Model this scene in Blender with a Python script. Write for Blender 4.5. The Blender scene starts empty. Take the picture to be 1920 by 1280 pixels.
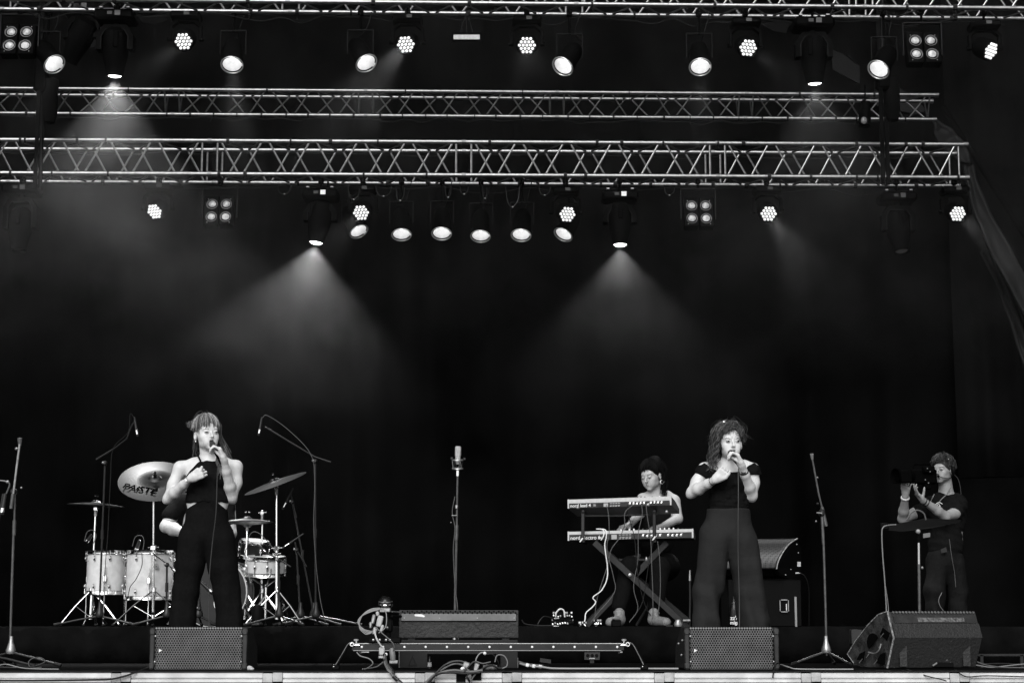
import bpy, math, random
import numpy as np
from mathutils import Vector, Matrix, Quaternion
random.seed(7); np.random.seed(7)
SC = bpy.context.scene
COL = SC.collection
R = math.radians

# ------------------------------------------------------------------ camera
F_PX, CAM_Z = 3400.0, 0.27
PITCH = math.atan(532/F_PX)
cd = bpy.data.cameras.new('camera'); cam = bpy.data.objects.new('camera', cd); COL.objects.link(cam)
cam.location = (0, 0, CAM_Z); cam.rotation_euler = (R(90)+PITCH, 0, 0)
cd.sensor_width = 36; cd.lens = F_PX/1920*36; cd.clip_end = 2000; cd.clip_start = .1
SC.camera = cam

def W(x, y, D):
    """world point whose picture position is (x,y) (1920x1280) at depth D"""
    a = (x-960)/F_PX; b = (640-y)/F_PX
    c, s = math.cos(PITCH), math.sin(PITCH)
    t = D/(c-b*s)
    return Vector((a*t, D, CAM_Z+(s+b*c)*t))
def PX(p):
    c, s = math.cos(PITCH), math.sin(PITCH)
    z = p[2]-CAM_Z
    f = p[1]*c+z*s; u = -p[1]*s+z*c
    return 960+F_PX*p[0]/f, 640-F_PX*u/f
def GX(x, D, z=0.0):
    """point on a horizontal level z at picture column x and depth D"""
    c, s = math.cos(PITCH), math.sin(PITCH)
    f = D*c+(z-CAM_Z)*s
    return Vector(((x-960)/F_PX*f, D, z))

# ------------------------------------------------------------------ light, sky, exposure
SUN_EL, SUN_AZ = 35, 10            # in front of the stage, a little to the left of the camera
w = bpy.data.worlds.new('World'); SC.world = w; w.use_nodes = True
nt = w.node_tree; nt.nodes.clear()
sky = nt.nodes.new('ShaderNodeTexSky'); sky.sky_type = 'NISHITA'; sky.sun_disc = False
sky.sun_elevation = R(SUN_EL); sky.sun_rotation = R(180+SUN_AZ)
bw = nt.nodes.new('ShaderNodeRGBToBW'); bg = nt.nodes.new('ShaderNodeBackground'); out = nt.nodes.new('ShaderNodeOutputWorld')
bg.inputs['Strength'].default_value = 0.11
nt.links.new(sky.outputs[0], bw.inputs[0]); nt.links.new(bw.outputs[0], bg.inputs[0]); nt.links.new(bg.outputs[0], out.inputs[0])
sd = bpy.data.lights.new('sun', 'SUN'); sd.energy = 1.5; sd.angle = R(42); sd.color = (1, 1, 1)
sun = bpy.data.objects.new('sun', sd); COL.objects.link(sun)
sdir = Vector((math.sin(R(SUN_AZ))*math.cos(R(SUN_EL)), math.cos(R(SUN_AZ))*math.cos(R(SUN_EL)), -math.sin(R(SUN_EL))))
sun.rotation_euler = sdir.to_track_quat('-Z', 'Y').to_euler(); sun.location = (-4, -10, 12)
SC.view_settings.view_transform = 'Standard'; SC.view_settings.look = 'None'
SC.view_settings.exposure = 1.0; SC.view_settings.gamma = 1
SC.cycles.use_denoising = True
SC.cycles.max_bounces = 5; SC.cycles.diffuse_bounces = 2; SC.cycles.glossy_bounces = 2
SC.cycles.volume_bounces = 0; SC.cycles.transmission_bounces = 4
SC.cycles.caustics_reflective = False; SC.cycles.caustics_refractive = False
SC.cycles.sample_clamp_indirect = 2.0
SC.cycles.volume_step_rate = 3.0; SC.cycles.volume_max_steps = 64

# ------------------------------------------------------------------ materials
MATS = {}
def mat(name, v, rough=.5, metal=0, spec=.5, bump=None, var=None, emit=0, sheen=0, alpha=None):
    if name in MATS: return MATS[name]
    if v < .06 and 'hair' not in name and 'brow' not in name: v *= .5; spec *= .55
    m = bpy.data.materials.new(name); m.use_nodes = True; n = m.node_tree; b = n.nodes['Principled BSDF']
    b.inputs['Base Color'].default_value = (v, v, v, 1); b.inputs['Roughness'].default_value = rough
    b.inputs['Metallic'].default_value = metal; b.inputs['Specular IOR Level'].default_value = spec
    tc = None
    def coord():
        nonlocal tc
        if tc is None: tc = n.nodes.new('ShaderNodeTexCoord')
        return tc.outputs['Object']
    if var:
        sc, am = var
        nz = n.nodes.new('ShaderNodeTexNoise'); nz.inputs['Scale'].default_value = sc; nz.inputs['Detail'].default_value = 6
        cr = n.nodes.new('ShaderNodeMapRange'); cr.inputs['From Min'].default_value = .3; cr.inputs['From Max'].default_value = .7
        cr.inputs['To Min'].default_value = v*(1-am); cr.inputs['To Max'].default_value = v*(1+am)
        n.links.new(coord(), nz.inputs['Vector']); n.links.new(nz.outputs['Fac'], cr.inputs['Value']); n.links.new(cr.outputs[0], b.inputs['Base Color'])
        rr = n.nodes.new('ShaderNodeMapRange'); rr.inputs['To Min'].default_value = max(0, rough-.12); rr.inputs['To Max'].default_value = min(1, rough+.12)
        n.links.new(nz.outputs['Fac'], rr.inputs['Value']); n.links.new(rr.outputs[0], b.inputs['Roughness'])
    if bump:
        sc, st = bump
        nb = n.nodes.new('ShaderNodeTexNoise'); nb.inputs['Scale'].default_value = sc; nb.inputs['Detail'].default_value = 4
        bp = n.nodes.new('ShaderNodeBump'); bp.inputs['Strength'].default_value = st; bp.inputs['Distance'].default_value = .01
        n.links.new(coord(), nb.inputs['Vector']); n.links.new(nb.outputs['Fac'], bp.inputs['Height']); n.links.new(bp.outputs[0], b.inputs['Normal'])
    if emit:
        b.inputs['Emission Color'].default_value = (1, 1, 1, 1); b.inputs['Emission Strength'].default_value = emit
    if sheen: b.inputs['Sheen Weight'].default_value = sheen
    if alpha is not None: b.inputs['Alpha'].default_value = alpha
    MATS[name] = m; return m

BLACK = mat('black_paint', .012, .55, spec=.3, var=(18, .5), bump=(60, .2))
BLACKG = mat('black_gloss', .010, .25, spec=.5, var=(30, .3))
CLOTHB = mat('black_cloth', .006, .95, spec=.05, bump=(9, .5), var=(3, .6))
DRAPE = mat('drape_cloth', .0045, .95, spec=.03, var=(.7, .8), bump=(3, .4))
ALU = mat('aluminium', .30, .36, metal=1, var=(25, .25), bump=(90, .08))
ALUD = mat('dull_aluminium', .20, .45, metal=1, var=(25, .3))
CHROME = mat('chrome', .8, .16, metal=1, var=(40, .12))
STEEL = mat('grey_steel', .30, .4, metal=.8, var=(40, .3))
DARKST = mat('dark_steel', .06, .4, metal=.3, var=(40, .4))
WHITE = mat('white_plastic', .65, .45, var=(40, .12))
SKIN = mat('skin', .52, .5, spec=.35, var=(30, .07), bump=(160, .06))
SKIN2 = mat('skin_tan', .40, .5, spec=.35, var=(30, .08), bump=(160, .06))
HAIRLL = mat('hair_light', .26, .55, spec=.3, var=(60, .4))
HAIRML = mat('hair_brown_light', .10, .55, spec=.3, var=(60, .4))
HAIRL = mat('hair_fair', .11, .55, spec=.3, var=(60, .5))
HAIRM = mat('hair_brown', .035, .55, spec=.3, var=(60, .5))
HAIRD = mat('hair_dark', .0035, .7, spec=.06, var=(60, .5))
LIPS = mat('lips', .12, .4)
LIPSN = mat('pale_lips', .22, .4)
EYEW = mat('eye_white', .26, .35)
IRIS = mat('iris', .03, .25)
BROW = mat('brow', .09, .7)
BROWD = mat('dark_brow', .03, .7)
TOPB = mat('black_jersey', .009, .9, spec=.12, bump=(16, .9), var=(60, .35))
PANTB = mat('black_crepe', .0075, .9, spec=.12, bump=(12, 1.0), var=(60, .35))
PANTG = mat('charcoal_crepe', .032, .9, spec=.15, bump=(12, 1.0), var=(4, .12))
RUBBER = mat('rubber', .012, .6, spec=.4)

# ------------------------------------------------------------------ mesh helpers
ROOT = {}
def rootloc(o):
    while o is not None:
        if o.name in ROOT: return ROOT[o.name]
        o = o.parent
    return Vector((0, 0, 0))

def tag(o, label=None, cat=None, group=None, kind=None):
    if label: o['label'] = label
    if cat: o['category'] = cat
    if group: o['group'] = group
    if kind: o['kind'] = kind
    return o
def thing(name, label, cat, loc=(0, 0, 0), group=None, kind=None):
    o = bpy.data.objects.new(name, None); COL.objects.link(o); o.location = loc
    ROOT[o.name] = Vector(loc)
    return tag(o, label, cat, group, kind)

def frames(pts):
    n = len(pts); T = []
    for i in range(n):
        a = pts[max(0, i-1)]; b = pts[min(n-1, i+1)]
        d = (b-a); T.append(d.normalized() if d.length > 1e-9 else Vector((0, 0, 1)))
    up = Vector((0, 0, 1)) if abs(T[0].z) < .9 else Vector((1, 0, 0))
    X = T[0].cross(up).normalized(); out = []
    for i in range(n):
        if i:
            X = (X - T[i]*X.dot(T[i]))
            X = X.normalized() if X.length > 1e-6 else T[i].orthogonal().normalized()
        out.append((X, T[i].cross(X).normalized(), T[i]))
    return out
def smooth(pts, n=6):
    P = [Vector(p) for p in pts]
    if len(P) < 3: return P
    Q = [P[0]*2-P[1]]+P+[P[-1]*2-P[-2]]; out = []
    for i in range(1, len(Q)-2):
        for k in range(n):
            t = k/n; a, b, c, d = Q[i-1], Q[i], Q[i+1], Q[i+2]
            out.append(.5*((2*b)+(c-a)*t+(2*a-5*b+4*c-d)*t*t+(3*b-a-3*c+d)*t**3))
    out.append(P[-1]); return out

class MB:
    def __init__(s): s.v = []; s.f = []
    def add(s, vs, fs):
        n = len(s.v); s.v += [tuple(v) for v in vs]; s.f += [tuple(i+n for i in f) for f in fs]; return s
    def box(s, c, d, rot=None, ch=0.0):
        c = Vector(c); hx, hy, hz = d[0]/2, d[1]/2, d[2]/2
        if ch <= 0:
            vs = [Vector((x*hx, y*hy, z*hz)) for x in (-1, 1) for y in (-1, 1) for z in (-1, 1)]
            fs = [(0, 1, 3, 2), (4, 6, 7, 5), (0, 4, 5, 1), (2, 3, 7, 6), (0, 2, 6, 4), (1, 5, 7, 3)]
        else:
            import itertools
            vs = []; idx = {}
            for sx, sy, sz in itertools.product((-1, 1), repeat=3):
                for ax in range(3):
                    p = [sx*(hx-ch), sy*(hy-ch), sz*(hz-ch)]
                    p[ax] = (sx*hx, sy*hy, sz*hz)[ax]
                    idx[(sx, sy, sz, ax)] = len(vs); vs.append(Vector(p))
            fs = []
            for ax in range(3):
                o1, o2 = [(1, 2), (2, 0), (0, 1)][ax]
                for sg in (-1, 1):
                    q = []
                    for a, b in ((-1, -1), (1, -1), (1, 1), (-1, 1)):
                        k = [0, 0, 0]; k[ax] = sg; k[o1] = a; k[o2] = b; q.append(idx[(k[0], k[1], k[2], ax)])
                    fs.append(tuple(q if sg > 0 else q[::-1]))
            for ax in range(3):
                o1, o2 = [(1, 2), (2, 0), (0, 1)][ax]
                for a in (-1, 1):
                    for b in (-1, 1):
                        k0 = [0, 0, 0]; k0[ax] = -1; k0[o1] = a; k0[o2] = b; k1 = list(k0); k1[ax] = 1
                        q = [idx[(*k0, o1)], idx[(*k1, o1)], idx[(*k1, o2)], idx[(*k0, o2)]]
                        fs.append(tuple(q if a*b < 0 else q[::-1]))
            for k in itertools.product((-1, 1), repeat=3):
                q = [idx[(*k, 0)], idx[(*k, 1)], idx[(*k, 2)]]
                fs.append(tuple(q if k[0]*k[1]*k[2] > 0 else q[::-1]))
        if rot is not None: vs = [rot@v for v in vs]
        return s.add([v+c for v in vs], fs)
    def tube(s, pts, r, seg=8, closed=False, cap=True):
        pts = [Vector(p) for p in pts]
        rr = r if isinstance(r, (list, tuple)) else [r]*len(pts)
        fr = frames(pts); vs = []; fs = []; n = len(pts)
        for p, (X, Y, T), q in zip(pts, fr, rr):
            for k in range(seg):
                a = 2*math.pi*k/seg; vs.append(p+(X*math.cos(a)+Y*math.sin(a))*q)
        m = n if closed else n-1
        for i in range(m):
            for k in range(seg):
                a = i*seg+k; b = i*seg+(k+1) % seg; j = (i+1) % n
                fs.append((a, b, j*seg+(k+1) % seg, j*seg+k))
        if cap and not closed:
            fs.append(tuple(range(seg))[::-1]); fs.append(tuple((n-1)*seg+k for k in range(seg)))
        return s.add(vs, fs)
    def lathe(s, prof, o=(0, 0, 0), d=(0, 0, 1), seg=24, xs=1.0, cap=True):
        """prof: (r, h) list along axis d from point o"""
        o = Vector(o); q = Vector(d).normalized().to_track_quat('Z', 'Y'); vs = []; fs = []
        for r, h in prof:
            for k in range(seg):
                a = 2*math.pi*k/seg; vs.append(o+q@Vector((r*xs*math.cos(a), r*math.sin(a), h)))
        for i in range(len(prof)-1):
            for k in range(seg):
                k2 = (k+1) % seg; fs.append((i*seg+k, i*seg+k2, (i+1)*seg+k2, (i+1)*seg+k))
        if cap and prof[0][0] > 1e-6: fs.append(tuple(range(seg))[::-1])
        if cap and prof[-1][0] > 1e-6: fs.append(tuple((len(prof)-1)*seg+k for k in range(seg)))
        return s.add(vs, fs)
    def ball(s, c, r, seg=12, rings=8, sc=(1, 1, 1), rot=None):
        vs = []; fs = []
        for i in range(rings+1):
            th = math.pi*i/rings
            for k in range(seg):
                a = 2*math.pi*k/seg
                v = Vector((math.sin(th)*math.cos(a)*r*sc[0], math.sin(th)*math.sin(a)*r*sc[1], math.cos(th)*r*sc[2]))
                vs.append((rot@v if rot is not None else v)+Vector(c))
        for i in range(rings):
            for k in range(seg):
                k2 = (k+1) % seg; fs.append((i*seg+k, (i+1)*seg+k, (i+1)*seg+k2, i*seg+k2))
        return s.add(vs, fs)
    def ring(s, c, axis, R_, r, seg=28, ts=6, a0=0, a1=2*math.pi):
        q = Vector(axis).normalized().to_track_quat('Z', 'Y'); full = abs(a1-a0-2*math.pi) < 1e-6
        n = seg if full else seg+1
        pts = [Vector(c)+q@Vector((R_*math.cos(a0+(a1-a0)*k/seg), R_*math.sin(a0+(a1-a0)*k/seg), 0)) for k in range(n)]
        return s.tube(pts, r, ts, closed=full)
    def prism(s, poly, off):
        """poly: list of 3-D points of one face; off: extrusion vector"""
        n = len(poly); off = Vector(off); vs = [Vector(p) for p in poly]+[Vector(p)+off for p in poly]
        fs = [tuple(range(n))[::-1], tuple(range(n, 2*n))]+[(k, (k+1) % n, n+(k+1) % n, n+k) for k in range(n)]
        return s.add(vs, fs)
    def build(s, name, m, parent=None, at=None, sm=True, bev=0):
        me = bpy.data.meshes.new(name)
        off = rootloc(parent) if parent is not None else Vector((0, 0, 0))
        if at is not None: off = off*0
        me.from_pydata([(v[0]-off.x, v[1]-off.y, v[2]-off.z) for v in s.v], [], s.f)
        me.validate(); 
        import bmesh
        bm = bmesh.new(); bm.from_mesh(me); bmesh.ops.recalc_face_normals(bm, faces=bm.faces[:]); bm.to_mesh(me); bm.free()
        if m: me.materials.append(m)
        if sm:
            me.shade_smooth()
            try: me.set_sharp_from_angle(angle=R(38))
            except Exception: pass
        o = bpy.data.objects.new(name, me); COL.objects.link(o); o.parent = parent
        if at is not None: o.location = at
        if bev:
            b = o.modifiers.new('bevel', 'BEVEL'); b.width = bev; b.segments = 2; b.limit_method = 'ANGLE'
        return o

def tubeobj(name, m, parent, pts, r, seg=8, sm_n=0):
    return MB().tube(smooth(pts, sm_n) if sm_n else pts, r, seg).build(name, m, parent)
KIDS = {}
def copy_tree(o, parent=None):
    c = o.copy(); COL.objects.link(c); c.parent = parent
    for ch in o.children: copy_tree(ch, c)
    return c
def kid(o, name):
    for c in o.children:
        if c.name.split('.')[0] == name: return c
def lettering(body, size, m, parent, loc, rot, extrude=.0008, align='LEFT', sx=1, bold=0):
    c = bpy.data.curves.new('lettering', 'FONT'); c.body = body; c.size = size; c.extrude = extrude; c.align_x = align; c.offset = bold
    c.materials.append(m); c.resolution_u = 4
    o = bpy.data.objects.new('lettering', c); COL.objects.link(o); o.parent = parent
    o.location = Vector(loc)-rootloc(parent); o.rotation_euler = rot; o.scale = (sx, 1, 1)
    me = bpy.data.meshes.new_from_object(o); me.materials.clear(); me.materials.append(m); o2 = bpy.data.objects.new('lettering', me); COL.objects.link(o2); o2.parent = parent
    o2.location = o.location; o2.rotation_euler = o.rotation_euler; o2.scale = o.scale; bpy.data.objects.remove(o); return o2
INK = mat('white_ink', .7, .5)
INKD = mat('dark_ink', .004, 1, spec=0)

# ------------------------------------------------------------------ implicit surfaces for bodies, clothes
class Field:
    def __init__(s, h=.004): s.ops = []; s.h = h; s.post = []
    def cap(s, a, b, ra, rb=None, k=.02, sub=False, only=None):
        s.ops.append(('c', Vector(a), Vector(b), ra, ra if rb is None else rb, k, sub)); return s
    def chain(s, pts, rs, k=.02):
        for i in range(len(pts)-1): s.cap(pts[i], pts[i+1], rs[i], rs[i+1], k)
        return s
    def ell(s, c, r, M=None, k=.02, sub=False):
        s.ops.append(('e', Vector(c), Vector(r), M, None, k, sub)); return s
    def bake(s, name, m, parent, smooth_it=None):
        h = s.h; smooth_it = smooth_it or (4 if h >= .005 else 1); lo = np.full(3, 1e9); hi = -lo
        for o in s.ops:
            if o[6]: continue
            if o[0] == 'c':
                r = max(o[3], o[4]); P = np.array([list(o[1]), list(o[2])]); lo = np.minimum(lo, P.min(0)-r); hi = np.maximum(hi, P.max(0)+r)
            else:
                r = max(o[2]); c = np.array(list(o[1])); lo = np.minimum(lo, c-r); hi = np.maximum(hi, c+r)
        lo -= 4*h; hi += 4*h
        n = np.ceil((hi-lo)/h).astype(int)+1
        G = [(lo[i]+h*np.arange(n[i])).astype(np.float32) for i in range(3)]
        F = np.full(n, .5, np.float32)
        for o in s.ops:
            k = o[5]; mg = k*1.2+3*h
            if o[0] == 'c':
                r = max(o[3], o[4]); P = np.array([list(o[1]), list(o[2])]); a, b = P.min(0)-r-mg, P.max(0)+r+mg
            else:
                r = max(o[2]); c = np.array(list(o[1])); a, b = c-r-mg, c+r+mg
            i0 = np.clip(((a-lo)/h).astype(int), 0, n); i1 = np.clip(((b-lo)/h).astype(int)+1, 0, n)
            if (i1 <= i0).any(): continue
            X = G[0][i0[0]:i1[0], None, None]; Y = G[1][None, i0[1]:i1[1], None]; Z = G[2][None, None, i0[2]:i1[2]]
            if o[0] == 'c':
                A, B = o[1], o[2]; d = B-A; L2 = max(d.length_squared, 1e-9)
                t = np.clip(((X-A.x)*d.x+(Y-A.y)*d.y+(Z-A.z)*d.z)/L2, 0, 1)
                D = np.sqrt((X-A.x-t*d.x)**2+(Y-A.y-t*d.y)**2+(Z-A.z-t*d.z)**2)-(o[3]+(o[4]-o[3])*t)
            else:
                c, rr, M = o[1], o[2], o[3]
                x, y, z = X-c.x, Y-c.y, Z-c.z
                if M is not None:
                    Mi = M.transposed()
                    x, y, z = [Mi[q][0]*x+Mi[q][1]*y+Mi[q][2]*z for q in range(3)]
                k0 = np.sqrt((x/rr.x)**2+(y/rr.y)**2+(z/rr.z)**2); k1 = np.sqrt((x/rr.x**2)**2+(y/rr.y**2)**2+(z/rr.z**2)**2)+1e-6
                D = k0*(k0-1)/k1
            sl = (slice(i0[0], i1[0]), slice(i0[1], i1[1]), slice(i0[2], i1[2]))
            f = F[sl]
            if o[6]:
                D = -D; hh = np.clip(.5-.5*(f-D)/k, 0, 1) if k > 0 else (D > f)
                F[sl] = f*(1-hh)+D*hh+k*hh*(1-hh)
            else:
                hh = np.clip(.5+.5*(D-f)/k, 0, 1)
                F[sl] = D*(1-hh)+f*hh-k*hh*(1-hh)
        X = G[0][:, None, None]; Y = G[1][None, :, None]; Z = G[2][None, None, :]
        for fn in s.post: F = fn(X, Y, Z, F)
        F[0] = F[-1] = .1; F[:, 0] = F[:, -1] = .1; F[:, :, 0] = F[:, :, -1] = .1
        ins = F < 0
        cs = [ins[a:n[0]-1+a, b:n[1]-1+b, c:n[2]-1+c] for a in (0, 1) for b in (0, 1) for c in (0, 1)]
        anyv = cs[0].copy(); allv = cs[0].copy()
        for q in cs[1:]: anyv |= q; allv &= q
        mask = anyv & ~allv
        idx = np.argwhere(mask)
        if len(idx) == 0: return None
        pos = np.zeros((len(idx), 3)); cnt = np.zeros(len(idx))
        cor = [(a, b, c) for a in (0, 1) for b in (0, 1) for c in (0, 1)]
        for i, c0 in enumerate(cor):
            for c1 in cor[i+1:]:
                if sum(abs(p-q) for p, q in zip(c0, c1)) != 1: continue
                v0 = F[idx[:, 0]+c0[0], idx[:, 1]+c0[1], idx[:, 2]+c0[2]]; v1 = F[idx[:, 0]+c1[0], idx[:, 1]+c1[1], idx[:, 2]+c1[2]]
                cr = (v0 < 0) != (v1 < 0); t = np.where(cr, v0/np.where(v0 == v1, 1, v0-v1), 0)
                p = np.array(c0)[None, :]+t[:, None]*(np.array(c1)-np.array(c0))[None, :]
                pos += p*cr[:, None]; cnt += cr
        V = lo+h*(idx+pos/cnt[:, None])
        idm = np.full(mask.shape, -1); idm[mask] = np.arange(len(idx))
        quads = []
        for ax in range(3):
            o1, o2 = [(1, 2), (2, 0), (0, 1)][ax]
            s0 = [slice(1, n[i]-1) for i in range(3)]; s1 = list(s0); s1[ax] = slice(2, n[ax])
            a = ins[tuple(s0)]; b = ins[tuple(s1)]
            for flip, mk in ((False, a & ~b), (True, ~a & b)):
                e = np.argwhere(mk)+1
                if len(e) == 0: continue
                def cell(d1, d2):
                    q = e.copy(); q[:, o1] -= d1; q[:, o2] -= d2; return idm[q[:, 0], q[:, 1], q[:, 2]]
                Q = np.stack([cell(1, 1), cell(0, 1), cell(0, 0), cell(1, 0)], 1)
                quads.append(Q[:, ::-1] if flip else Q)
        Q = np.concatenate(quads); Q = Q[(Q >= 0).all(1)]
        # light relaxing of the vertices
        for _ in range(smooth_it):
            S = np.zeros_like(V); C = np.zeros(len(V))
            for a, b in ((0, 1), (1, 2), (2, 3), (3, 0)):
                np.add.at(S, Q[:, a], V[Q[:, b]]); np.add.at(C, Q[:, a], 1); np.add.at(S, Q[:, b], V[Q[:, a]]); np.add.at(C, Q[:, b], 1)
            V = V*.5+.5*S/np.maximum(C, 1)[:, None]
        off = rootloc(parent); V = V-np.array([off.x, off.y, off.z])
        me = bpy.data.meshes.new(name)
        me.vertices.add(len(V)); me.vertices.foreach_set('co', V.astype(np.float32).ravel())
        me.loops.add(len(Q)*4); me.loops.foreach_set('vertex_index', Q.astype(np.int32).ravel())
        me.polygons.add(len(Q)); me.polygons.foreach_set('loop_start', np.arange(0, len(Q)*4, 4, dtype=np.int32))
        try: me.polygons.foreach_set('loop_total', np.full(len(Q), 4, np.int32))
        except Exception: pass
        me.update(calc_edges=True); me.validate(); me.shade_smooth(); me.materials.append(m)
        o = bpy.data.objects.new(name, me); COL.objects.link(o); o.parent = parent
        return o

def clip_z(pts, keep_below=True, soft=1.0):
    """cut a garment with a hem line given as (x, z) points"""
    xs = [p[0] for p in pts]; zs = [p[1] for p in pts]
    def fn(X, Y, Z, F):
        f = np.interp(X, xs, zs).astype(np.float32)
        g = (Z-f) if keep_below else (f-Z)
        return np.maximum(F, g*soft)
    return fn
def folds(amp, kx, kz, ph=0, z0=None, z1=None):
    def fn(X, Y, Z, F):
        g = np.sin(kx*(X+.35*Y)+kz*Z+ph+1.7*np.sin(5*Z+3*X))*np.sin(kx*.37*X-kz*.6*Z+ph*2)
        w_ = amp
        if z0 is not None: w_ = amp*np.clip((z0-Z)/(z0-z1), 0, 1)
        return F+w_*g
    return fn

# ------------------------------------------------------------------ setting
EDGE = 11.0; RISER_D0 = 13.5; RZ = 0.262
FLOORM = mat('deck_black', .004, .9, spec=.06, var=(2.5, .7), bump=(30, .3))
GROUND = mat('ground_grass', .07, .95, var=(.8, .5), bump=(6, .5))
g = MB().box((0, 60, -1.25), (900, 900, .1)).build('ground', GROUND); tag(g, kind='structure')
deck = MB().box((0, 17.0, -.04), (17, 12.0-.02, .08)).build('stage_deck', FLOORM); tag(deck, kind='structure')
under = MB().box((0, EDGE+.4, -.66), (17, .04, 1.1)).build('stage_skirting_wall', CLOTHB); tag(under, kind='structure')
# bright aluminium edge: segments with paired joint plates
EDGEM = mat('edge_profile', .50, .5, metal=.15, var=(7, .22), bump=(25, .15))
PLATE = mat('edge_plate', .33, .6, metal=.2, var=(12, .3), bump=(40, .2))
se = thing('stage_edge', 'long pale metal edge profile running along the front of the stage floor', 'stage edge', (0, EDGE, 0))
joints = [-52, 228, 512, 797, 960, 1245, 1520, 1798, 2080]
lx = -60
px2m = lambda x: GX(x, EDGE-.02, -.03).x
for a, b in zip(joints[:-1], joints[1:]):
    xa, xb = px2m(a+19), px2m(b-19)
    m = MB()
    m.prism([(xa, EDGE-.012, -.004), (xa, EDGE-.034, -.008), (xa, EDGE-.034, -.036), (xa, EDGE-.022, -.038), (xa, EDGE-.022, -.045),
             (xa, EDGE-.038, -.047), (xa, EDGE-.038, -.063), (xa, EDGE-.012, -.066)], (xb-xa, 0, 0))
    m.build('edge_profile', EDGEM, se, sm=False)
for b in joints[1:-1]:
    for s_ in (-1, 1):
        x0 = px2m(b+s_*9.2)
        MB().box((x0, EDGE-.026, -.035+.002*s_), (.058, .03, .054), ch=.002).build('joint_plate', PLATE, se)
MB().box((0, EDGE-.02, .0015), (17, .05, .005)).build('edge_trim', BLACK, se)
MB().box((0, EDGE+.02, -.12), (17, .03, .09)).build('lower_beam', BLACK, se)

# riser
rs = thing('riser', 'low black riser platform along the back of the stage under drums and keyboards', 'riser', (-1.3, 15.4, 0))
MB().box((-1.4, 15.42, RZ-.02), (11.6, 3.8, .04)).build('platform_top', FLOORM, rs)
sk = MB(); n = 240; x0, x1 = -7.2, 4.4-.02; vs = []; 
for i in range(n+1):
    x = x0+(x1-x0)*i/n
    yy = RISER_D0+.012*math.sin(x*23)+.01*math.sin(x*9+1)+.006*math.sin(x*51)
    vs += [(x, RISER_D0+.004*math.sin(x*13), RZ-.001), (x, yy-.004, RZ*.5), (x, yy-.01, .004)]
sk.add(vs, [(3*i+j, 3*i+j+1, 3*i+j+4, 3*i+j+3) for i in range(n) for j in (0, 1)])
SKIRT = mat('skirt_cloth', .005, .95, spec=.08, bump=(14, .7), var=(6, .6))
o = sk.build('skirt', SKIRT, rs); o.modifiers.new('s', 'SOLIDIFY').thickness = .004

# backdrop with folds, side curtains, roof
def curtain(p0, p1, z0, z1, amp, freq, n, seed=0):
    m = MB(); p0 = Vector(p0); p1 = Vector(p1); d = p1-p0; L = d.length; d.normalize(); nn = Vector((-d.y, d.x)); rows = 7
    for i in range(n+1):
        s_ = L*i/n
        f = math.sin(s_*freq+1.3*math.sin(s_*1.1+seed))+.4*math.sin(s_*freq*2.3+seed)
        for j in range(rows):
            t = j/(rows-1); a = amp*(.55+.45*t+.12*math.sin(3*t+s_+seed))*f
            p = p0+d*s_+nn*a; m.add([(p.x, p.y, z1+(z0-z1)*t)], [])
    m.f = [(i*rows+j, (i+1)*rows+j, (i+1)*rows+j+1, i*rows+j+1) for i in range(n) for j in range(rows-1)]
    return m
bd = curtain((-8, 21.6), (8, 21.6), 0.001, 8.9, .09, 5.5, 520).build('backdrop', DRAPE); tag(bd, kind='structure'); bd.modifiers.new('s', 'SOLIDIFY').thickness = .01
GREYDR = mat('grey_drape', .007, .9, spec=.1, var=(1.2, .6), bump=(3, .4))
cu = thing('side_curtain', 'dark grey pleated side curtain hanging behind the camera operator', 'curtain', (4.75, 20.0, 0))
curtain((5.15, 20.9), (7.6, 20.3), 1.95, 8.8, .05, 11, 220, 2).build('fabric', GREYDR, cu).modifiers.new('s', 'SOLIDIFY').thickness = .01
MB().tube([(5.1, 20.9, 8.82), (7.7, 20.25, 8.82)], .025).build('curtain_rail', DARKST, cu)
c2 = curtain((5.1, 20.75), (7.6, 20.1), 0.001, 1.93, .03, 7, 120, 4).build('lower_curtain', DRAPE, cu); c2.modifiers.new('s', 'SOLIDIFY').thickness = .01
lw = thing('side_curtain', 'unseen black side curtain added to keep the left of the stage dark', 'curtain', (-8, 18, 0))  # out of view, added to shut daylight out from the left
curtain((-7.9, 12.5), (-7.9, 21.6), 0.001, 8.9, .06, 6, 150, 1).build('fabric', DRAPE, lw).modifiers.new('s', 'SOLIDIFY').thickness = .01
rw = thing('side_curtain', 'unseen black side curtain added to keep the right of the stage dark', 'curtain', (8, 18, 0))  # added beyond the frame to block sky light from the right
curtain((7.9, 12.5), (7.9, 21.6), 0.001, 8.9, .06, 6, 150, 3).build('fabric', DRAPE, rw).modifiers.new('s', 'SOLIDIFY').thickness = .01
rf = MB().box((0, 18.1, 9.0), (16.4, 7.4, .05)).build('roof', DRAPE); tag(rf, kind='structure')  # unseen slab blocking the sky, front edge set back so sun reaches the trusses

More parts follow.
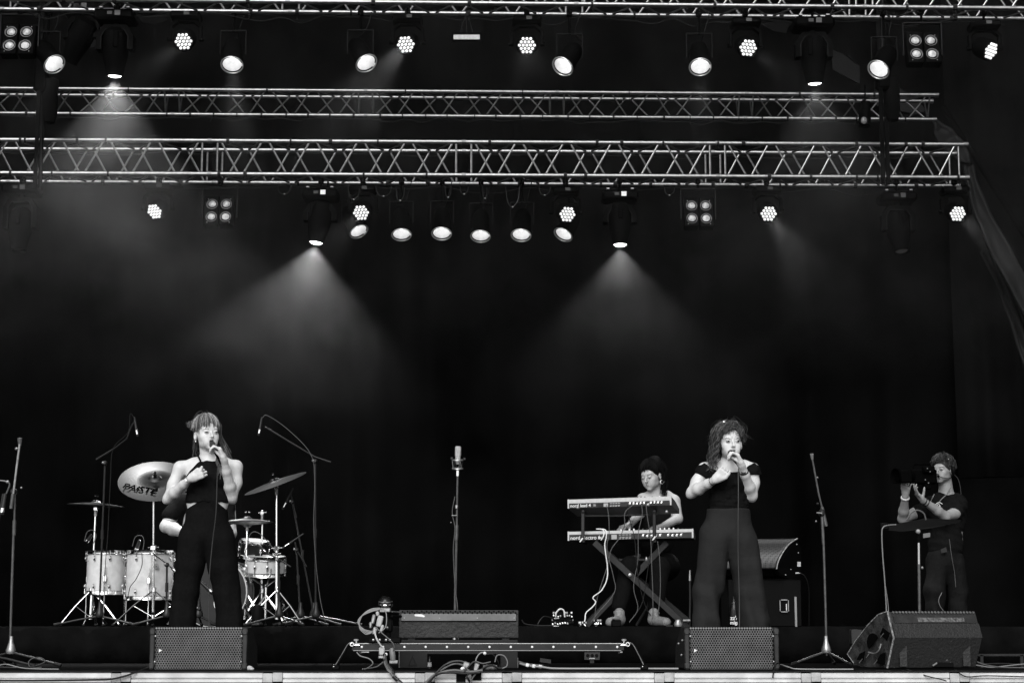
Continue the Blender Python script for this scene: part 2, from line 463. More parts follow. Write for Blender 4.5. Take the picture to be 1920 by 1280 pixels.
# leaning roof leg with grey tarpaulin on the right
TARP = mat('grey_tarp', .022, .7, spec=.3, var=(2, .4), bump=(5, .5))
tp = thing('roof_tarpaulin', 'grey tarpaulin strip slanting down the right side of the stage roof', 'tarpaulin', (5.3, 19.8, 0))
def strip(pts, m_, name, thick=.03):
    """pts: rows of (xl, xr, y, D)"""
    m = MB(); rr = []
    for (xl, xr, y, D) in pts: rr.append((W(xl, y, D), W(xr, y, D)))
    L = smooth([a for a, b in rr], 6); Rr = smooth([b for a, b in rr], 6); k = 7; n = len(L)
    for i in range(n):
        for j in range(k):
            t = j/(k-1); p = L[i].lerp(Rr[i], t); p.y += .05*math.sin(t*math.pi)+.015*math.sin(i*.9+t*5); m.add([p], [])
    m.f = [(i*k+j, (i+1)*k+j, (i+1)*k+j+1, i*k+j+1) for i in range(n-1) for j in range(k-1)]
    o = m.build(name, m_, tp); o.modifiers.new('s', 'SOLIDIFY').thickness = thick; return o
strip([(1812, 1822, 310, 19.6), (1822, 1842, 370, 19.6), (1846, 1880, 440, 19.6), (1885, 1925, 520, 19.6), (1930, 1975, 600, 19.6)], TARP, 'sheet')
strip([(1842, 1850, 470, 19.9), (1875, 1886, 540, 19.9), (1900, 1912, 610, 19.9), (1925, 1938, 690, 19.9)], TARP, 'seam_strip')
strip([(1748, 1752, 222, 19.7), (1750, 1782, 240, 19.7), (1752, 1800, 258, 19.7), (1768, 1815, 280, 19.7), (1800, 1822, 305, 19.7)], TARP, 'flap')
tp2 = thing('roof_tarpaulin', 'crumpled grey tarpaulin corner between the top and back trusses at right', 'tarpaulin', (4, 20, 5))
def patch(root, poly, D, m_):
    m = MB(); m.prism([W(x, y, D+.05*math.sin(x*.13)) for x, y in poly], (0, .02, 0)); m.build('sheet', m_, root)
patch(tp2, [(1560, 92), (1582, 100), (1612, 124), (1612, 158), (1590, 146), (1562, 130)], 20.2, TARP)
patch(tp2, [(1424, 44), (1462, 40), (1480, 46), (1474, 62), (1450, 58)], 20.2, TARP)
patch(tp2, [(1640, 152), (1682, 160), (1715, 186), (1738, 206), (1722, 214), (1688, 208), (1640, 196)], 20.2, TARP)
tp3 = thing('roof_tarpaulin', 'crumpled grey tarpaulin showing under the top truss at left', 'tarpaulin', (-4, 20, 5))
patch(tp3, [(262, 32), (300, 28), (316, 38), (290, 46), (266, 42)], 20.2, TARP)
patch(tp3, [(140, 20), (182, 18), (188, 36), (178, 88), (160, 92), (148, 60)], 20.2, TARP)
for k, (a, b) in enumerate([((1762, 196), (1935, 470)), ((1740, 210), (1935, 560)), ((1800, 240), (1935, 430)), ((1850, 452), (1935, 640))]):
    pass
sp = thing('slanting_tubes', 'pair of dark slanting roof tubes at the right edge of the stage', 'roof tubes', W(1935, 640, 20))
for a, b in (((1768, 200), (1945, 480)), ((1852, 455), (1945, 655))):
    MB().tube([W(*a, 20.1), W(*b, 20.1)], .03, 10).build('tube', CLOTHB, sp)

# ------------------------------------------------------------------ trusses
def along(B, u, x):
    lo, hi = -12., 12.
    for _ in range(40):
        m = (lo+hi)/2
        if PX(B+u*m)[0] < x: lo = m
        else: hi = m
    return (lo+hi)/2
def cyl_between(me_cache, key, a, b, r, name, m, parent, off, seg=8):
    """brace pieces share one mesh per key (same length)"""
    d = b-a; L = d.length
    if key not in me_cache:
        o = MB().tube([(0, 0, 0), (0, 0, L/2), (0, 0, L)], r, seg).build(name, m, None); me_cache[key] = o.data
    else:
        o = bpy.data.objects.new(name, me_cache[key]); COL.objects.link(o)
    o.parent = parent; o.location = a-off; o.rotation_mode = 'QUATERNION'
    o.rotation_quaternion = d.normalized().to_track_quat('Z', 'Y'); return o
TRUSS = {}
def truss(label, D, ytop, ybot, depth, yaw, joints, period, tri=False, r=.0235, rb=.0095, gap=28, ends=False, seedz=1):
    zt = W(960, ytop, D).z; zb = W(960, ybot, D).z
    u = Vector((math.cos(R(yaw)), math.sin(R(yaw)), 0)); v = Vector((-u.y, u.x, 0))
    B = Vector((W(960, (ytop+ybot)/2, D).x, D, 0)); BT = B.copy(); BT.z = zt
    root = thing('lighting_truss', label, 'truss', B+Vector((0, 0, zb)), 'horizontal lighting trusses'); off = rootloc(root)
    cache = {}
    S = [along(Vector((B.x, B.y, (zt+zb)/2)), u, j) for j in joints]
    H = zt-zb
    def pt(s_, face, top):   # face 0 front,1 back
        if tri and not top: return B+u*s_+v*(depth/2)+Vector((0, 0, zb))
        return B+u*s_+v*(depth*face)+Vector((0, 0, zt if top else zb))
    sides = [(0, 1), (1, 1), (0, 0)]+([] if tri else [(1, 0)])
    for i in range(len(S)-1):
        g_ = .075
        a, b = S[i]+.0, S[i+1]-.0
        for (fc, tp_) in sides:
            MB().tube([pt(a+.012, fc, tp_), pt((a+b)/2, fc, tp_), pt(b-.012, fc, tp_)], r, 12).build('chord', ALU, root)
            MB().tube([pt(b-.02, fc, tp_), pt(b+.02, fc, tp_)], r*1.22, 12).build('coupler', ALUD, root)
        a2, b2 = a+g_, b-g_; npd = max(1, round((b2-a2)/period)); P = (b2-a2)/npd
        for e in (a2, b2):
            for fc in (0, 1):
                cyl_between(cache, 'v%d' % (tri*1), pt(e, fc, False), pt(e, fc, True), rb*1.1, 'brace', ALU, root, off)
        kk = 0
        for k in range(npd):
            q = a2+k*P
            jt = lambda: random.uniform(-.004, .004)
            # front face V, back face inverted V, bottom face, top face
            for (x0, t0, x1, t1, fc) in ((q+.03, True, q+P/2-.02, False, 0), (q+P-.03, True, q+P/2+.02, False, 0),
                                         (q+.02, False, q+P/2-.03, True, 1), (q+P-.02, False, q+P/2+.03, True, 1)):
                cyl_between(cache, ('d', i), pt(x0, fc, t0), pt(x1, fc, t1), rb, 'brace', ALU, root, off)
            for tp_ in ((True,) if tri else (True, False)):
                for s0, s1 in ((q+.03, q+P/2-.02), (q+P-.03, q+P/2+.02)):
                    cyl_between(cache, ('h', i), pt(s0, 0, tp_), pt(s1, 1, tp_), rb*.9, 'brace', ALUD, root, off)
    TRUSS[label[:5]] = (B, u, v, zt, zb)
    root['z'] = zb
    return dict(root=root, B=B, u=u, v=v, zt=zt, zb=zb, pt=pt, S=S)
T1 = truss('tall box truss across the middle of the picture carrying the lower row of lamps', 17.4, 267, 329, .35, 1.1,
           [-560, -84, 393, 869.5, 1345.5, 1812], .5, r=.024, rb=.0105)
T2 = truss('slim triangular truss with no lamps, behind and above the tall box truss', 18.9, 172.5, 213, .24, 1.4,
           [-760, -400, -42, 321, 685, 1045, 1400, 1757], .5, tri=True, r=.023, rb=.0085)
T0 = truss('top truss at the upper edge of the picture carrying the upper row of lamps', 15.5, -52, 7, .28, 1.6,
           [-560, -10, 540, 1080, 1620, 2160], .5, r=.022, rb=.0095)
# black straps, ties and cable runs on the chords
def straps(T, xs, top, face, rr=.031, wl=.03):
    for x in xs:
        s_ = along(Vector((T['B'].x, T['B'].y, T['zb'])), T['u'], x); p = T['pt'](s_, face, top)
        wv = wl*random.uniform(.5, 1.3)
        MB().tube([p-T['u']*wv/2, p+T['u']*wv/2], rr*random.uniform(.92, 1.15), 8).build('tie', RUBBER, T['root'])
        if random.random() < .6:
            q = p+Vector((random.uniform(-.01, .01), -.02, -rr))
            MB().tube([q, q+Vector((random.uniform(-.03, .03), 0, -random.uniform(.02, .06)))], .004, 5).build('tie_tail', RUBBER, T['root'])
straps(T1, [36, 45, 143, 197, 426, 544, 619, 708, 918, 1120, 1166, 1244, 1347, 1395, 1607, 1700, 1732], True, 0)
straps(T1, [20, 98, 203, 411, 460, 682, 800, 1060, 1098, 1442, 1520, 1606, 1645, 1796], False, 0)
straps(T1, [60, 180, 330, 553, 610, 724, 800, 974, 1065, 1131, 1158, 1226, 1345, 1409, 1473, 1617, 1733], False, 1)
straps(T2, [45, 128, 310, 354, 398, 442, 488, 535, 576, 617, 662, 686, 712, 754, 798, 838, 890, 930, 976, 1018, 1066, 1107, 1152, 1196, 1247, 1296, 1340, 1388, 1432, 1480, 1524, 1571, 1610, 1702], False, 0, .029, .02)
straps(T2, [80, 240, 500, 760, 980, 1180, 1500, 1640], True, 0, .027, .02)
straps(T0, [120, 215, 465, 700, 880, 1110, 1340, 1560, 1700, 1790], False, 0)
straps(T0, [60, 465, 552, 655, 760, 880, 988, 1195, 1475, 1568, 1806], False, 1)
# cables lying along the trusses
def run_cable(T, xa, xb, face, top, label, n=26, sag=.05, r=.006):
    pts = []
    for i in range(n+1):
        s_ = along(Vector((T['B'].x, T['B'].y, T['zb'])), T['u'], xa+(xb-xa)*i/n); p = T['pt'](s_, face, top)
        pts.append(p+Vector((0, -.012 if face == 0 else .0, (-r-.022)-abs(math.sin(i*1.9))*sag*random.random())))
    tag(MB().tube(smooth(pts, 3), r, 5).build('power_cable', RUBBER), label, 'cable', 'cables tied along the trusses')
run_cable(T1, -60, 1800, 1, True, 'thin black cable tied along the back upper tube of the tall box truss')
run_cable(T1, 260, 1730, 1, False, 'thin black cable sagging under the lower back tube of the tall box truss', sag=.09)
run_cable(T2, -60, 1700, 0, False, 'thin black cable looped along the bottom tube of the slim truss', n=60, sag=.06)
run_cable(T0, 40, 1900, 1, False, 'thin black cable sagging under the lower back tube of the top truss', n=50, sag=.09)

# ------------------------------------------------------------------ lamps
LENS = mat('lit_lens', .8, .3, emit=2.2)
REFL = mat('lit_reflector', .6, .35, emit=.17, var=(14, .3))
BULB = mat('lit_bulb', .8, .3, emit=1.6)
HEADL = mat('lit_head_lens', .8, .3, emit=5)
LEDM = mat('lit_led', .5, .3, emit=.42)
GLOW = mat('work_light_panel', .22, .4, emit=.06, var=(40, .3))
BLINDL = mat('blinder_reflector', .20, .35, metal=.4, emit=.012, bump=(120, .25), var=(60, .4))
FIXB = mat('fixture_black', .0018, .7, spec=.05, var=(20, .4))
FIXG = mat('fixture_edge_grey', .009, .5, spec=.2)
DISP = mat('display_panel', .5, .4, emit=.12)

PEARL = mat('pearl_bulb', .25, .25, emit=.05)
npl = PEARL.node_tree; lw_ = npl.nodes.new('ShaderNodeTexNoise'); lw_.inputs['Scale'].default_value = 28; tcp = npl.nodes.new('ShaderNodeTexCoord'); mrp = npl.nodes.new('ShaderNodeMapRange')
mrp.inputs['From Min'].default_value = .4; mrp.inputs['From Max'].default_value = .62; mrp.inputs['To Min'].default_value = .015; mrp.inputs['To Max'].default_value = .16
npl.links.new(tcp.outputs['Object'], lw_.inputs['Vector']); npl.links.new(lw_.outputs['Fac'], mrp.inputs['Value']); npl.links.new(mrp.outputs[0], npl.nodes['Principled BSDF'].inputs['Emission Strength'])   # patchy faint emission given to the bulb by noise
def orient(o, d):
    o.rotation_mode = 'QUATERNION'; o.rotation_quaternion = Vector(d).normalized().to_track_quat('-Z', 'Y')
def spot(parent, loc, d, energy, angle, blend=.5, size=.03):
    L = bpy.data.lights.new('lamp', 'SPOT'); L.energy = energy*3.2; L.spot_size = R(angle); L.spot_blend = blend; L.shadow_soft_size = size
    o = bpy.data.objects.new('lamp', L); COL.objects.link(o); o.location = loc
    o.rotation_euler = Vector(d).normalized().to_track_quat('-Z', 'Y').to_euler(); return o

def hanger(root, top, T, xo=0):
    """clamp and drop rod between a lamp's pivot bracket (top) and the tube it hangs from"""
    zb = T['zb']-.02
    if zb-top.z > .015:
        MB().tube([top, (top.x, top.y, zb)], .012, 8).build('drop_rod', FIXB, root)
    m = MB(); m.box((top.x, top.y, zb+.01), (.05, .06, .06), ch=.006); m.ring((top.x, top.y, zb+.025), (1, 0, 0), .032, .008, 14, 5); m.build('clamp', FIXB, root)

PROTO = {}
def par_head(root, pivot, d, lit=1.0):
    q = 'par'
    if q not in PROTO:
        can = MB().lathe([(.012, .17), (.04, .165), (.075, .12), (.088, .05), (.09, -.1), (.104, -.11), (.104, -.155), (.0985, -.155), (.0985, -.115), (.084, -.10), (.082, .04), (.06, .09), (.02, .1)], seg=28, cap=False).build('can', FIXB)
        refl = MB().lathe([(.0945, -.150), (.086, -.115), (.066, -.075), (.034, -.05), (.004, -.045)], seg=28, cap=False).build('reflector', REFL, can)
        rim = MB().ring((0, 0, -.156), (0, 0, 1), .0985, .0055, 32, 6).build('rim', mat('lamp_rim', .45, .35, metal=.6), can)
        clip = MB(); 
        clip.ring((0, 0, -.147), (0, 0, 1), .0890, .0055, 30, 5, a0=R(15), a1=R(345))
        clip.build('clip_ring', FIXB, can)
        nr = REFL.node_tree; br_ = nr.nodes['Principled BSDF']; tr_ = nr.nodes.new('ShaderNodeTexCoord'); xr_ = nr.nodes.new('ShaderNodeSeparateXYZ'); gr_ = nr.nodes.new('ShaderNodeMapRange'); gr_.interpolation_type = 'SMOOTHSTEP'
        gr_.inputs['From Min'].default_value = -.15; gr_.inputs['From Max'].default_value = -.07; gr_.inputs['To Min'].default_value = .10; gr_.inputs['To Max'].default_value = .30
        nr.links.new(tr_.outputs['Object'], xr_.inputs[0]); nr.links.new(xr_.outputs[2], gr_.inputs['Value']); nr.links.new(gr_.outputs[0], br_.inputs['Emission Strength'])   # bulb light on the bowl put in as emission, strongest round the bulb
        bulb = MB().lathe([(.0, .03), (.012, .03), (.013, -.01), (.006, -.022), (0, -.024)], o=(0, 0, -.075), seg=12).build('bulb', BULB, can)
        PROTO[q] = can
        c = can
    else: c = copy_tree(PROTO[q])
    c.parent = root; c.location = pivot-rootloc(root); orient(c, d); return c
def led_head(root, pivot, d):
    if 'led' not in PROTO:
        h = MB().lathe([(.0, .13), (.06, .125), (.095, .09), (.11, .03), (.112, -.07), (.10, -.082), (.095, -.075), (.0, -.075)], seg=28).build('lamp_head', FIXB)
        cells = [(0, 0)]+[(math.cos(R(60*k))*.0385, math.sin(R(60*k))*.0385) for k in range(6)]
        for k in range(6):
            a = Vector((math.cos(R(60*k)), math.sin(R(60*k))))*.077; b = Vector((math.cos(R(60*k+60)), math.sin(R(60*k+60))))*.077
            cells += [tuple(a), tuple((a+b)/2)]
        base = None
        for (x, y) in cells:
            if base is None:
                base = MB().lathe([(0, -.0965), (.008, -.0955), (.0135, -.091), (.0155, -.083), (.0155, -.076)], seg=10).build('led_lens', LEDM, h); o = base
            else:
                o = bpy.data.objects.new('led_lens', base.data); COL.objects.link(o); o.parent = h
            o.location = (x, y, 0)
        PROTO['led'] = h; c = h
    else: c = copy_tree(PROTO['led'])
    c.scale = (.88, .88, .88)
    c.parent = root; c.location = pivot-rootloc(root); orient(c, d); return c
def yoke(root, pivot, w, top, name='yoke', m=None, t=.022, dep=.05, off=Vector((0, 0, 0))):
    """U bracket from the pivot sides up to the point above"""
    m_ = MB(); z0 = pivot.z; z1 = top.z
    for s_ in (-1, 1):
        m_.box((pivot.x+s_*w, pivot.y, (z0+z1-.04)/2-.01), (t, dep, z1-z0-.03), ch=.004)
        a = Vector((pivot.x+s_*w, pivot.y, z1-.05)); b = Vector((pivot.x+s_*w*.55, pivot.y, z1))
        m_.box((a+b)/2, ((b-a).length+.01, dep, t), rot=Matrix.Rotation(math.atan2(b.z-a.z, b.x-a.x)*-1, 3, 'Y'), ch=.003)
        m_.lathe([(.02, 0), (.02, .015), (.0, .016)], o=(pivot.x+s_*(w+t/2), pivot.y, pivot.z), d=(s_, 0, 0), seg=12)
    m_.box((pivot.x, pivot.y, z1), (w*1.15, dep, t), ch=.003)
    return m_.build(name, m or FIXB, root)

def par(label, x, y, T, D, d, power=0, ang=22):
    op = W(x, y, D); d = Vector(d).normalized(); pivot = op-d*.155
    top = Vector((pivot.x, pivot.y, min(pivot.z+.2, T['zb']-.03)))
    root = thing('par_can', label, 'stage lamp', top, 'open parabolic lamps on the trusses')
    par_head(root, pivot, d); 
    m_ = MB(); 
    for s_ in (-1, 1): m_.box((pivot.x+s_*.115, pivot.y, (pivot.z+top.z)/2), (.004, .03, top.z-pivot.z+.02))
    m_.box((top.x, top.y, top.z+.01), (.234, .03, .004)); m_.build('bracket', FIXG, root)
    hanger(root, top, T)
    # short tail lead
    tubeobj('lead', RUBBER, root, [pivot-d*.15, pivot-d*.2+Vector((.03, .02, .02)), top+Vector((.05, .02, .03)), Vector((top.x+.1, top.y, T['zb']))], .005, 6, 5)
    if power:
        o = spot(root, (0, 0, 0), d, power, ang, .6, .05); o.parent = root; o.location = op+d*.02-rootloc(root)
    return root
def led(label, x, y, T, D, d, power=0, ang=16):
    op = W(x, y, D); d = Vector(d).normalized(); pivot = op-d*.09
    top = Vector((pivot.x, pivot.y, min(pivot.z+.17, T['zb']-.06)))
    root = thing('wash_light', label, 'stage lamp', top, 'moving wash lamps with clustered lenses')
    led_head(root, pivot, d); yoke(root, pivot, .135, top, dep=.06, t=.03)
    m_ = MB().box((top.x, top.y, top.z+.04), (.27, .2, .07), ch=.02); m_.build('base', FIXB, root)
    MB().box((top.x+.02, top.y-.102, top.z+.045), (.05, .004, .03)).build('display', mat('display_dim', .05, .4), root)
    hanger(root, top+Vector((0, 0, .075)), T)
    if power:
        o = spot(root, (0, 0, 0), d, power, ang, .7, .05); o.parent = root; o.location = op+d*.03-rootloc(root)
    return root
def mover(label, x, yl, ybase, T, D, d, power=0, ang=60, lit=True, lens_m=None, disp=True):
    """big moving head: lens at (x, yl); base top at picture row ybase"""
    op = W(x, yl, D); d = Vector(d).normalized(); pivot = op-d*.30
    bz = W(x, ybase, D).z
    top = Vector((pivot.x, pivot.y, bz-.075))
    root = thing('moving_head_lamp', label, 'stage lamp', Vector((top.x, top.y, bz)), 'large moving head lamps')
    MB().box((top.x, top.y, bz-.02), (.36, .26, .1), ch=.025).build('base', FIXB, root)
    MB().box((top.x+.035, top.y-.1325, bz-.015), (.05, .004, .045)).build('display', DISP if disp else mat('display_dim', .05, .4), root)
    MB().box((top.x-.035, top.y-.1325, bz-.015), (.045, .003, .03)).build('button_panel', mat('button_panel', .03, .5), root)
    for s_ in (-1, 1):
        MB().box((top.x+s_*.12, top.y-.09, bz+.045), (.035, .04, .018), ch=.004).build('foot', ALUD, root)
    # yoke: one continuous bent arm with a grey edge
    m_ = MB(); hw = .165
    prof = [(-hw, pivot.z-.06), (-hw, top.z-.12), (-hw*.62, top.z-.025), (hw*.62, top.z-.025), (hw, top.z-.12), (hw, pivot.z-.06)]
    pin = [(-hw+.045, pivot.z-.06), (-hw+.045, top.z-.135), (-hw*.62+.02, top.z-.07), (hw*.62-.02, top.z-.07), (hw-.045, top.z-.135), (hw-.045, pivot.z-.06)]
    for i in range(5):
        q = [prof[i], prof[i+1], pin[i+1], pin[i]]
        m_.prism([Vector((top.x+a, top.y-.06, b)) for a, b in q], (0, .12, 0))
    m_.build('yoke', FIXB, root, sm=False)
    tubeobj('yoke_edge', FIXG, root, [Vector((top.x+a, top.y-.062, b)) for a, b in pin], .006, 6)
    MB().lathe([(.03, 0), (.03, .05)], o=(top.x, top.y, top.z-.035), seg=14).build('swivel', FIXB, root)
    h = MB().lathe([(0, .15), (.07, .145), (.105, .11), (.115, .02), (.112, -.1), (.09, -.2), (.078, -.27), (.082, -.29), (.074, -.292), (.068, -.27), (0, -.268)], seg=28)
    h.box((0, -.11, .03), (.05, .03, .16), ch=.01); h.box((0, .11, .03), (.05, .03, .16), ch=.01)
    h = h.build('lamp_head', FIXB, root, at=pivot-rootloc(root)); orient(h, d)
    ln = MB().lathe([(.067, -.275), (.05, -.290), (.02, -.298), (0, -.30)], seg=22).build('lens', lens_m or HEADL, h, at=(0, 0, 0))
    hanger(root, Vector((top.x, top.y, bz+.05)), T)
    if power:
        o = spot(root, (0, 0, 0), d, power, ang, .3, .035); o.parent = root; o.location = op+d*.012-rootloc(root)
    return root
def blinder(label, x, y, T, D):
    c = W(x, y, D)
    top = Vector((c.x, c.y, c.z+.26))
    root = thing('blinder_lamp', label, 'stage lamp', top, 'four lamp blinder boxes')
    q = Matrix.Rotation(R(-14), 3, 'X')
    for dx in (-1, 1):
        MB().box(c+Vector((dx*.078, .03, 0)), (.148, .10, .32), rot=q, ch=.008).build('lamp_module', FIXB, root)
        MB().box(c+q@Vector((dx*.078, -.022, 0)), (.15, .004, .324), rot=q).build('edge_frame', FIXG, root) if False else None
        for dz in (-1, 1):
            o = c+q@Vector((dx*.066*1.06, -.024, dz*.07)); ax = q@Vector((0, -1, 0))
            rr = MB().lathe([(.052, .006), (.046, -.006), (.03, -.02), (.01, -.026), (0, -.0262)], o=o, d=ax, seg=20, cap=False).build('reflector', BLINDL, root)
            MB().ring(o+ax*.006, ax, .053, .004, 24, 5).build('retaining_ring', DARKST, rr)
            MB().ball(o-ax*.006, .040, sc=(1, .35, 1.0)).build('bulb', PEARL, rr)
            MB().ball(c+q@Vector((dx*.11, -.024, dz*.128)), .005, 6, 4).build('screw', STEEL, root)
    m_ = MB()
    for s_ in (-1, 1): m_.box((c.x+s_*.172, c.y+.03, c.z+.1), (.008, .035, .3))
    m_.box((c.x, c.y+.03, c.z+.25), (.352, .035, .008)); m_.build('bracket', FIXG, root)
    hanger(root, Vector((top.x, top.y+.03, c.z+.255)), T)
    return root

# lower row, hung from the tall box truss
D1 = 17.55
def dn(x, z, y): return (x, y, z)
mover('unlit moving head lamp at the far left of the lower row', 35, 472, 352, T1, D1, (0.0, -.12, -1), lit=False, lens_m=mat('dark_lens', .05, .2), disp=False)
mover('lit moving head lamp of the lower row, left of the six open lamps', 592, 458, 362, T1, D1, (-.13, -.10, -1), 205, 98)
mover('lit moving head lamp of the lower row, right of the six open lamps', 1163, 462, 365, T1, D1, (.0, -.10, -1), 85, 92)
mover('unlit moving head lamp of the lower row hanging between two lit wash lamps', 1691, 474, 366, T1, D1, (.06, -.22, -1), lit=False, lens_m=mat('dim_lens', .08, .2, emit=.006), disp=False)  # lamp is off; its lens is lifted by a little emission
led('lower row wash lamp tilted left, first from the left beside a blinder', 288, 398, T1, D1, (-.45, -1, -.75), 9, 22)
led('lower row wash lamp above the leftmost of the six open lamps', 676, 400, T1, D1, (-.2, -1, -.55), 22, 20)
led('lower row wash lamp above the rightmost of the six open lamps', 1065, 403, T1, D1, (.28, -1, -.55), 0, 20)
led('lower row wash lamp right of the second blinder', 1442, 402, T1, D1, (.08, -1, -.6), 40, 20)
led('lower row wash lamp at the right end of the box truss', 1797, 402, T1, D1, (.14, -1, -.6), 24, 20)
blinder('dim four lamp blinder box between two lamps at the left of the lower row', 411, 397, T1, D1)
blinder('dim four lamp blinder box of the lower row, right of the second lit moving head', 1310, 400, T1, D1)
lowpar = [(673, 434, (.45, -.40, -.85), 'leftmost of the six open lamps in the lower row, turned right'),
          (753, 440, (.06, -.42, -.9), 'second of the six open lamps from the left, in the lower row'),
          (828, 438, (.0, -.46, -.88), 'third of the six open lamps from the left, brightest of the lower row'),
          (901, 443, (-.02, -.42, -.9), 'fourth of the six open lamps from the left, hanging lowest'),
          (977, 441, (-.06, -.44, -.88), 'fifth of the six open lamps from the left, in the lower row'),
          (1056, 440, (-.42, -.42, -.85), 'rightmost of the six open lamps in the lower row, turned left')]
for (x, y, d, l) in lowpar: par(l, x, y, T1, D1+(.32 if x in (673, 1056) else 0), d, 7 if x == 828 else (5 if x in (753, 901) else 0), 26)
# upper row, hung from the top truss
D0 = 15.65
blinder('dim four lamp blinder box at the far left of the upper row', 35, 76, T0, D0)
blinder('dim four lamp blinder box of the upper row, near the right edge', 1731, 92, T0, D0)
mover('lit moving head lamp of the upper row at left, throwing the widest beam', 215, 146, 32, T0, D0, (-.02, .1, -1), 175, 88, disp=False)
mover('lit moving head lamp of the upper row at right, with a faint beam', 1528, 160, 46, T0, D0, (.04, .1, -1), 34, 88, disp=False)
mover('unlit moving head lamp of the upper row, between blinder and lit moving head', 128, 118, 22, T0, D0+.3, (-.5, .3, -.9), lit=False, lens_m=mat('dark_lens', .05, .2), disp=False)
led('upper row wash lamp left of the second open lamp, first from the left', 343, 79, T0, D0, (-.12, -1, -.62), 14, 18)
led('upper row wash lamp left of the small work light', 760, 85, T0, D0, (-.2, -1, -.66), 60, 18)
led('upper row wash lamp right of the small work light, facing front', 988, 86, T0, D0, (.0, -1, -.5), 8, 18)
led('upper row wash lamp right of the fifth open lamp', 1404, 91, T0, D0, (.22, -1, -.6), 9, 18)
led('upper row wash lamp at the far right edge, turned sideways', 1861, 97, T0, D0, (.85, -.95, -.75), 0, 18)
for (x, y, d, pw, l) in [(102, 121, (.6, -.45, -.8), 30, 'leftmost open lamp of the upper row, turned right'),
                         (435, 122, (.04, -.5, -.84), 120, 'second open lamp of the upper row, with a broad beam below'),
                         (687, 119, (.42, -.48, -.82), 26, 'third open lamp of the upper row, turned right'),
                         (1055, 125, (-.45, -.55, -.8), 5, 'fourth open lamp of the upper row, turned left'),
                         (1313, 126, (-.02, -.55, -.82), 30, 'fifth open lamp of the upper row, facing front'),
                         (1647, 131, (-.5, -.5, -.8), 0, 'rightmost open lamp of the upper row, turned left')]:
    dd = Vector(d); o = par(l, x, y, T0, D0, d)
    if pw:
        bd_ = Vector({102: (-.35, -.1, -.8), 435: (.12, -.05, -1), 687: (-.45, -.1, -.8), 1055: (.45, -.1, -.8), 1313: (0, -.1, -1)}[x])
        sp_ = spot(o, (0, 0, 0), bd_, pw, 34, .8, .07); sp_.parent = o; sp_.location = W(x, y+8, D0)-rootloc(o)
# small work light
wl = thing('work_light', 'small bright rectangular work light hanging from the top truss', 'lamp', W(875, 50, D0))
c = W(875, 70, D0)
MB().box(c+Vector((0, .03, .01)), (.26, .05, .07), ch=.006).build('housing', FIXB, wl)
MB().box(c+Vector((0, -.001, 0)), (.235, .008, .042)).build('panel', GLOW, wl)
for s_ in (-1, 0, 1): MB().tube([c+Vector((s_*.06, .03, .04)), c+Vector((s_*.03, .03, .16)), Vector((c.x, c.y+.03, T0['zb']))], .004, 5).build('hanger', FIXG, wl)

# chain hoists crossing the trusses
def hoist(label, x, ya, yb, D, wpx=14):
    root = thing('chain_hoist', label, 'hoist', W(x, ya, D)); sc_ = .0052
    pts = [W(x, ya, D), W(x-1, (ya+yb)/2, D), W(x-2, yb, D)]
    MB().tube(pts, .012, 6).build('chain', RUBBER, root)
    a = W(x, ya+(yb-ya)*.45, D)
    MB().box(a, (.14, .12, .34), ch=.03).build('motor', FIXB, root)
    MB().lathe([(.02, .1), (.075, .08), (.07, -.25), (.05, -.34), (0, -.36)], o=a+Vector((.09, .02, -.12)), seg=14).build('chain_bag', CLOTHB, root)
    s2 = MB()
    for k in (-1, 1): s2.box(W(x+k*wpx*.32, (ya+yb)/2, D+.03*k), (.04, .02, (W(x, ya, D)-W(x, yb, D)).z), ch=.004)
    s2.build('sling', CLOTHB, root)
hoist('black chain hoist with slings crossing the trusses at left', 78, -30, 352, 16.9)
hoist('black chain hoist with slings crossing the trusses near the right end', 1655, -30, 345, 16.9)
for i, (x, y, w_, h_) in enumerate(((652, 352, 22, 22), (742, 356, 16, 20), (834, 352, 12, 18), (862, 350, 16, 14), (905, 356, 8, 16), (948, 354, 26, 34), (1010, 352, 22, 14), (704, 352, 30, 16), (1245, 352, 20, 14), (520, 352, 26, 12))):
    Dk = 17.5; cpts = [Q_(x, y-6, Dk) for Q_ in (W,)]+[W(x+w_*.15, y+h_*.7, Dk-.04), W(x+w_*.5, y+h_, Dk-.03), W(x+w_*.9, y+h_*.6, Dk), W(x+w_, y-4, Dk+.05)]
    cc_ = tag(MB().tube(smooth(cpts, 5), .005, 6).build('safety_cable', mat('wire_grey', .05, .4, metal=.5)), ['loose cable loop under the box truss left of the first open lamps', 'small cable loop above the second open lamp', 'small cable loop above the third open lamp', 'cable loop between the third and fourth open lamps', 'short cable loop above the fourth open lamp', 'longest cable loop hanging above the fifth open lamp', 'cable loop between the fifth and rightmost open lamps', 'wide shallow cable loop right of the wash lamp', 'cable loop right of the right lit moving head lamp', 'flat cable loop between blinder and left lit moving head lamp'][i], 'cable', 'loose cable loops under the box truss')
    MB().ball(cpts[2], .008, 8, 6, sc=(1.5, 1, 1)).build('connector', STEEL, cc_)
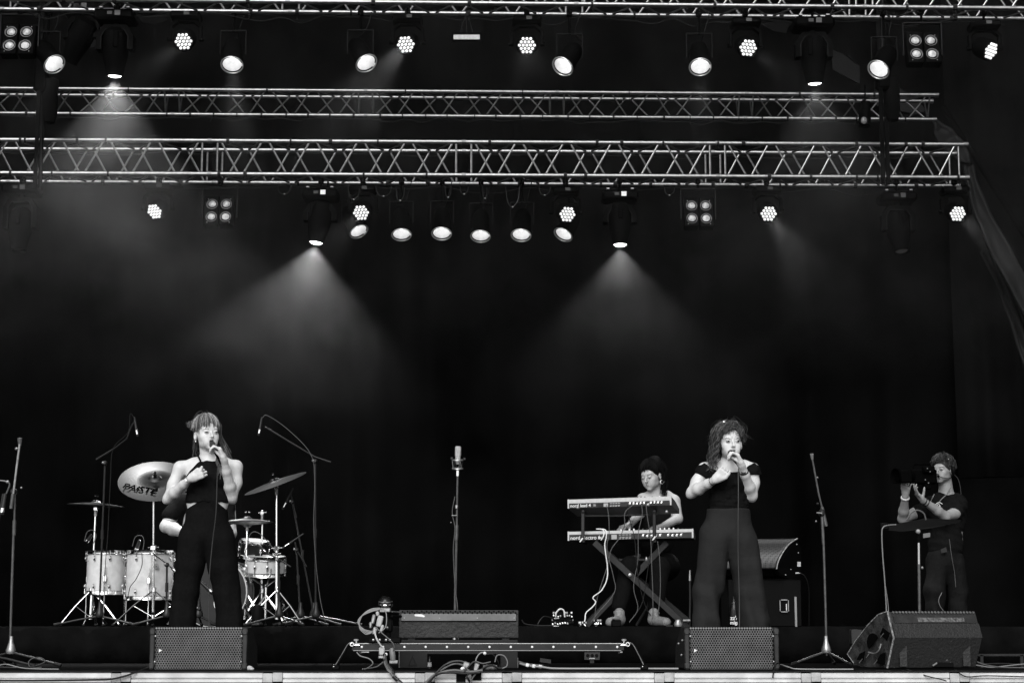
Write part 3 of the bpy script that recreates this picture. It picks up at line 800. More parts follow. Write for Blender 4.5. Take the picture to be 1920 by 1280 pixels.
# a loose steering handle/lens seen by the right hoist
hs = thing('spare_spotlight', 'small unlit spotlight hanging beside the right chain hoist', 'stage lamp', W(1622, 180, 16.6))
MB().lathe([(0, .12), (.045, .11), (.055, 0), (.06, -.13), (.052, -.13), (.045, -.11), (0, -.1)], o=W(1622, 212, 16.6), d=(.1, .1, 1), seg=18).build('can', FIXB, hs)
MB().tube([W(1622, 205, 16.6), W(1622, 160, 16.6)], .008, 6).build('rod', FIXB, hs)
MB().ball(W(1620, 226, 16.5), .03, sc=(1, .5, 1.2)).build('lens', mat('pale_lens', .1, .2, emit=.015), hs)  # faint emission painted into the unlit lens

# stage smoke lit by the lamps
SM = bpy.data.materials.new('stage_smoke'); SM.use_nodes = True; n = SM.node_tree; n.nodes.clear()
o_ = n.nodes.new('ShaderNodeOutputMaterial'); pv = n.nodes.new('ShaderNodeVolumePrincipled')
pv.inputs['Color'].default_value = (1, 1, 1, 1); pv.inputs['Density'].default_value = .035; pv.inputs['Anisotropy'].default_value = .45
HET = True; SMOKE_OFF = (11.9, 9, 5)
if HET:
    tc = n.nodes.new('ShaderNodeTexCoord'); nz = n.nodes.new('ShaderNodeTexNoise'); nz.inputs['Scale'].default_value = 1.0; nz.inputs['Detail'].default_value = 7; nz.inputs['Roughness'].default_value = .66
    nz.inputs['Distortion'].default_value = 1.0
    mr = n.nodes.new('ShaderNodeMapRange'); mr.inputs['From Min'].default_value = .45; mr.inputs['From Max'].default_value = .68
    mr.inputs['To Min'].default_value = .0008; mr.inputs['To Max'].default_value = .019
    mp = n.nodes.new('ShaderNodeMapping'); mp.inputs['Location'].default_value = SMOKE_OFF
    n.links.new(tc.outputs['Object'], mp.inputs[0]); n.links.new(mp.outputs[0], nz.inputs['Vector']); n.links.new(nz.outputs['Fac'], mr.inputs['Value']); 
    sp3 = n.nodes.new('ShaderNodeSeparateXYZ'); hgt = n.nodes.new('ShaderNodeMapRange'); hgt.interpolation_type = 'SMOOTHSTEP'
    hgt.inputs['From Min'].default_value = -2.1; hgt.inputs['From Max'].default_value = .35; hgt.inputs['To Min'].default_value = .03; hgt.inputs['To Max'].default_value = 1.0
    mu = n.nodes.new('ShaderNodeMath'); mu.operation = 'MULTIPLY'     # beam fade put into the smoke: density thins downward
    n.links.new(tc.outputs['Object'], sp3.inputs[0]); n.links.new(sp3.outputs[2], hgt.inputs['Value'])
    n.links.new(mr.outputs[0], mu.inputs[0]); n.links.new(hgt.outputs[0], mu.inputs[1]); n.links.new(mu.outputs[0], pv.inputs['Density'])
n.links.new(pv.outputs[0], o_.inputs['Volume'])
hz = MB().box((0, 0, 0), (15.2, 7.7, 7.99)).build('haze', SM, sm=False); hz.location = (0, 17.55, 4.0); tag(hz, kind='stuff')

# ------------------------------------------------------------------ people
def head_frame(c, yaw, pitch=0, roll=0, s=1.0):
    """c: head centre (between the ears, eye level); face looks to the camera at yaw 0, + turns to picture right; pitch + looks up"""
    M = Matrix.Rotation(R(180+yaw), 3, 'Z') @ Matrix.Rotation(R(pitch), 3, 'X') @ Matrix.Rotation(R(roll), 3, 'Y')
    def P(x, y, z): return Vector(c)+M@Vector((x*s, y*s, z*s))
    P.M = M; P.s = s; P.c = Vector(c); return P
def E(P, r): return tuple(q*P.s for q in r)
def add_head(f, P, mouth=0.0, male=False):
    M = P.M
    f.ell(P(0, -.018, .030), E(P, (.0735, .094, .086)), M, .01)
    f.ell(P(0, .022, -.020), E(P, (.0625, .066, .080)), M, .02)
    f.ell(P(0, .044, -.072), E(P, (.037, .042, .036)), M, .022)
    f.ell(P(0, .068, -.098), E(P, (.021 if not male else .026, .019, .015)), M, .014)
    for s in (-1, 1):
        f.ell(P(s*.036, .054, -.028), E(P, (.024, .025, .024)), M, .022)
        f.ell(P(s*.022, .060, -.058), E(P, (.026, .026, .030)), M, .02)
        f.ell(P(s*(.042 if male else .036), .020, -.068), E(P, (.018, .034, .024)), M, .018)
        f.ell(P(s*.0325, .096, .0), E(P, (.0165, .012, .0105)), M, .008, True)
        f.ell(P(s*.0305, .082, -.001), E(P, (.0125, .0115, .0085)), M, .004)
        f.ell(P(s*.076, -.008, -.018), E(P, (.009, .017, .029)), M, .006)
        f.ell(P(s*.082, -.004, -.014), E(P, (.005, .009, .015)), M, .003, True)
    f.ell(P(0, .070, .022), E(P, (.048, .018, .020)), M, .022)
    f.cap(P(0, .086, .006), P(0, .111, -.030), .0050*P.s, .0080*P.s, .007)
    for s in (-1, 1): f.ell(P(s*.0085, .100, -.0325), E(P, (.0065, .008, .0058)), M, .004)
    if mouth > 0:
        f.ell(P(0, .094, -.063), E(P, (.016, .016, .0075+mouth*.006)), M, .003, True)
def face_parts(body, P, lips=LIPS, brow=BROW, mouth=0.0, closed=0.0, iris=(0, 0), brow_z=.0215, brow_tilt=.0):
    """eyes, brows, lips as children of the body"""
    M = P.M
    for s in (-1, 1):
        e = P(s*.0315, .0885, -.0005)
        if closed < .9:
            ey = MB().ball((0, 0, 0), 1, 10, 8, sc=E(P, (.0105, .0062, .0045*(1-closed))), rot=None)
            ey.v = [tuple(M@Vector(v)+e) for v in ey.v]; ey = ey.build('eye', EYEW, body)
            ir = MB().ball((0, 0, 0), .0058*P.s, 8, 6, sc=(1, .6, .9*(1-closed*.5))); q = P(s*.0315+iris[0], .0937, -.0005+iris[1])
            ir.v = [tuple(M@Vector(v)+q) for v in ir.v]; ir.build('iris', IRIS, ey)
        lid = [P(s*(.0315+dx), .0925-abs(dx)*.28, (.0045*(1-closed)+.001-dx*dx*24) if closed < .8 else (-.0045+dx*dx*22)) for dx in (-.013, -.007, 0, .007, .013)]
        MB().tube(smooth(lid, 3), [.0008]+[.0015]*(len(smooth(lid, 3))-2)+[.0008], 5).build('eyelashes', BROWD, body)
        if closed < .9:
            lo = [P(s*(.0315+dx), .0925-abs(dx)*.28, -.0055*(1-closed*.6)+dx*dx*18) for dx in (-.011, 0, .011)]
            MB().tube(smooth(lo, 3), .0008, 4).build('eyelid', BROW, body)
        br = [P(s*.017, .0945, brow_z-.003+brow_tilt*-.004), P(s*.028, .0945, brow_z-.001), P(s*.040, .088, brow_z+.001+brow_tilt*.002), P(s*.049, .079, brow_z-.002)]
        bs = smooth(br, 4); MB().tube(bs, [(.0008 if i == 0 else .0020-.0012*i/len(bs)) for i in range(len(bs))], 6).build('eyebrow', brow, body)
    g = .0028+mouth*.0085
    up = [P(x, .0935-abs(x)*.45, -.0630+g+(.0018 if abs(abs(x)-.006) < .004 else 0)-abs(x)*.10-(g*.8 if abs(x) > .018 else 0)) for x in (-.0225, -.014, -.006, 0, .006, .014, .0225)]
    MB().tube(up, [.0012, .0030, .0040, .0036, .0040, .0030, .0012], 7).build('upper_lip', lips, body)
    dn_ = [P(x, .0925-abs(x)*.45, -.0630-g-abs(x)*-.10+(g*.8 if abs(x) > .018 else 0)) for x in (-.0215, -.012, 0, .012, .0215)]
    MB().tube(dn_, [.0012, .0042, .0048, .0042, .0012], 7).build('lower_lip', lips, body)
    if mouth > 0:
        q = P(0, .084, -.0630); m_ = MB().ball((0, 0, 0), 1, 10, 8, sc=E(P, (.0165, .006, g)))
        m_.v = [tuple(M@Vector(v)+q) for v in m_.v]; m_.build('open_mouth', IRIS, body)

def hand(f, wrist, d, n, curls, s=1.0, thumb=1, tcurl=.5, spread=.25, rw=.024, tdir=None):
    """d wrist->knuckles, n the way the palm faces, curls: 4 lists of 3 angles (deg)"""
    wrist = Vector(wrist); d = Vector(d).normalized(); n = (Vector(n)-d*Vector(n).dot(d)).normalized(); sd_ = d.cross(n)
    k0 = []
    for i in range(4):
        o = (i-1.5)*.0195
        kb = wrist+d*(.086-.004*abs(i-1)*1.2)*s+sd_*thumb*-o*s*1.0
        k0.append(kb)
        f.cap(wrist+sd_*thumb*-o*.55*s+d*.012, kb, .0155*s, .0125*s, .012)
    f.cap(wrist, wrist+d*.03*s, rw*s*.86, .022*s, .015)
    for i in range(4):
        L = [(.041, .025, .020), (.045, .028, .021), (.042, .026, .021), (.033, .020, .018)][i]
        o = (i-1.5); p = k0[i]; dd = (d+sd_*thumb*-o*spread*.22).normalized(); r0 = [.0088, .009, .0086, .0078][i]
        ang = 0
        for j in range(3):
            ang = curls[i][j]
            q = Quaternion(dd.cross(n).normalized(), R(ang)); dd2 = q@dd; n2 = q@n
            e = p+dd2*L[j]*s
            f.cap(p, e, (r0-.0006*j)*s, (r0-.0006*(j+1))*s, .0035)
            p = e; dd = dd2; n = n2
        n = (Vector(n)-d*0) if False else n
        n = n0 if False else n
        # restore palm normal for the next finger
        n = (sd_.cross(d)).normalized()
    tb = wrist+d*.028*s+sd_*thumb*.020*s
    td = Vector(tdir).normalized() if tdir is not None else (d*.62+sd_*thumb*.62+n*.45).normalized()
    p1 = tb+td*.042*s; f.cap(tb, p1, .0150*s, .0115*s, .010)
    td2 = (td+d*tcurl-sd_*thumb*tcurl*.9+n*tcurl*.3).normalized(); p2 = p1+td2*.031*s; f.cap(p1, p2, .0112*s, .0100*s, .003)
    td3 = (td2+d*.1-sd_*thumb*tcurl*.5).normalized(); f.cap(p2, p2+td3*.022*s, .0100*s, .0085*s, .003)

def hair_shell(name, body, P, m_, count, th0, azr, length, rx=.080, ry=.101, rz=.093, cz=.032, cy=-.018, curl=0, cfreq=30, rad=.0018, drift=(0, 0, 0), jit=.004, seed=1, th1=lambda a: 105, steps=12, flare=0.0, lift=0.0):
    rng = random.Random(seed); mb = MB()
    for i in range(count):
        az = rng.uniform(*azr); t0 = R(rng.uniform(*th0)); t1 = R(th1(az)+rng.uniform(-6, 6)); L = length(az)*rng.uniform(.62, 1.12)
        jr = 1+rng.uniform(-jit, jit*2.2)/.09; pts = []; ph = rng.uniform(0, 6.28); a = R(az)
        ns = max(3, int(steps*.55))
        for k in range(ns+1):
            th = t0+(t1-t0)*k/ns; q = Vector((rx*math.sin(th)*math.cos(a), cy+ry*math.sin(th)*math.sin(a), cz+rz*math.cos(th)))
            q = Vector((q.x*jr, cy+(q.y-cy)*jr, cz+(q.z-cz)*jr+lift*math.sin(th)))
            pts.append(P(*q))
        nh = int(steps*.6) if L > .02 else 0
        if nh:
            outw = P.M@Vector((math.cos(a), math.sin(a), 0))
            p = pts[-1]; v = (pts[-1]-pts[-2]).normalized()
            for k in range(1, nh+1):
                t = k/nh; v = (v*.55+Vector((0, 0, -1))*.6+outw*flare+Vector(drift)*.5).normalized(); p = p+v*L/nh; pts.append(p.copy())
        pts = smooth(pts, 3 if curl else 2)
        if curl:
            fr = frames(pts); n_ = len(pts); amp = curl*rng.uniform(.6, 1.3)
            S_ = 0; out = []
            for k, (p, (X, Y, T)) in enumerate(zip(pts, fr)):
                if k: S_ += (pts[k]-pts[k-1]).length
                w_ = min(1, k/n_*2.2); out.append(p+(X*math.cos(S_*cfreq*6.28+ph)+Y*math.sin(S_*cfreq*6.28+ph))*amp*w_)
            pts = out
        n_ = len(pts); rr = [rad*rng.uniform(.8, 1.3)*(1-.65*(k/n_)**2) for k in range(n_)]
        mb.tube(pts, rr, 4, cap=False)
    o = mb.build(name, m_, body); return o

def shoe(parent, c, yaw=0, m_=BLACKG, L=.25):
    q = Matrix.Rotation(R(yaw), 3, 'Z'); f = Field(.006); c = Vector(c)
    f.cap(c+q@Vector((0, .05, .045)), c+q@Vector((0, -L+.09, .032)), .040, .036, .02)
    f.cap(c+q@Vector((0, .05, .06)), c+q@Vector((0, .04, .10)), .04, .042, .02)
    zz = c.z+.004
    f.post.append(lambda X, Y, Z, F: np.maximum(F, zz-Z)); return f.bake('shoe', m_, parent)

# --- first singer
DS = 12.3
def Jf(D0): return lambda x, y, d=0.0: W(x, y, D0+d)
J = Jf(DS)
sx = lambda x: J(x, 900).x
szz = lambda y: J(390, y).z
s1 = thing('person', 'singer in a black halter jumpsuit with bare shoulders holding a microphone to her open mouth', 'person', GX(388, DS), 'performers on the stage')
P1 = head_frame(J(388, 813, .0), 28, 2, 2, 1.05)
f = Field(.0036)
add_head(f, P1, mouth=.8)
f.cap(P1(0, -.022, -.055), J(392, 868, .035), .047, .056, .02)
f.chain([J(392, 866, .04), J(365, 868, .03), J(340, 876, .03)], [.045, .032, .042], .035)
f.chain([J(392, 866, .04), J(419, 866, .03), J(440, 875, .03)], [.045, .032, .042], .035)
f.ell(J(391, 893, .02), (.150, .085, .115), None, .04)
f.ell(J(389, 938, .02), (.144, .085, .14), None, .05)
f.ell(J(388, 975, .02), (.125, .08, .09), None, .05)
eR, wR = J(315.5, 934, .02), J(357, 897, -.165)
f.chain([J(337, 878, .03), J(326, 908, .02), eR], [.044, .039, .033], .03)
f.chain([eR, eR.lerp(wR, .30), eR.lerp(wR, .7), wR], [.0350, .0385, .029, .0215], .015); f.cap(eR, eR+Vector((-.018, .01, -.018)), .026, .020, .02)
hand(f, wR, J(376, 886, -.185)-wR, Vector((.1, .98, .15)), [(68, 88, 60)]*4, thumb=-1, tcurl=.7, spread=0, tdir=(.55, -.25, .75))
eL, wL = J(434.5, 932, .02), J(420.5, 863, -.15)
f.chain([J(443, 875, .03), J(442, 905, .03), eL], [.043, .039, .034], .03)
f.chain([eL, eL.lerp(wL, .30), eL.lerp(wL, .7), wL], [.0355, .0385, .029, .0215], .015); f.cap(eL, eL+Vector((.008, .012, -.024)), .027, .020, .02)
micA, micB = J(398.5, 833, -.138), J(411, 859, -.125)
hand(f, wL, J(411, 838, -.170)-wL, Vector((-.75, -.1, -.1)), [(38, 62, 34), (48, 68, 34), (54, 70, 34), (56, 66, 30)], thumb=1, tcurl=.35, spread=.1, tdir=(-.75, .18, .55))
b1 = f.bake('body', SKIN, s1)
face_parts(b1, P1, LIPS, BROW, mouth=.8, closed=.45, brow_tilt=-.2)
# halter top
f = Field(.005)
f.ell(J(391, 893, .02), (.158, .096, .125), None, .04); f.ell(J(389.5, 936, .015), (.149, .100, .15), None, .05)
f.ell(J(372, 897, -.045), (.062, .05, .055), None, .03); f.ell(J(410, 897, -.045), (.062, .05, .055), None, .03)
f.post.append(clip_z([(sx(x), szz(y)) for x, y in ((332, 905), (343, 899), (360, 880), (376, 862.5), (391, 865), (407, 863), (424, 880), (438, 899), (450, 905))]))
f.post.append(clip_z([(sx(300), szz(942.5)), (sx(480), szz(942.5))], False))
f.post.append(folds(.004, 70, 40))
f.bake('halter_top', TOPB, s1)
st = smooth([J(376, 864, -.075), J(371, 853, -.04), J(370, 846, .02), J(385, 842, .09), J(402, 846, .06), J(407, 853, -.02), J(406, 864, -.07)], 5)
MB().tube(st, .0065, 6).build('neck_strap', TOPB, s1)
# trousers
f = Field(.006)
f.ell(J(388.5, 965, .02), (.143, .104, .12), None, .05); f.cap(J(388.5, 935, .02)-Vector((.050, 0, 0)), J(388.5, 935, .02)+Vector((.050, 0, 0)), .100, .100, .03)
f.ell(J(387, 1000, .02), (.180, .118, .12), None, .06)
f.chain([J(364, 1015, .01), J(356, 1060, 0), J(348, 1110, 0), J(342, 1165, -.01), J(340, 1225, -.01)], [.112, .095, .086, .088, .094], .02)
f.chain([J(411, 1015, .01), J(418, 1060, .01), J(424, 1110, .02), J(430, 1165, .02), J(432, 1225, .02)], [.112, .099, .092, .094, .098], .02)
f.post.append(clip_z([(sx(x), szz(y)) for x, y in ((330, 960), (348, 958), (377, 940), (407, 940), (430, 958), (450, 960))]))
f.post.append(folds(.011, 44, 5, .4, szz(970), szz(1220)))
f.post.append(folds(.004, 24, 26, 1.1))
z_h = .03
f.post.append(lambda X, Y, Z, F: np.maximum(F, z_h-Z))
f.bake('wide_trousers', PANTB, s1)
for x in (342, 431): shoe(s1, GX(x, DS-.02), 0)
# hair
HAIRDK = mat('hair_shadow', .045, .6, spec=.2)
def locks(name, body, P, mats, counts, seed, **k):
    for n_, (m_, c_) in enumerate(zip(mats, counts)): hair_shell(name, body, P, m_, c_, seed=seed+n_*7, **k)
f = Field(.0045); f.ell(P1(0, -.022, .034), E(P1, (.0765, .0975, .0895)), P1.M, .01)
f.ell(P1(0, .085, -.030), E(P1, (.0655, .075, .090)), P1.M, .006, True); f.ell(P1(0, 0, -.10), (.12, .12, .09), P1.M, .01, True)
f.ell(P1(.06, .04, -.02), (.03, .05, .05), P1.M, .01, True); f.ell(P1(-.06, .04, -.02), (.03, .05, .05), P1.M, .01, True)
hc = f.bake('hair', HAIRDK, b1)
M3 = (HAIRDK, HAIRL, HAIRLL)
locks('hair_lock', hc, P1, M3, (26, 60, 60), 3, th0=(4, 40), azr=(95, 250), length=lambda a: 0, th1=lambda a: 86 if a > 135 else 70, rx=.080, ry=.101, rz=.096, jit=.005, rad=.0034)
locks('hair_lock', hc, P1, M3, (30, 50, 44), 103, th0=(4, 40), azr=(-70, 85), length=lambda a: 0, th1=lambda a: 86 if a < 45 else 70, rx=.080, ry=.101, rz=.096, jit=.005, rad=.0034)
locks('fringe_lock', hc, P1, M3, (8, 16, 14), 203, th0=(14, 30), azr=(98, 146), length=lambda a: .030, th1=lambda a: 76+5*math.sin(a*.5), rx=.081, ry=.106, rz=.095, jit=.004, rad=.0027)
locks('fringe_lock', hc, P1, M3, (7, 14, 10), 303, th0=(14, 30), azr=(34, 84), length=lambda a: .030, th1=lambda a: 77+5*math.sin(a*.6), rx=.081, ry=.106, rz=.095, jit=.004, rad=.0027)
locks('temple_lock', hc, P1, (HAIRDK, HAIRL), (8, 10), 403, th0=(40, 60), azr=(14, 36), length=lambda a: .035, th1=lambda a: 88, rx=.079, ry=.099, rz=.094, jit=.003, rad=.0024)
locks('long_lock', hc, P1, M3, (60, 60, 22), 503, th0=(60, 85), azr=(160, 262), length=lambda a: .27, th1=lambda a: 102, drift=(.50, 0, 0), rx=.080, ry=.101, jit=.009, flare=.07, rad=.0022, curl=.004, cfreq=5)
locks('long_lock', hc, P1, (HAIRDK, HAIRL), (14, 8), 603, th0=(70, 85), azr=(275, 330), length=lambda a: .17, th1=lambda a: 102, drift=(-.10, 0, 0), rx=.072, ry=.095, jit=.006, rad=.0018)
hair_shell('flyaway_hair', hc, P1, HAIRL, 60, (10, 50), (0, 360), lambda a: .02, th1=lambda a: 80, rx=.083, ry=.104, rz=.099, jit=.011, seed=78, rad=.0006, curl=.006, cfreq=6)
mb = MB(); rng = random.Random(9)
for i in range(90):
    c0 = J(361+rng.gauss(0, 3.0), 797+rng.gauss(0, 3.2), .05+rng.gauss(0, .012)); rr_ = rng.uniform(.010, .024); ax_ = Vector([rng.gauss(0, 1) for _ in range(3)]).normalized(); q_ = ax_.to_track_quat('Z', 'Y'); a0_ = rng.uniform(0, 6.28); sp0 = rng.uniform(2.0, 4.6)
    mb.tube([c0+q_@Vector((rr_*math.cos(a0_+sp0*t/9), rr_*math.sin(a0_+sp0*t/9), .012*t/9)) for t in range(10)], [.0012]*9+[.0006], 4, cap=False)
for i in range(10):
    a = J(356, 797, .05); b = a+Vector((rng.uniform(-.03, -.008), 0, rng.uniform(-.01, .03))); mb.tube(smooth([a, (a+b)/2+Vector((0, 0, .008)), b, b+Vector((rng.uniform(-.004, .01), 0, rng.uniform(-.012, .012)))], 3), .0009, 4, cap=False)
mb.build('hair_bun', HAIRL, hc)
mb = MB()
for i in range(26):
    a = J(408+rng.gauss(0, 2), 850, -.05); mb.tube(smooth([a, J(411+rng.gauss(0, 3), 868, -.09), J(414+rng.gauss(0, 3), 888+rng.gauss(0, 5), -.105)], 3), .0015, 4, cap=False)
mb.build('shoulder_lock', HAIRL, hc)
MB().ball(P1(.079, .006, -.052), .006).build('earring', CHROME, b1)
MB().ring(wR+(eR-wR)*.06, eR-wR, .027, .0015, 20, 5).build('bracelet', CHROME, b1)

def mic(label, A, B, cable, r=.0125, group='hand held microphones', cat='microphone'):
    A, B = Vector(A), Vector(B); d = (B-A).normalized(); L = (B-A).length
    root = thing('hand_microphone', label, cat, A, group)
    MB().lathe([(0, -.022), (.012, -.020), (.0195, -.010), (.0215, 0), (.0205, .010), (.017, .020), (.016, .024)], o=A, d=d, seg=18).build('grille_ball', mat('mic_mesh', .07, .35, metal=.5, bump=(900, .8)), root)
    MB().ring(A+d*.002, d, .0216, .0018, 22, 6).build('grille_band', DARKST, root)
    MB().lathe([(.0165, .022), (.017, .03), (.0155, .06), (.0125, L), (.012, L+.035), (.009, L+.04), (0, L+.041)], o=A, d=d, seg=16).build('handle', FIXB, root)
    MB().tube(smooth(cable, 6), .0036, 6).build('cable', mat('mic_cable', .05, .45), root)
    return root
mic('black microphone held by the singer in the halter jumpsuit', micA, micB, [micB+(micB-micA).normalized()*.035, J(409, 872, -.12), J(407, 900, -.15), J(405, 960, -.17), J(398, 1020, -.15), J(393, 1075, -.16), J(392, 1120, -.17), J(392, 1165, -.2), GX(394, DS-.3, .01), GX(430, DS-.4, .006)])

# --- second singer
J = Jf(12.25); sx = lambda x: J(x, 900).x
szz = lambda y: J(1366, y).z
s2 = thing('person', 'curly haired singer in a black boat neck top and charcoal wide trousers holding a microphone', 'person', GX(1369, 12.25), 'performers on the stage')
P2 = head_frame(J(1368, 829, 0), 7, -1, 1, 1.05)
f = Field(.0036)
add_head(f, P2, mouth=.35)
f.cap(P2(0, -.022, -.055), J(1368, 872, .035), .046, .056, .02)
f.chain([J(1368, 872, .04), J(1342, 872, .03), J(1322, 879, .03)], [.045, .034, .046], .035)
f.chain([J(1368, 872, .04), J(1395, 873, .03), J(1411, 880, .03)], [.045, .034, .046], .035)
f.ell(J(1367, 900, .02), (.145, .085, .115), None, .04)
f.ell(J(1367, 940, .02), (.125, .085, .14), None, .05)
eR, wR = J(1297.5, 923, .02), J(1340, 899.5, -.165)
f.chain([J(1320, 883, .03), J(1308, 903, .025), eR], [.044, .040, .035], .03)
f.chain([eR, eR.lerp(wR, .30), eR.lerp(wR, .7), wR], [.037, .040, .031, .0225], .015); f.cap(eR, eR+Vector((-.014, .01, -.018)), .028, .022, .02)
hand(f, wR, J(1357, 885.5, -.19)-wR, Vector((.1, .98, .15)), [(72, 88, 60)]*4, thumb=-1, tcurl=.7, spread=0, tdir=(.8, -.35, .25))
eL, wL = J(1409.5, 929, .02), J(1391, 873, -.15)
f.chain([J(1410, 883, .03), J(1412, 905, .03), eL], [.044, .040, .035], .03)
f.chain([eL, eL.lerp(wL, .30), eL.lerp(wL, .7), wL], [.037, .040, .031, .0225], .015); f.cap(eL, eL+Vector((.004, .012, -.022)), .028, .022, .02)
micA, micB = J(1370.5, 849, -.132), J(1383, 868, -.12)
hand(f, wL, J(1380, 849, -.170)-wL, Vector((-.75, -.1, -.1)), [(40, 66, 34), (50, 70, 34), (55, 70, 34), (58, 66, 30)], thumb=1, tcurl=.35, spread=.05, tdir=(-.8, .18, .45))
b2 = f.bake('body', SKIN, s2)
face_parts(b2, P2, LIPSN, BROWD, mouth=.35, closed=.1, iris=(-.002, .0), brow_tilt=.25, brow_z=.0185)
f = Field(.005)
f.ell(J(1367, 898, .02), (.153, .097, .12), None, .04); f.ell(J(1366, 940, .02), (.134, .094, .15), None, .05)
f.ell(J(1351, 903, -.042), (.058, .05, .052), None, .03); f.ell(J(1384, 903, -.042), (.058, .05, .052), None, .03)
f.chain([J(1368, 880, .03), J(1342, 878, .03), J(1322, 884, .03), J(1315, 896, .028)], [.054, .05, .060, .0575], .02)
f.chain([J(1368, 880, .03), J(1395, 879, .03), J(1409, 884, .03), J(1412, 896, .03)], [.054, .05, .059, .057], .02)
f.post.append(clip_z([(sx(x), szz(y)) for x, y in ((1290, 845), (1313, 860), (1318, 862), (1330, 876), (1343, 882.5), (1372, 886.5), (1385, 885), (1399, 877), (1413, 866), (1418, 864), (1440, 850))]))
f.post.append(folds(.0035, 80, -60)); f.post.append(folds(.005, 40, 150, .6, szz(905), szz(950)))
def _slv(X, Y, Z, F):  # sleeve hems slope; body hem below
    xl, xr = sx(1324), sx(1406); hem = np.where(X < xl, szz(886)-(X-sx(1305))*.55, np.where(X > xr, szz(890), -9))
    return np.maximum(F, hem-Z)
f.post.append(_slv)
f.bake('boat_neck_top', TOPB, s2)
f = Field(.006)
f.ell(J(1366, 962, .02), (.147, .104, .12), None, .05); f.cap(J(1366, 940, .02)-Vector((.045, 0, 0)), J(1366, 940, .02)+Vector((.045, 0, 0)), .102, .102, .03)
f.ell(J(1363.5, 998, .02), (.184, .122, .12), None, .06)
f.chain([J(1343, 1015, .01), J(1334, 1060, 0), J(1327, 1110, 0), J(1322, 1165, -.01), J(1319, 1225, -.01)], [.116, .101, .093, .091, .097], .02)
f.chain([J(1389, 1015, .01), J(1398, 1060, .01), J(1405, 1110, .02), J(1413, 1165, .02), J(1417, 1225, .02)], [.116, .108, .103, .103, .107], .02)
f.post.append(clip_z([(sx(1280), szz(954)), (sx(1450), szz(954))]))
f.post.append(folds(.020, 40, 5, 2.2, szz(985), szz(1220))); f.post.append(folds(.004, 22, 24, .3))
f.post.append(lambda X, Y, Z, F: np.maximum(F, z_h-Z))
f.bake('wide_trousers', PANTG, s2)
for x in (1321, 1416): shoe(s2, GX(x, 12.23), 0)
HAIRMK = mat('hair_brown_shadow', .014, .6, spec=.2)
f = Field(.0045); f.ell(P2(0, -.024, .036), E(P2, (.077, .098, .089)), P2.M, .01)
f.ell(P2(-.012, .085, -.012), E(P2, (.062, .075, .090)), P2.M, .006, True); f.ell(P2(0, 0, -.11), (.12, .12, .09), P2.M, .01, True)
hc = f.bake('hair', HAIRMK, b2)
M3 = (HAIRMK, HAIRM, HAIRML)
locks('crown_curl', hc, P2, M3, (60, 90, 70), 11, th0=(4, 50), azr=(95, 200), length=lambda a: .0, th1=lambda a: 58 if a < 130 else 88, rx=.080, ry=.103, rz=.097, jit=.008, curl=.0085, cfreq=15, rad=.0026)
locks('crown_curl', hc, P2, M3, (70, 100, 80), 111, th0=(4, 50), azr=(-10, 95), length=lambda a: .0, th1=lambda a: 66 if a > 45 else 95, rx=.085, ry=.104, rz=.097, jit=.009, curl=.0095, cfreq=15, rad=.0026)
locks('crown_curl', hc, P2, M3, (50, 70, 30), 211, th0=(4, 50), azr=(190, 350), length=lambda a: .03, th1=lambda a: 95, rx=.083, ry=.107, rz=.097, jit=.009, curl=.0085, cfreq=15, rad=.0026)
locks('side_curl', hc, P2, M3, (54, 74, 44), 311, th0=(48, 90), azr=(-50, 34), length=lambda a: .215, th1=lambda a: 98, rx=.088, ry=.10, rz=.096, jit=.014, curl=.012, cfreq=11, rad=.0027, steps=22, drift=(-.06, -.20, 0), flare=.10)
locks('side_curl', hc, P2, M3, (24, 30, 14), 411, th0=(55, 88), azr=(160, 215), length=lambda a: .035, th1=lambda a: 92, rx=.080, ry=.10, rz=.094, jit=.010, curl=.010, cfreq=13, rad=.0022, steps=18, flare=.10)
locks('nape_curl', hc, P2, M3, (14, 16, 8), 511, th0=(70, 90), azr=(200, 250), length=lambda a: .14, th1=lambda a: 98, rx=.070, ry=.09, rz=.096, jit=.010, curl=.010, cfreq=12, rad=.0020, steps=18)
locks('forehead_curl', hc, P2, (HAIRM, HAIRML), (16, 12), 611, th0=(8, 30), azr=(44, 74), length=lambda a: .035, th1=lambda a: 62, rx=.082, ry=.110, rz=.097, jit=.006, curl=.009, cfreq=14, rad=.0024)
hair_shell('flyaway_hair', hc, P2, HAIRM, 90, (10, 80), (-40, 220), lambda a: .05, th1=lambda a: 84, rx=.088, ry=.106, rz=.102, jit=.018, seed=77, rad=.0007, curl=.016, cfreq=9, flare=.5)
MB().ball(P2(.035, .03, .130), .010, sc=(1.8, .6, .6)).build('hair_clip', CHROME, hc)
q = (eL-wL).normalized(); MB().lathe([(.0285, -.011), (.031, -.009), (.031, .009), (.0285, .011)], o=wL+q*.060, d=q, seg=20).build('watch_strap', RUBBER, b2)
MB().box(wL+q*.060+Vector((-.008, -.031, 0)), (.03, .008, .03), ch=.003).build('watch_case', BLACKG, b2)
MB().ring(wR+(eR-wR)*.10, eR-wR, .028, .0022, 20, 5).build('hair_tie', RUBBER, b2)
mic('black microphone held by the curly haired singer', micA, micB, [micB+(micB-micA).normalized()*.035, J(1384.5, 880, -.12), J(1384.5, 920, -.16), J(1384, 980, -.17), J(1384, 1040, -.16), J(1386, 1110, -.17), J(1386.5, 1165, -.2), GX(1388, 11.95, .01), GX(1430, 11.85, .006)])

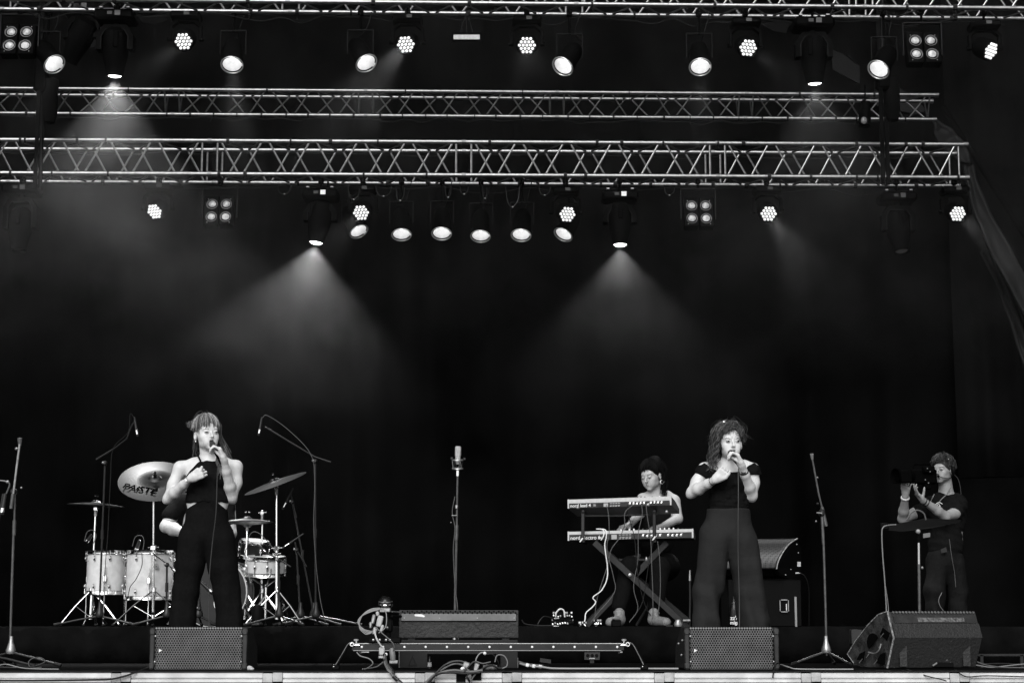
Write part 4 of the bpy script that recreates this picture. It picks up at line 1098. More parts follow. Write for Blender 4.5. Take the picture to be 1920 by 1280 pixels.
# ------------------------------------------------------------------ keyboard player
J = Jf(14.6); sx = lambda x: J(x, 900).x
szz = lambda y: J(1215, y).z
SK3 = mat('skin_olive', .34, .5, spec=.35, var=(30, .08))
s3 = thing('person', 'keyboard player with dark ponytail and round earring looking down behind the two keyboards', 'person', GX(1230, 14.7, RZ), 'performers on the stage')
P3 = head_frame(J(1221, 890.5, 0), -34, -16, 4, 1.0)
f = Field(.0045); add_head(f, P3)
f.cap(P3(0, -.025, -.06), J(1228, 929, .06), .050, .058, .02)
f.chain([J(1228, 930, .06), J(1206, 935, .05)], [.05, .048], .03); f.chain([J(1228, 930, .06), J(1250, 930, .06), J(1262, 938, .05)], [.048, .042, .050], .03)
f.ell(J(1229, 965, .06), (.135, .09, .15), None, .04); f.ell(J(1230, 1005, .08), (.13, .09, .16), None, .05)
eR, wR = J(1199, 962, -.02), J(1180, 984.5, -.17)
f.chain([J(1205, 938, .05), eR], [.05, .042], .02); f.chain([eR, wR], [.040, .026], .02)
hand(f, wR, J(1160, 990, -.26)-wR, Vector((0, 0, -1)), [(25, 30, 20)]*4, thumb=1, tcurl=.2, spread=.5)
eL, wL = J(1270, 972, 0), J(1240, 988, -.2)
f.chain([J(1264, 940, .05), eL], [.050, .042], .02); f.chain([eL, wL], [.040, .026], .02)
hand(f, wL, J(1222, 990, -.28)-wL, Vector((0, 0, -1)), [(25, 30, 20)]*4, thumb=-1, tcurl=.2, spread=.5)
b3 = f.bake('body', SK3, s3)
face_parts(b3, P3, LIPSN, BROWD, closed=.95)
f = Field(.006); f.ell(J(1229, 968, .06), (.145, .102, .15), None, .04); f.ell(J(1230, 1010, .08), (.145, .104, .17), None, .05)
f.post.append(clip_z([(sx(x), szz(y)) for x, y in ((1195, 945), (1203, 930), (1213, 938), (1228, 942), (1243, 937), (1252, 928), (1262, 940))]))
f.bake('sleeveless_top', TOPB, s3)
f = Field(.008); hp = J(1230, 1062, .1); 
for k, xk in ((-1, 1175), (1, 1232)):
    kn = Vector((GX(xk+8, 14.2, 0).x, 14.2, .72)); an = Vector((GX(xk-12 if k < 0 else xk, 14.1, 0).x, 14.15, RZ+.16))
    f.chain([hp+Vector((k*.08, 0, 0)), kn, an], [.11, .078, .062], .03)
f.ell(hp, (.18, .14, .12), None, .04); f.bake('trousers', PANTB, s3)
for k, xk in ((-1, 1160), (1, 1230)):
    an = Vector((GX(xk, 14.15, 0).x, 14.15, RZ+.20)); MB().tube([an, an-Vector((0, 0, .10))], .036, 12).build('ankle', SK3, b3)
shw = mat('white_canvas', .15, .7, var=(60, .3), bump=(60, .4))
shoe(s3, GX(1231, 13.95, RZ), 25, shw, .24); shoe(s3, GX(1158, 13.95, RZ), -25, shw, .24)
f = Field(.005); f.ell(P3(0, -.026, .034), (.083, .105, .095), P3.M, .01); f.ell(P3(-.008, .085, -.028), (.060, .075, .085), P3.M, .006, True)
f.ell(P3(0, 0, -.12), (.13, .13, .085), P3.M, .01, True); f.ell(P3(-.01, -.08, .10), (.055, .05, .045), P3.M, .02)
hc = f.bake('hair', HAIRD, b3)
hair_shell('hair_strands', hc, P3, HAIRD, 260, (3, 40), (-10, 190), lambda a: .0, th1=lambda a: 58 if 45 < a < 135 else 88, rx=.085, ry=.107, rz=.098, jit=.004, seed=31, rad=.002)
locks('fringe_lock', hc, P3, (HAIRD,), (70,), 35, th0=(20, 35), azr=(38, 140), length=lambda a: .012+.022*abs(math.sin(a*.16)), th1=lambda a: 60, rx=.084, ry=.108, rz=.096, jit=.004, rad=.003)
hair_shell('long_strands', hc, P3, HAIRD, 260, (50, 85), (175, 365), lambda a: .23, th1=lambda a: 100, rx=.092, ry=.11, rz=.10, jit=.012, seed=32, rad=.0024, curl=.006, cfreq=7)
MB().ball(P3(.0, -.02, .128), .011, sc=(1.5, 1, .5)).build('hair_clip', CHROME, hc)
er = P3(-.084, -.0, -.066)
e3 = MB().ring(er, (.25, -1, -.1), .0135, .0045, 24, 8).build('hoop_earring', WHITE, b3); MB().lathe([(0, 0), (.009, 0), (.009, .003), (0, .003)], o=er, d=(.25, -1, -.1), seg=16).build('earring_disc', BLACKG, e3)
st_ = thing('stool', 'black round stool under the keyboard player', 'stool', GX(1235, 14.75, RZ))
o = Vector(st_.location)
MB().lathe([(0, .0), (.16, .0), (.175, .02), (.175, .05), (.16, .07), (0, .075)], o=o+Vector((0, 0, .42)), seg=24).build('seat', CLOTHB, st_)
for k in range(3):
    a = R(120*k+20); MB().tube([o+Vector((0, 0, .3)), o+Vector((math.cos(a)*.22, math.sin(a)*.22, .01))], .011, 8).build('leg', DARKST, st_)
MB().tube([o+Vector((0, 0, .28)), o+Vector((0, 0, .43))], .02, 10).build('post', DARKST, st_)

# ------------------------------------------------------------------ keyboards and their stand
KBL = mat('keyboard_light_edge', .42, .5, var=(60, .1)); KBD = mat('keyboard_back', .03, .45, var=(60, .3)); KBR = mat('keyboard_end', .07, .5)
def keyboard(label, A, B, h, dep, text, tsize, split, tilt=0):
    """A left end top corner, B right end top corner of the back panel (towards the camera)"""
    A, B = Vector(A), Vector(B); u = (B-A); L = u.length; u.normalize(); v = Vector((-u.y, u.x, 0)).normalized(); zz = u.cross(v)
    v = (v*math.cos(tilt)+Vector((0, 0, -1))*math.sin(tilt)).normalized()
    root = thing('keyboard', label, 'keyboard', A-Vector((0, 0, h))); D_ = Vector((0, 0, -1))
    b = MB().prism([A+D_*.004, A+D_*h, A+D_*h+v*dep, A+D_*.03+v*dep, A+D_*.004+v*dep*.45], u*L).build('case', KBR, root, sm=False, bev=.003)
    MB().prism([A+u*.008-v*.003+D_*.002, A+u*.008-v*.003+D_*h*split, A+u*.008+v*.01+D_*h*split, A+u*.008+v*.01+D_*.002], u*(L-.016)).build('light_edge', KBL, root, sm=False)
    MB().prism([A+u*.008-v*.002+D_*h*(split+.02), A+u*.008-v*.002+D_*h*.97, A+u*.008+v*.01+D_*h*.97, A+u*.008+v*.01+D_*h*(split+.02)], u*(L-.016)).build('back_panel', KBD, root, sm=False)
    for s_ in (0, 1):
        q = A+u*(L-.012)*s_-v*.005; MB().prism([q, q+D_*h, q+D_*h+v*.02, q+v*.02], u*.012).build('end_cheek', KBL, root, sm=False)
    rot = Matrix((u, D_*-1, -v)).transposed()
    rot = Matrix((u, -D_, u.cross(-D_))).transposed().to_euler()
    lettering(text, tsize, INK, root, A+u*.02-v*.0045+D_*h*.90, rot, bold=.0002, sx=1.0)
    rng = random.Random(len(text))
    def blk(name, s_, w_, z0, z1, m_, dx=0):
        q = A+u*s_-v*.0035; MB().prism([q+D_*h*z0, q+D_*h*z1, q+D_*h*z1+v*.01, q+D_*h*z0+v*.01], u*w_).build(name, m_, root, sm=False)
    DK = mat('socket_black', .006, .5); GR = mat('grey_print', .30, .5)
    blk('power_socket', L*.29, L*.055, split+.12, .93, DK); blk('rating_plate', L*.35, L*.042, split+.1, .95, GR)
    blk('print_line', L*.25, L*.022, .66, .70, INK); blk('print_line', L*.25, L*.022, .78, .82, INK)
    for k in range(8): blk('printed_mark', L*(.41+.026*(k % 4)), L*.02, split+.1+.25*(k//4), split+.18+.25*(k//4), GR)
    for k in range(4): blk('button', L*(.41+.026*k), L*.016, .86, .94, STEEL)
    for k in range(9):
        q = A+u*L*(.60+.034*k+(.03 if k > 4 else 0))-v*.004+D_*h*(.62+.1*rng.random())
        MB().ring(q, -v, .006, .002, 12, 5).build('jack_socket', CHROME, root)
        MB().prism([q+D_*-.012, q+D_*-.009, q+D_*-.009+v*.005, q+D_*-.012+v*.005], u*.014).build('printed_mark', INK, root, sm=False)
    # keys and knobs on top, facing the player
    kt = MB()
    nk = 36
    for k in range(nk):
        q = A+u*(.03+(L-.06)*k/nk)+v*dep*.52+D_*.026
        kt.box(q+u*(L-.06)/nk*.5+v*dep*.2, ((L-.06)/nk*.9, dep*.4, .014), rot=Matrix((u, v, u.cross(v))).transposed())
    tag(kt.build('keys', WHITE, root, sm=False), kind='stuff') if False else kt.build('keys', WHITE, root, sm=False)
    for k in range(16):
        q = A+u*L*(.42+.035*k)+v*dep*(.1+.22*rng.random())
        if k < 15: MB().lathe([(.007, -.01), (.0065, .012), (.005, .014), (0, .0145)], o=q, seg=10).build('knob', rng.choice([DARKST, WHITE, BLACK]), root)
    return root, u, v, L
def Q(x, y, D): return W(x, y, D)
kb1, u1, v1, L1 = keyboard('upper keyboard with nord lead 4 lettering on its back panel', Q(1064.5, 936, 14.22), Q(1259, 929.5, 13.98), .070, .30, 'nord lead 4', .036, .46, tilt=.16)
kb2, u2, v2, L2 = keyboard('lower longer keyboard with nord electro 6 lettering on its back panel', Q(1064.5, 996, 14.16), Q(1300, 990.5, 14.02), .071, .30, 'nord electro 6', .040, .35, tilt=.02)
ks = thing('keyboard_stand', 'black crossed leg stand holding both keyboards one above the other', 'stand', GX(1180, 14.2, RZ))
def bar(a, b, w_, t_, name, m_=DARKST, root=ks):
    a, b = Vector(a), Vector(b); d = b-a; q = d.to_track_quat('Z', 'Y').to_matrix()
    return MB().box((a+b)/2, (w_, t_, d.length), rot=q, ch=.004).build(name, m_, root)
STM = mat('stand_black', .022, .45, spec=.4, var=(40, .3))
bar(Q(1114, 1016, 14.10), Q(1292, 1178, 14.02), .032, .05, 'crossed_leg', STM); bar(Q(1251, 1016, 14.16), Q(1100, 1172, 14.24), .032, .05, 'crossed_leg', STM)
bar(Q(1114, 1016, 14.36), Q(1292, 1166, 14.40), .032, .05, 'crossed_leg', STM); bar(Q(1251, 1016, 14.40), Q(1104, 1166, 14.46), .032, .05, 'crossed_leg', STM)
bar(Q(1160, 1049, 14.2), Q(1212, 1049, 14.2), .03, .02, 'cross_bar', STM)
MB().ball(Q(1212, 1048, 14.02), .013, sc=(.8, .8, 1.6)).build('lock_knob', STEEL, ks); MB().lathe([(.012, 0), (.012, .012), (0, .014)], o=Q(1181, 1077, 14.03), d=(0, -1, 0), seg=12).build('centre_bolt', STEEL, ks)
for x in (1093, 1227):
    bar(Q(x, 960, 14.06), Q(x, 1017, 14.05), .026, .02, 'upright', STM); bar(Q(x, 958, 14.03), Q(x+4, 962, 14.33), .024, .02, 'support_arm', STM)
    bar(Q(x, 1014, 14.00), Q(x+4, 1018, 14.40), .03, .022, 'support_arm', STM)
MB().tube([Q(1096, 967, 14.12), Q(1160, 967, 14.1), Q(1224, 964, 14.1)], .006, 6).build('cross_rod', STM, ks)
for (x, y) in ((1083, 951), (1215, 946), (1250, 959)): MB().ball(Q(x, y, 13.99), .013, sc=(1, .7, 1)).build('rubber_foot', STEEL, ks)
for (x, y, r_) in ((1090, 1012, 35), (1226, 1009, -25)): bar(Q(x-3, y+4, 13.98), Q(x+3, y-4, 13.98), .012, .012, 'clamp_lever', WHITE)

CAB = mat('black_cable', .014, .5, spec=.4); CABG = mat('grey_cable', .06, .5); CABW = mat('white_cable', .62, .5)
def cable(label, pts, r=.004, m_=CAB, group=None, name='cable', n=6):
    return tag(MB().tube(smooth(pts, n), r, 6).build(name, m_), label, 'cable', group)
cable('white cable hanging from the lower keyboard down to the pedals in a zigzag', [Q(1122, 991, 13.98), Q(1135, 993, 13.96), Q(1137, 1005, 13.95), Q(1134, 1020, 13.95), Q(1136, 1040, 13.94), Q(1139, 1062, 13.94), Q(1138, 1085, 13.93), Q(1128, 1106, 13.92), Q(1112, 1119, 13.92), Q(1117, 1128, 13.92), Q(1110, 1138, 13.9), Q(1099, 1148, 13.9), Q(1097, 1160, 13.88), Q(1095, 1168, 13.86)], .0046, CABW)
cable('short white plug lead beside the lettering of the lower keyboard', [Q(1118, 991, 13.97), Q(1131, 993, 13.95), Q(1132, 1003, 13.94), Q(1127, 1012, 13.94)], .0046, CABW)
for i, pp in enumerate([[(1137, 946), (1141, 965), (1142, 1000), (1138, 1030), (1150, 1080), (1152, 1110), (1120, 1150), (1108, 1166)],
           [(1190, 944), (1172, 960), (1171, 985), (1160, 1010), (1146, 1030), (1139, 1060), (1120, 1120), (1115, 1160)],
           [(1176, 946), (1180, 970), (1190, 1010), (1194, 1060), (1200, 1100), (1212, 1140), (1226, 1160)],
           [(1203, 944), (1204, 965), (1197, 1000), (1196, 1050), (1188, 1100), (1196, 1140), (1180, 1166)],
           [(1211, 944), (1214, 970), (1220, 1010), (1222, 1060), (1224, 1110), (1224, 1150), (1222, 1170)],
           [(1225, 1012), (1216, 1060), (1210, 1100), (1204, 1130), (1190, 1155)], [(1233, 1014), (1237, 1050), (1238, 1110), (1232, 1166)]]):
    cable(['black cable curling from the upper keyboard beside the grey plate', 'black cable looping left from the upper keyboard sockets', 'black cable crossing behind the lower keyboard at its middle', 'black cable hanging straight down near the keyboard stand centre',
           'black cable hanging from the right end sockets of the upper keyboard to the shoe', 'black cable running from the lower keyboard to the cross of the stand legs', 'rightmost thin black cable under the lower keyboard'][i],
          [Q(x, y, 13.93+.012*(i % 4)) for x, y in pp], .0034, [CABG, CABG, CAB][i % 3], 'cables hanging from the keyboards')
# pedals, small mixers on the riser
GEARB = mat('gear_black', .005, .6, spec=.10)
def mixer(label, x, y0, wpx, hpx, D, seed):
    rng = random.Random(seed); a = Q(x, y0, D); s_ = (Q(x+100, y0, D)-a).x/100
    root = thing('small_mixer', label, 'mixer', a); w_, h_ = wpx*s_, hpx*s_
    MB().box(a+Vector((w_/2, .08, h_/2)), (w_, .16, h_), ch=.004).build('case', GEARB, root)
    for k in range(9):
        t = (k+.5)/9; c_ = a+Vector((w_*t, -.004, h_*(.5+.2*rng.random())))
        MB().lathe([(.008, 0), (.008, .014), (.0045, .016), (.0045, .03), (0, .03)], o=c_, d=(0, -1, 0), seg=8).build('plug', rng.choice([CHROME, STEEL, GEARB]), root)
        MB().box(a+Vector((w_*t, .02+.08*rng.random(), h_+.006)), (.012, .012, .014)).build('knob', rng.choice([WHITE, STEEL, GEARB]), root)
    MB().box(a+Vector((w_*.2, -.003, h_*.3)), (w_*.25, .004, .006)).build('print_line', INK, root)
    return root
mixer('small black mixer with chrome plugs lying on the riser left of the keyboards', 1034, 1177, 42, 14, 13.85, 1)
mixer('second small black mixer stacked on top of the one on the riser', 1036, 1162.5, 38, 13, 13.87, 2)
mixer('tiny black pedal with silver plug where the white cable ends', 1084, 1176, 16, 8, 13.8, 3)
mixer('black pedal lying between the white shoe and the left cable', 1115, 1176, 12, 12, 13.85, 4)
cable('white cable arching out of the stacked mixers', [Q(1042, 1156, 13.84), Q(1043, 1148, 13.83), Q(1050, 1141, 13.82), Q(1057, 1144, 13.83), Q(1059, 1156, 13.84)], .006, CABW)
cable('black cable curving left off the stacked mixers', [Q(1036, 1158, 13.84), Q(1020, 1155, 13.82), Q(1010, 1166, 13.8), Q(1008, 1176, 13.8)], .004, CAB)
cable('black cable lying along the riser left of the mixers', [GX(978, 13.8, RZ+.05), GX(985, 13.8, RZ+.02), GX(1008, 13.8, RZ+.008), GX(1036, 13.8, RZ+.008)], .005, CAB)
pd = thing('sustain_pedal', 'black pedal in front of the left white shoe of the keyboard player', 'pedal', GX(1155, 13.75, RZ))
MB().box(Vector(pd.location)+Vector((0, 0, .025)), (.07, .12, .05), ch=.006).build('base', GEARB, pd); MB().box(Vector(pd.location)+Vector((0, -.01, .056)), (.05, .13, .008), ch=.002).build('pedal', DARKST, pd)

# speaker on a case behind the second singer
lp = thing('floor_monitor', 'curved grille monitor speaker on a black case behind the curly haired singer', 'speaker', Q(1440, 1080, 14.2))
arc = [(1494, 1009, 14.0), (1478, 1020, 13.96), (1466, 1036, 13.93), (1458, 1052, 13.92), (1455, 1066, 13.92)]
A_ = [Q(*p) for p in arc]; ux = Vector((-.5, .16, .0)); m = MB(); n_ = 24
for i in range(n_+1):
    t = i/n_
    for p in smooth(A_, 4): m.add([p+ux*t], [])
k = len(smooth(A_, 4)); m.f = [(i*k+j, (i+1)*k+j, (i+1)*k+j+1, i*k+j+1) for i in range(n_) for j in range(k-1)]
GRIL = mat('perforated_steel', .10, .42, metal=.75)
nn = GRIL.node_tree; bs = nn.nodes['Principled BSDF']; tcg = nn.nodes.new('ShaderNodeTexCoord'); vv = nn.nodes.new('ShaderNodeTexVoronoi'); vv.inputs['Scale'].default_value = 75; vv.inputs['Randomness'].default_value = .0
cr = nn.nodes.new('ShaderNodeMapRange'); cr.inputs['From Min'].default_value = .2; cr.inputs['From Max'].default_value = .5; cr.inputs['To Min'].default_value = .01; cr.inputs['To Max'].default_value = .045
nn.links.new(tcg.outputs['Object'], vv.inputs['Vector']); nn.links.new(vv.outputs['Distance'], cr.inputs['Value']); nn.links.new(cr.outputs[0], bs.inputs['Base Color'])
go = m.build('curved_grille', GRIL, lp); go.modifiers.new('s', 'SOLIDIFY').thickness = .003
side = [Q(1494, 1009, 14.0), Q(1502, 1028, 14.1), Q(1503, 1060, 14.15), Q(1499, 1078, 14.15), Q(1478, 1084, 14.05), Q(1462, 1078, 13.98), Q(1455, 1066, 13.92), Q(1458, 1052, 13.92), Q(1466, 1036, 13.93), Q(1478, 1020, 13.96)]
MB().prism(side, ux*.04).build('side_panel', GEARB, lp, sm=False)
MB().tube(smooth([p+Vector((.004, -.006, 0)) for p in A_], 4), .006, 8).build('metal_trim', STEEL, lp)
MB().prism([p+ux*.05+Vector((0, .02, 0)) for p in side[1:6]]+[A_[-1]+ux*.05+Vector((0, .03, 0)), A_[2]+ux*.05+Vector((0, .05, 0)), A_[0]+ux*.05+Vector((0, .04, 0))], ux*.9).build('cabinet', GEARB, lp, sm=False)
MB().box(Q(1498, 1057, 13.95), (.025, .01, .035)).build('panel_switch', STEEL, lp); MB().lathe([(.008, -.01), (.008, .015), (.004, .017), (.004, .03), (0, .03)], o=Q(1494, 1074, 13.95), d=(1, -.3, 0), seg=12).build('plug', STEEL, lp)
for q in ((1490, 1012), (1494, 1020), (1497, 1036), (1483, 1067), (1473, 1077)): MB().ball(Q(*q, 13.95), .006, 8, 6).build('screw', STEEL, lp)
cable('thin cable from the plug of the curved grille monitor', [Q(1500, 1074, 13.93), Q(1508, 1078, 13.93), Q(1514, 1090, 13.95), Q(1517, 1110, 14.0), Q(1517, 1172, 14.1)], .0035, CAB)
fc = thing('flight_case', 'black equipment case with a pale latch and metal edge under the curved monitor', 'case', GX(1440, 14.2, RZ))
c_ = GX(1427, 14.3, RZ); hh = Q(1430, 1086, 14.05).z-RZ
MB().box(c_+Vector((0, 0, hh/2)), (.56, .5, hh), ch=.006).build('body', GEARB, fc)
MB().box(Q(1492, 1149, 14.04), (.017, .02, .25), ch=.002).build('metal_edge', mat('case_edge', .22, .5, metal=.4), fc)
lt = MB(); lc = Q(1470.5, 1135, 14.03)
for s_ in (-1, 1): lt.box(lc+Vector((s_*.032, 0, 0)), (.008, .008, .085), ch=.002); lt.box(lc+Vector((0, 0, s_*.045)), (.05, .006, .006))
lt.build('latch', STEEL, fc); MB().box(lc+Vector((.016, -.002, -.01)), (.006, .008, .05)).build('latch_bar', WHITE, fc)
bt = thing('bottle', 'dark bottle with white lettering standing between the legs of the curly haired singer', 'bottle', GX(1377, 13.75, RZ))
o = Vector(bt.location); MB().lathe([(0, 0), (.034, 0), (.037, .01), (.037, .12), (.03, .15), (.016, .175), (.013, .21), (.015, .212), (.015, .225), (0, .226)], o=o, seg=20).build('glass', BLACKG, bt)
MB().ring(o+Vector((0, 0, .175)), (0, 0, 1), .017, .003, 16, 5).build('neck_ring', STEEL, bt)
lettering("zz'o", .042, INK, bt, o+Vector((-.034, -.039, .050)), (R(90), 0, 0), bold=.001); lettering('migr', .036, INK, bt, o+Vector((-.036, -.0395, .018)), (R(90), 0, 0), bold=.001)
rk = thing('small_stand', 'thin dark stand with a pale tip beside the curly haired singer at left', 'stand', GX(1293, 14.0, RZ))
MB().tube([Q(1293, 1176, 14), Q(1294, 1120, 14), Q(1293.5, 1086, 14)], .008, 8).build('pole', STM, rk); MB().tube([Q(1293.5, 1088, 14), Q(1293.5, 1068, 14)], [.010, .004], 8).build('tip', STEEL, rk); MB().box(Q(1287, 1162, 13.98), (.055, .03, .012)).build('ledge', STEEL, rk)
for i, xx in enumerate((1283,)):
    cb = thing('small_box', 'low dark box at the right edge of the riser by the keyboard stand foot', 'box', GX(1262, 13.8, RZ)); MB().lathe([(0, 0), (.03, 0), (.034, .02), (.02, .05), (0, .055)], o=GX(1272, 13.75, RZ), seg=14).build('dome', STEEL, cb); MB().box(GX(1255, 13.8, RZ+.006), (.05, .05, .012)).build('plate', STM, cb)

# ------------------------------------------------------------------ drum kit
DR = 14.5
SHELL = mat('drum_shell', .52, .35, spec=.5, var=(22, .12), bump=(40, .05)); HEADM = mat('drum_head', .55, .5)
def drum(label, name, c, r, h, axis=(0, 0, 1), lugs=8, legs=0, floor=RZ, front=None, shell=SHELL, cat='drum'):
    """c: centre of the top hoop; drum extends h against axis"""
    c = Vector(c); ax = Vector(axis).normalized(); root = thing(name, label, cat, (c.x, c.y, floor), 'drums of the drum kit')
    MB().lathe([(r, -h+.006), (r, -.006)], o=c, d=ax, seg=40).build('shell', shell, root)
    MB().lathe([(0, -.004), (r+.001, -.004), (r+.002, -.012)], o=c, d=ax, seg=36).build('drum_head', HEADM if not front else front, root)
    MB().lathe([(0, -h+.004), (r+.001, -h+.004)], o=c, d=ax, seg=36).build('bottom_head', HEADM, root)
    hm = CHROME if cat == 'drum' else mat('bass_hoop', .45, .35)
    for z_ in (0, -h):
        sg = 1 if z_ == 0 else -1
        MB().lathe([(r+.004, z_-.026*sg), (r+.010, z_-.026*sg), (r+.006, z_-.022*sg), (r+.006, z_-.002*sg), (r+.009, z_+.004*sg), (r+.002, z_+.005*sg), (r+.004, z_-.026*sg)], o=c, d=ax, seg=40).build('hoop', hm, root)
    q = ax.to_track_quat('Z', 'Y')
    for k in range(lugs):
        a = 2*math.pi*(k+.5)/lugs; rad = q@Vector((math.cos(a), math.sin(a), 0))
        for z_ in ((-.06, -h+.06) if h > .2 else (-h/2,)):
            MB().ball(c+ax*z_+rad*(r+.010), .0105, 8, 6, sc=(1, 1, 2.0), rot=q.to_matrix()).build('lug', CHROME, root)
        MB().tube([c+rad*(r+.012)-ax*.004, c+rad*(r+.012)-ax*(.06 if h > .2 else h-.004)], .003, 5).build('tension_rod', CHROME, root)
        if h > .2: MB().tube([c+rad*(r+.012)-ax*(h-.004), c+rad*(r+.012)-ax*(h-.06)], .003, 5).build('tension_rod', CHROME, root)
    for k in range(legs):
        a = 2*math.pi*k/legs-R(80); p = Vector((c.x+math.cos(a)*(r+.022), c.y+math.sin(a)*(r+.022), 0)); zt = c.z-h*.35
        MB().tube([(p.x, p.y, zt), (p.x, p.y, floor+.05), (p.x+math.cos(a)*.02, p.y+math.sin(a)*.02, floor+.012)], .0052, 8).build('leg', CHROME, root)
        MB().box((p.x-math.cos(a)*.008, p.y-math.sin(a)*.008, zt-.10), (.03, .03, .05), ch=.005).build('leg_bracket', CHROME, root)
        MB().ball((p.x+math.cos(a)*.02, p.y+math.sin(a)*.02, floor+.011), .011, 8, 6).build('rubber_tip', RUBBER, root)
    return root
D = 14.35
ft1 = drum('smaller pale floor drum at the far left of the drum kit', 'floor_tom', Q(200, 1033, D), .148, .335, lugs=8, legs=3)
ft2 = drum('larger pale floor drum with a round dark badge next to the small floor drum', 'floor_tom', Q(282, 1033, D-.05), .18, .375, lugs=8, legs=3)
bp = Q(293, 1061, D-.05-.182); MB().lathe([(0, .0), (.021, .0), (.021, .003), (0, .003)], o=bp, d=(.05, -1, 0), seg=24).build('badge', DARKST, ft2)
MB().ring(bp+Vector((0, -.004, 0)), (.05, -1, 0), .016, .0014, 24, 5).build('badge_ring', INK, ft2); MB().ring(bp+Vector((0, -.004, 0)), (.05, -1, 0), .009, .0014, 5, 5).build('badge_star', INK, ft2)
bdm = mat('bass_head_grey', .022, .5, var=(6, .4)); bc = Q(398, 1109.5, 14.25)
bdr = drum('bass drum with dark front head half hidden behind the first singer', 'bass_drum', bc, .262, .40, axis=(0, -1, 0), lugs=10, front=bdm, cat='bass drum')
MB().lathe([(0, 0), (.072, 0), (.072, .002), (0, .002)], o=bc+Vector((.085, .001, -.085)), d=(0, -1, 0), seg=28).build('sound_hole_ring', WHITE, bdr)
MB().lathe([(0, .0025), (.060, .0025), (.060, .004), (0, .004)], o=bc+Vector((.085, .001, -.085)), d=(0, -1, 0), seg=28).build('sound_hole', mat('hole_dark', .05, .8), bdr)
for s_ in (-1, 1): MB().tube([bc+Vector((s_*.24, .10, -.1)), bc+Vector((s_*.33, -.08, -.262+.012+(RZ-(bc.z-.262))))], .009, 8).build('spur', CHROME, bdr)
snare = drum('pale snare drum on a chrome stand at the right of the drum kit', 'snare_drum', Q(499, 1043, 14.4), .150, .15, axis=(.02, -.10, 1), lugs=10)
sc_ = Q(499, 1081, 14.4)
for k in range(3):
    a = R(120*k-70); p = sc_+Vector((math.cos(a)*.15, math.sin(a)*.15, .01)); MB().tube([p+Vector((0, 0, .05)), p, sc_+Vector((0, 0, -.08))], .007, 8).build('basket_arm', CHROME, snare)
    MB().tube([sc_+Vector((0, 0, -.14)), Vector((sc_.x+math.cos(a+1)*.2, sc_.y+math.sin(a+1)*.2, RZ+.01))], .008, 8).build('stand_leg', CHROME, snare)
MB().tube([sc_+Vector((0, 0, -.06)), Vector((sc_.x, sc_.y, RZ+.06))], .011, 10).build('stand_post', CHROME, snare)
rt = drum('small dark rim tom above the snare drum', 'rack_tom', Q(478, 1013, 14.6), .11, .14, axis=(.1, -.15, 1), lugs=6, shell=mat('dark_shell', .012, .3))
cable('cable bowed between the rack tom and the snare microphone', [Q(462, 1030, 14.3), Q(470, 1000, 14.28), Q(487, 1000, 14.28), Q(515, 1030, 14.3)], .003, CABG)

CYM = mat('cymbal_bronze', .42, .42, metal=.9, bump=(6, .05)); CYMD = mat('dark_cymbal', .16, .35, metal=.9)
for M_, a_, b_ in ((CYM, .022, .045), (CYMD, .03, .07)):     # lathe grooves
    nn = M_.node_tree; bs = nn.nodes['Principled BSDF']; t_ = nn.nodes.new('ShaderNodeTexCoord'); wv = nn.nodes.new('ShaderNodeTexWave'); wv.wave_type = 'RINGS'; wv.rings_direction = 'Z'
    wv.inputs['Scale'].default_value = 60; wv.inputs['Distortion'].default_value = .4; mr_ = nn.nodes.new('ShaderNodeMapRange'); mr_.inputs['To Min'].default_value = a_; mr_.inputs['To Max'].default_value = b_
    nn.links.new(t_.outputs['Object'], wv.inputs['Vector']); nn.links.new(wv.outputs['Fac'], mr_.inputs['Value']); nn.links.new(mr_.outputs[0], bs.inputs['Base Color'])
    bs.inputs['Anisotropic'].default_value = .7; tg = nn.nodes.new('ShaderNodeTangent'); tg.direction_type = 'RADIAL'; tg.axis = 'Z'; nn.links.new(tg.outputs[0], bs.inputs['Tangent'])
def cymbal(label, c, r, axis, m_=CYM, holes=0, double=False):
    c = Vector(c); root = thing('cymbal', label, 'cymbal', c, 'cymbals of the drum kit'); ax = Vector(axis).normalized(); q = ax.to_track_quat('Z', 'Y')
    prof = [(.006, .020), (r*.08, .020), (r*.13, .014), (r*.17, .004), (r*.19, .0), (r*.5, -.007), (r*.85, -.017), (r, -.022), (r, -.0235), (r*.85, -.0185), (r*.5, -.0085), (r*.19, -.0015), (.006, -.001)]
    o = MB().lathe(prof, o=(0, 0, 0), seg=56).build('disc', m_, root, at=(0, 0, 0)); o.rotation_mode = 'QUATERNION'; o.rotation_quaternion = q
    if double:
        o2 = MB().lathe([(a, -b) for a, b in prof], o=(0, 0, -.05), seg=56).build('lower_disc', m_, root, at=(0, 0, 0)); o2.rotation_mode = 'QUATERNION'; o2.rotation_quaternion = q
    for k in range(holes):
        a = 2*math.pi*k/holes; ri = r*(.55 if k % 2 else .8)
        MB().lathe([(0, .0), (.012, .0), (.012, .0015), (0, .0015)], o=c+q@Vector((math.cos(a)*ri, math.sin(a)*ri, -.006-.012*(ri/r))), d=ax, seg=10).build('hole', GEARB, root)
    MB().lathe([(.014, .02), (.015, .03), (.006, .032), (.006, .05), (.009, .052), (.009, .062), (0, .064)], o=c, d=ax, seg=12).build('felt', CLOTHB, root)
    m = MB(); m.tube([c+ax*.05+q@Vector((-.022, 0, 0)), c+ax*.055, c+ax*.05+q@Vector((.022, 0, 0))], [.004, .007, .004], 6); m.build('wing_nut', CHROME, root)
    return root, q
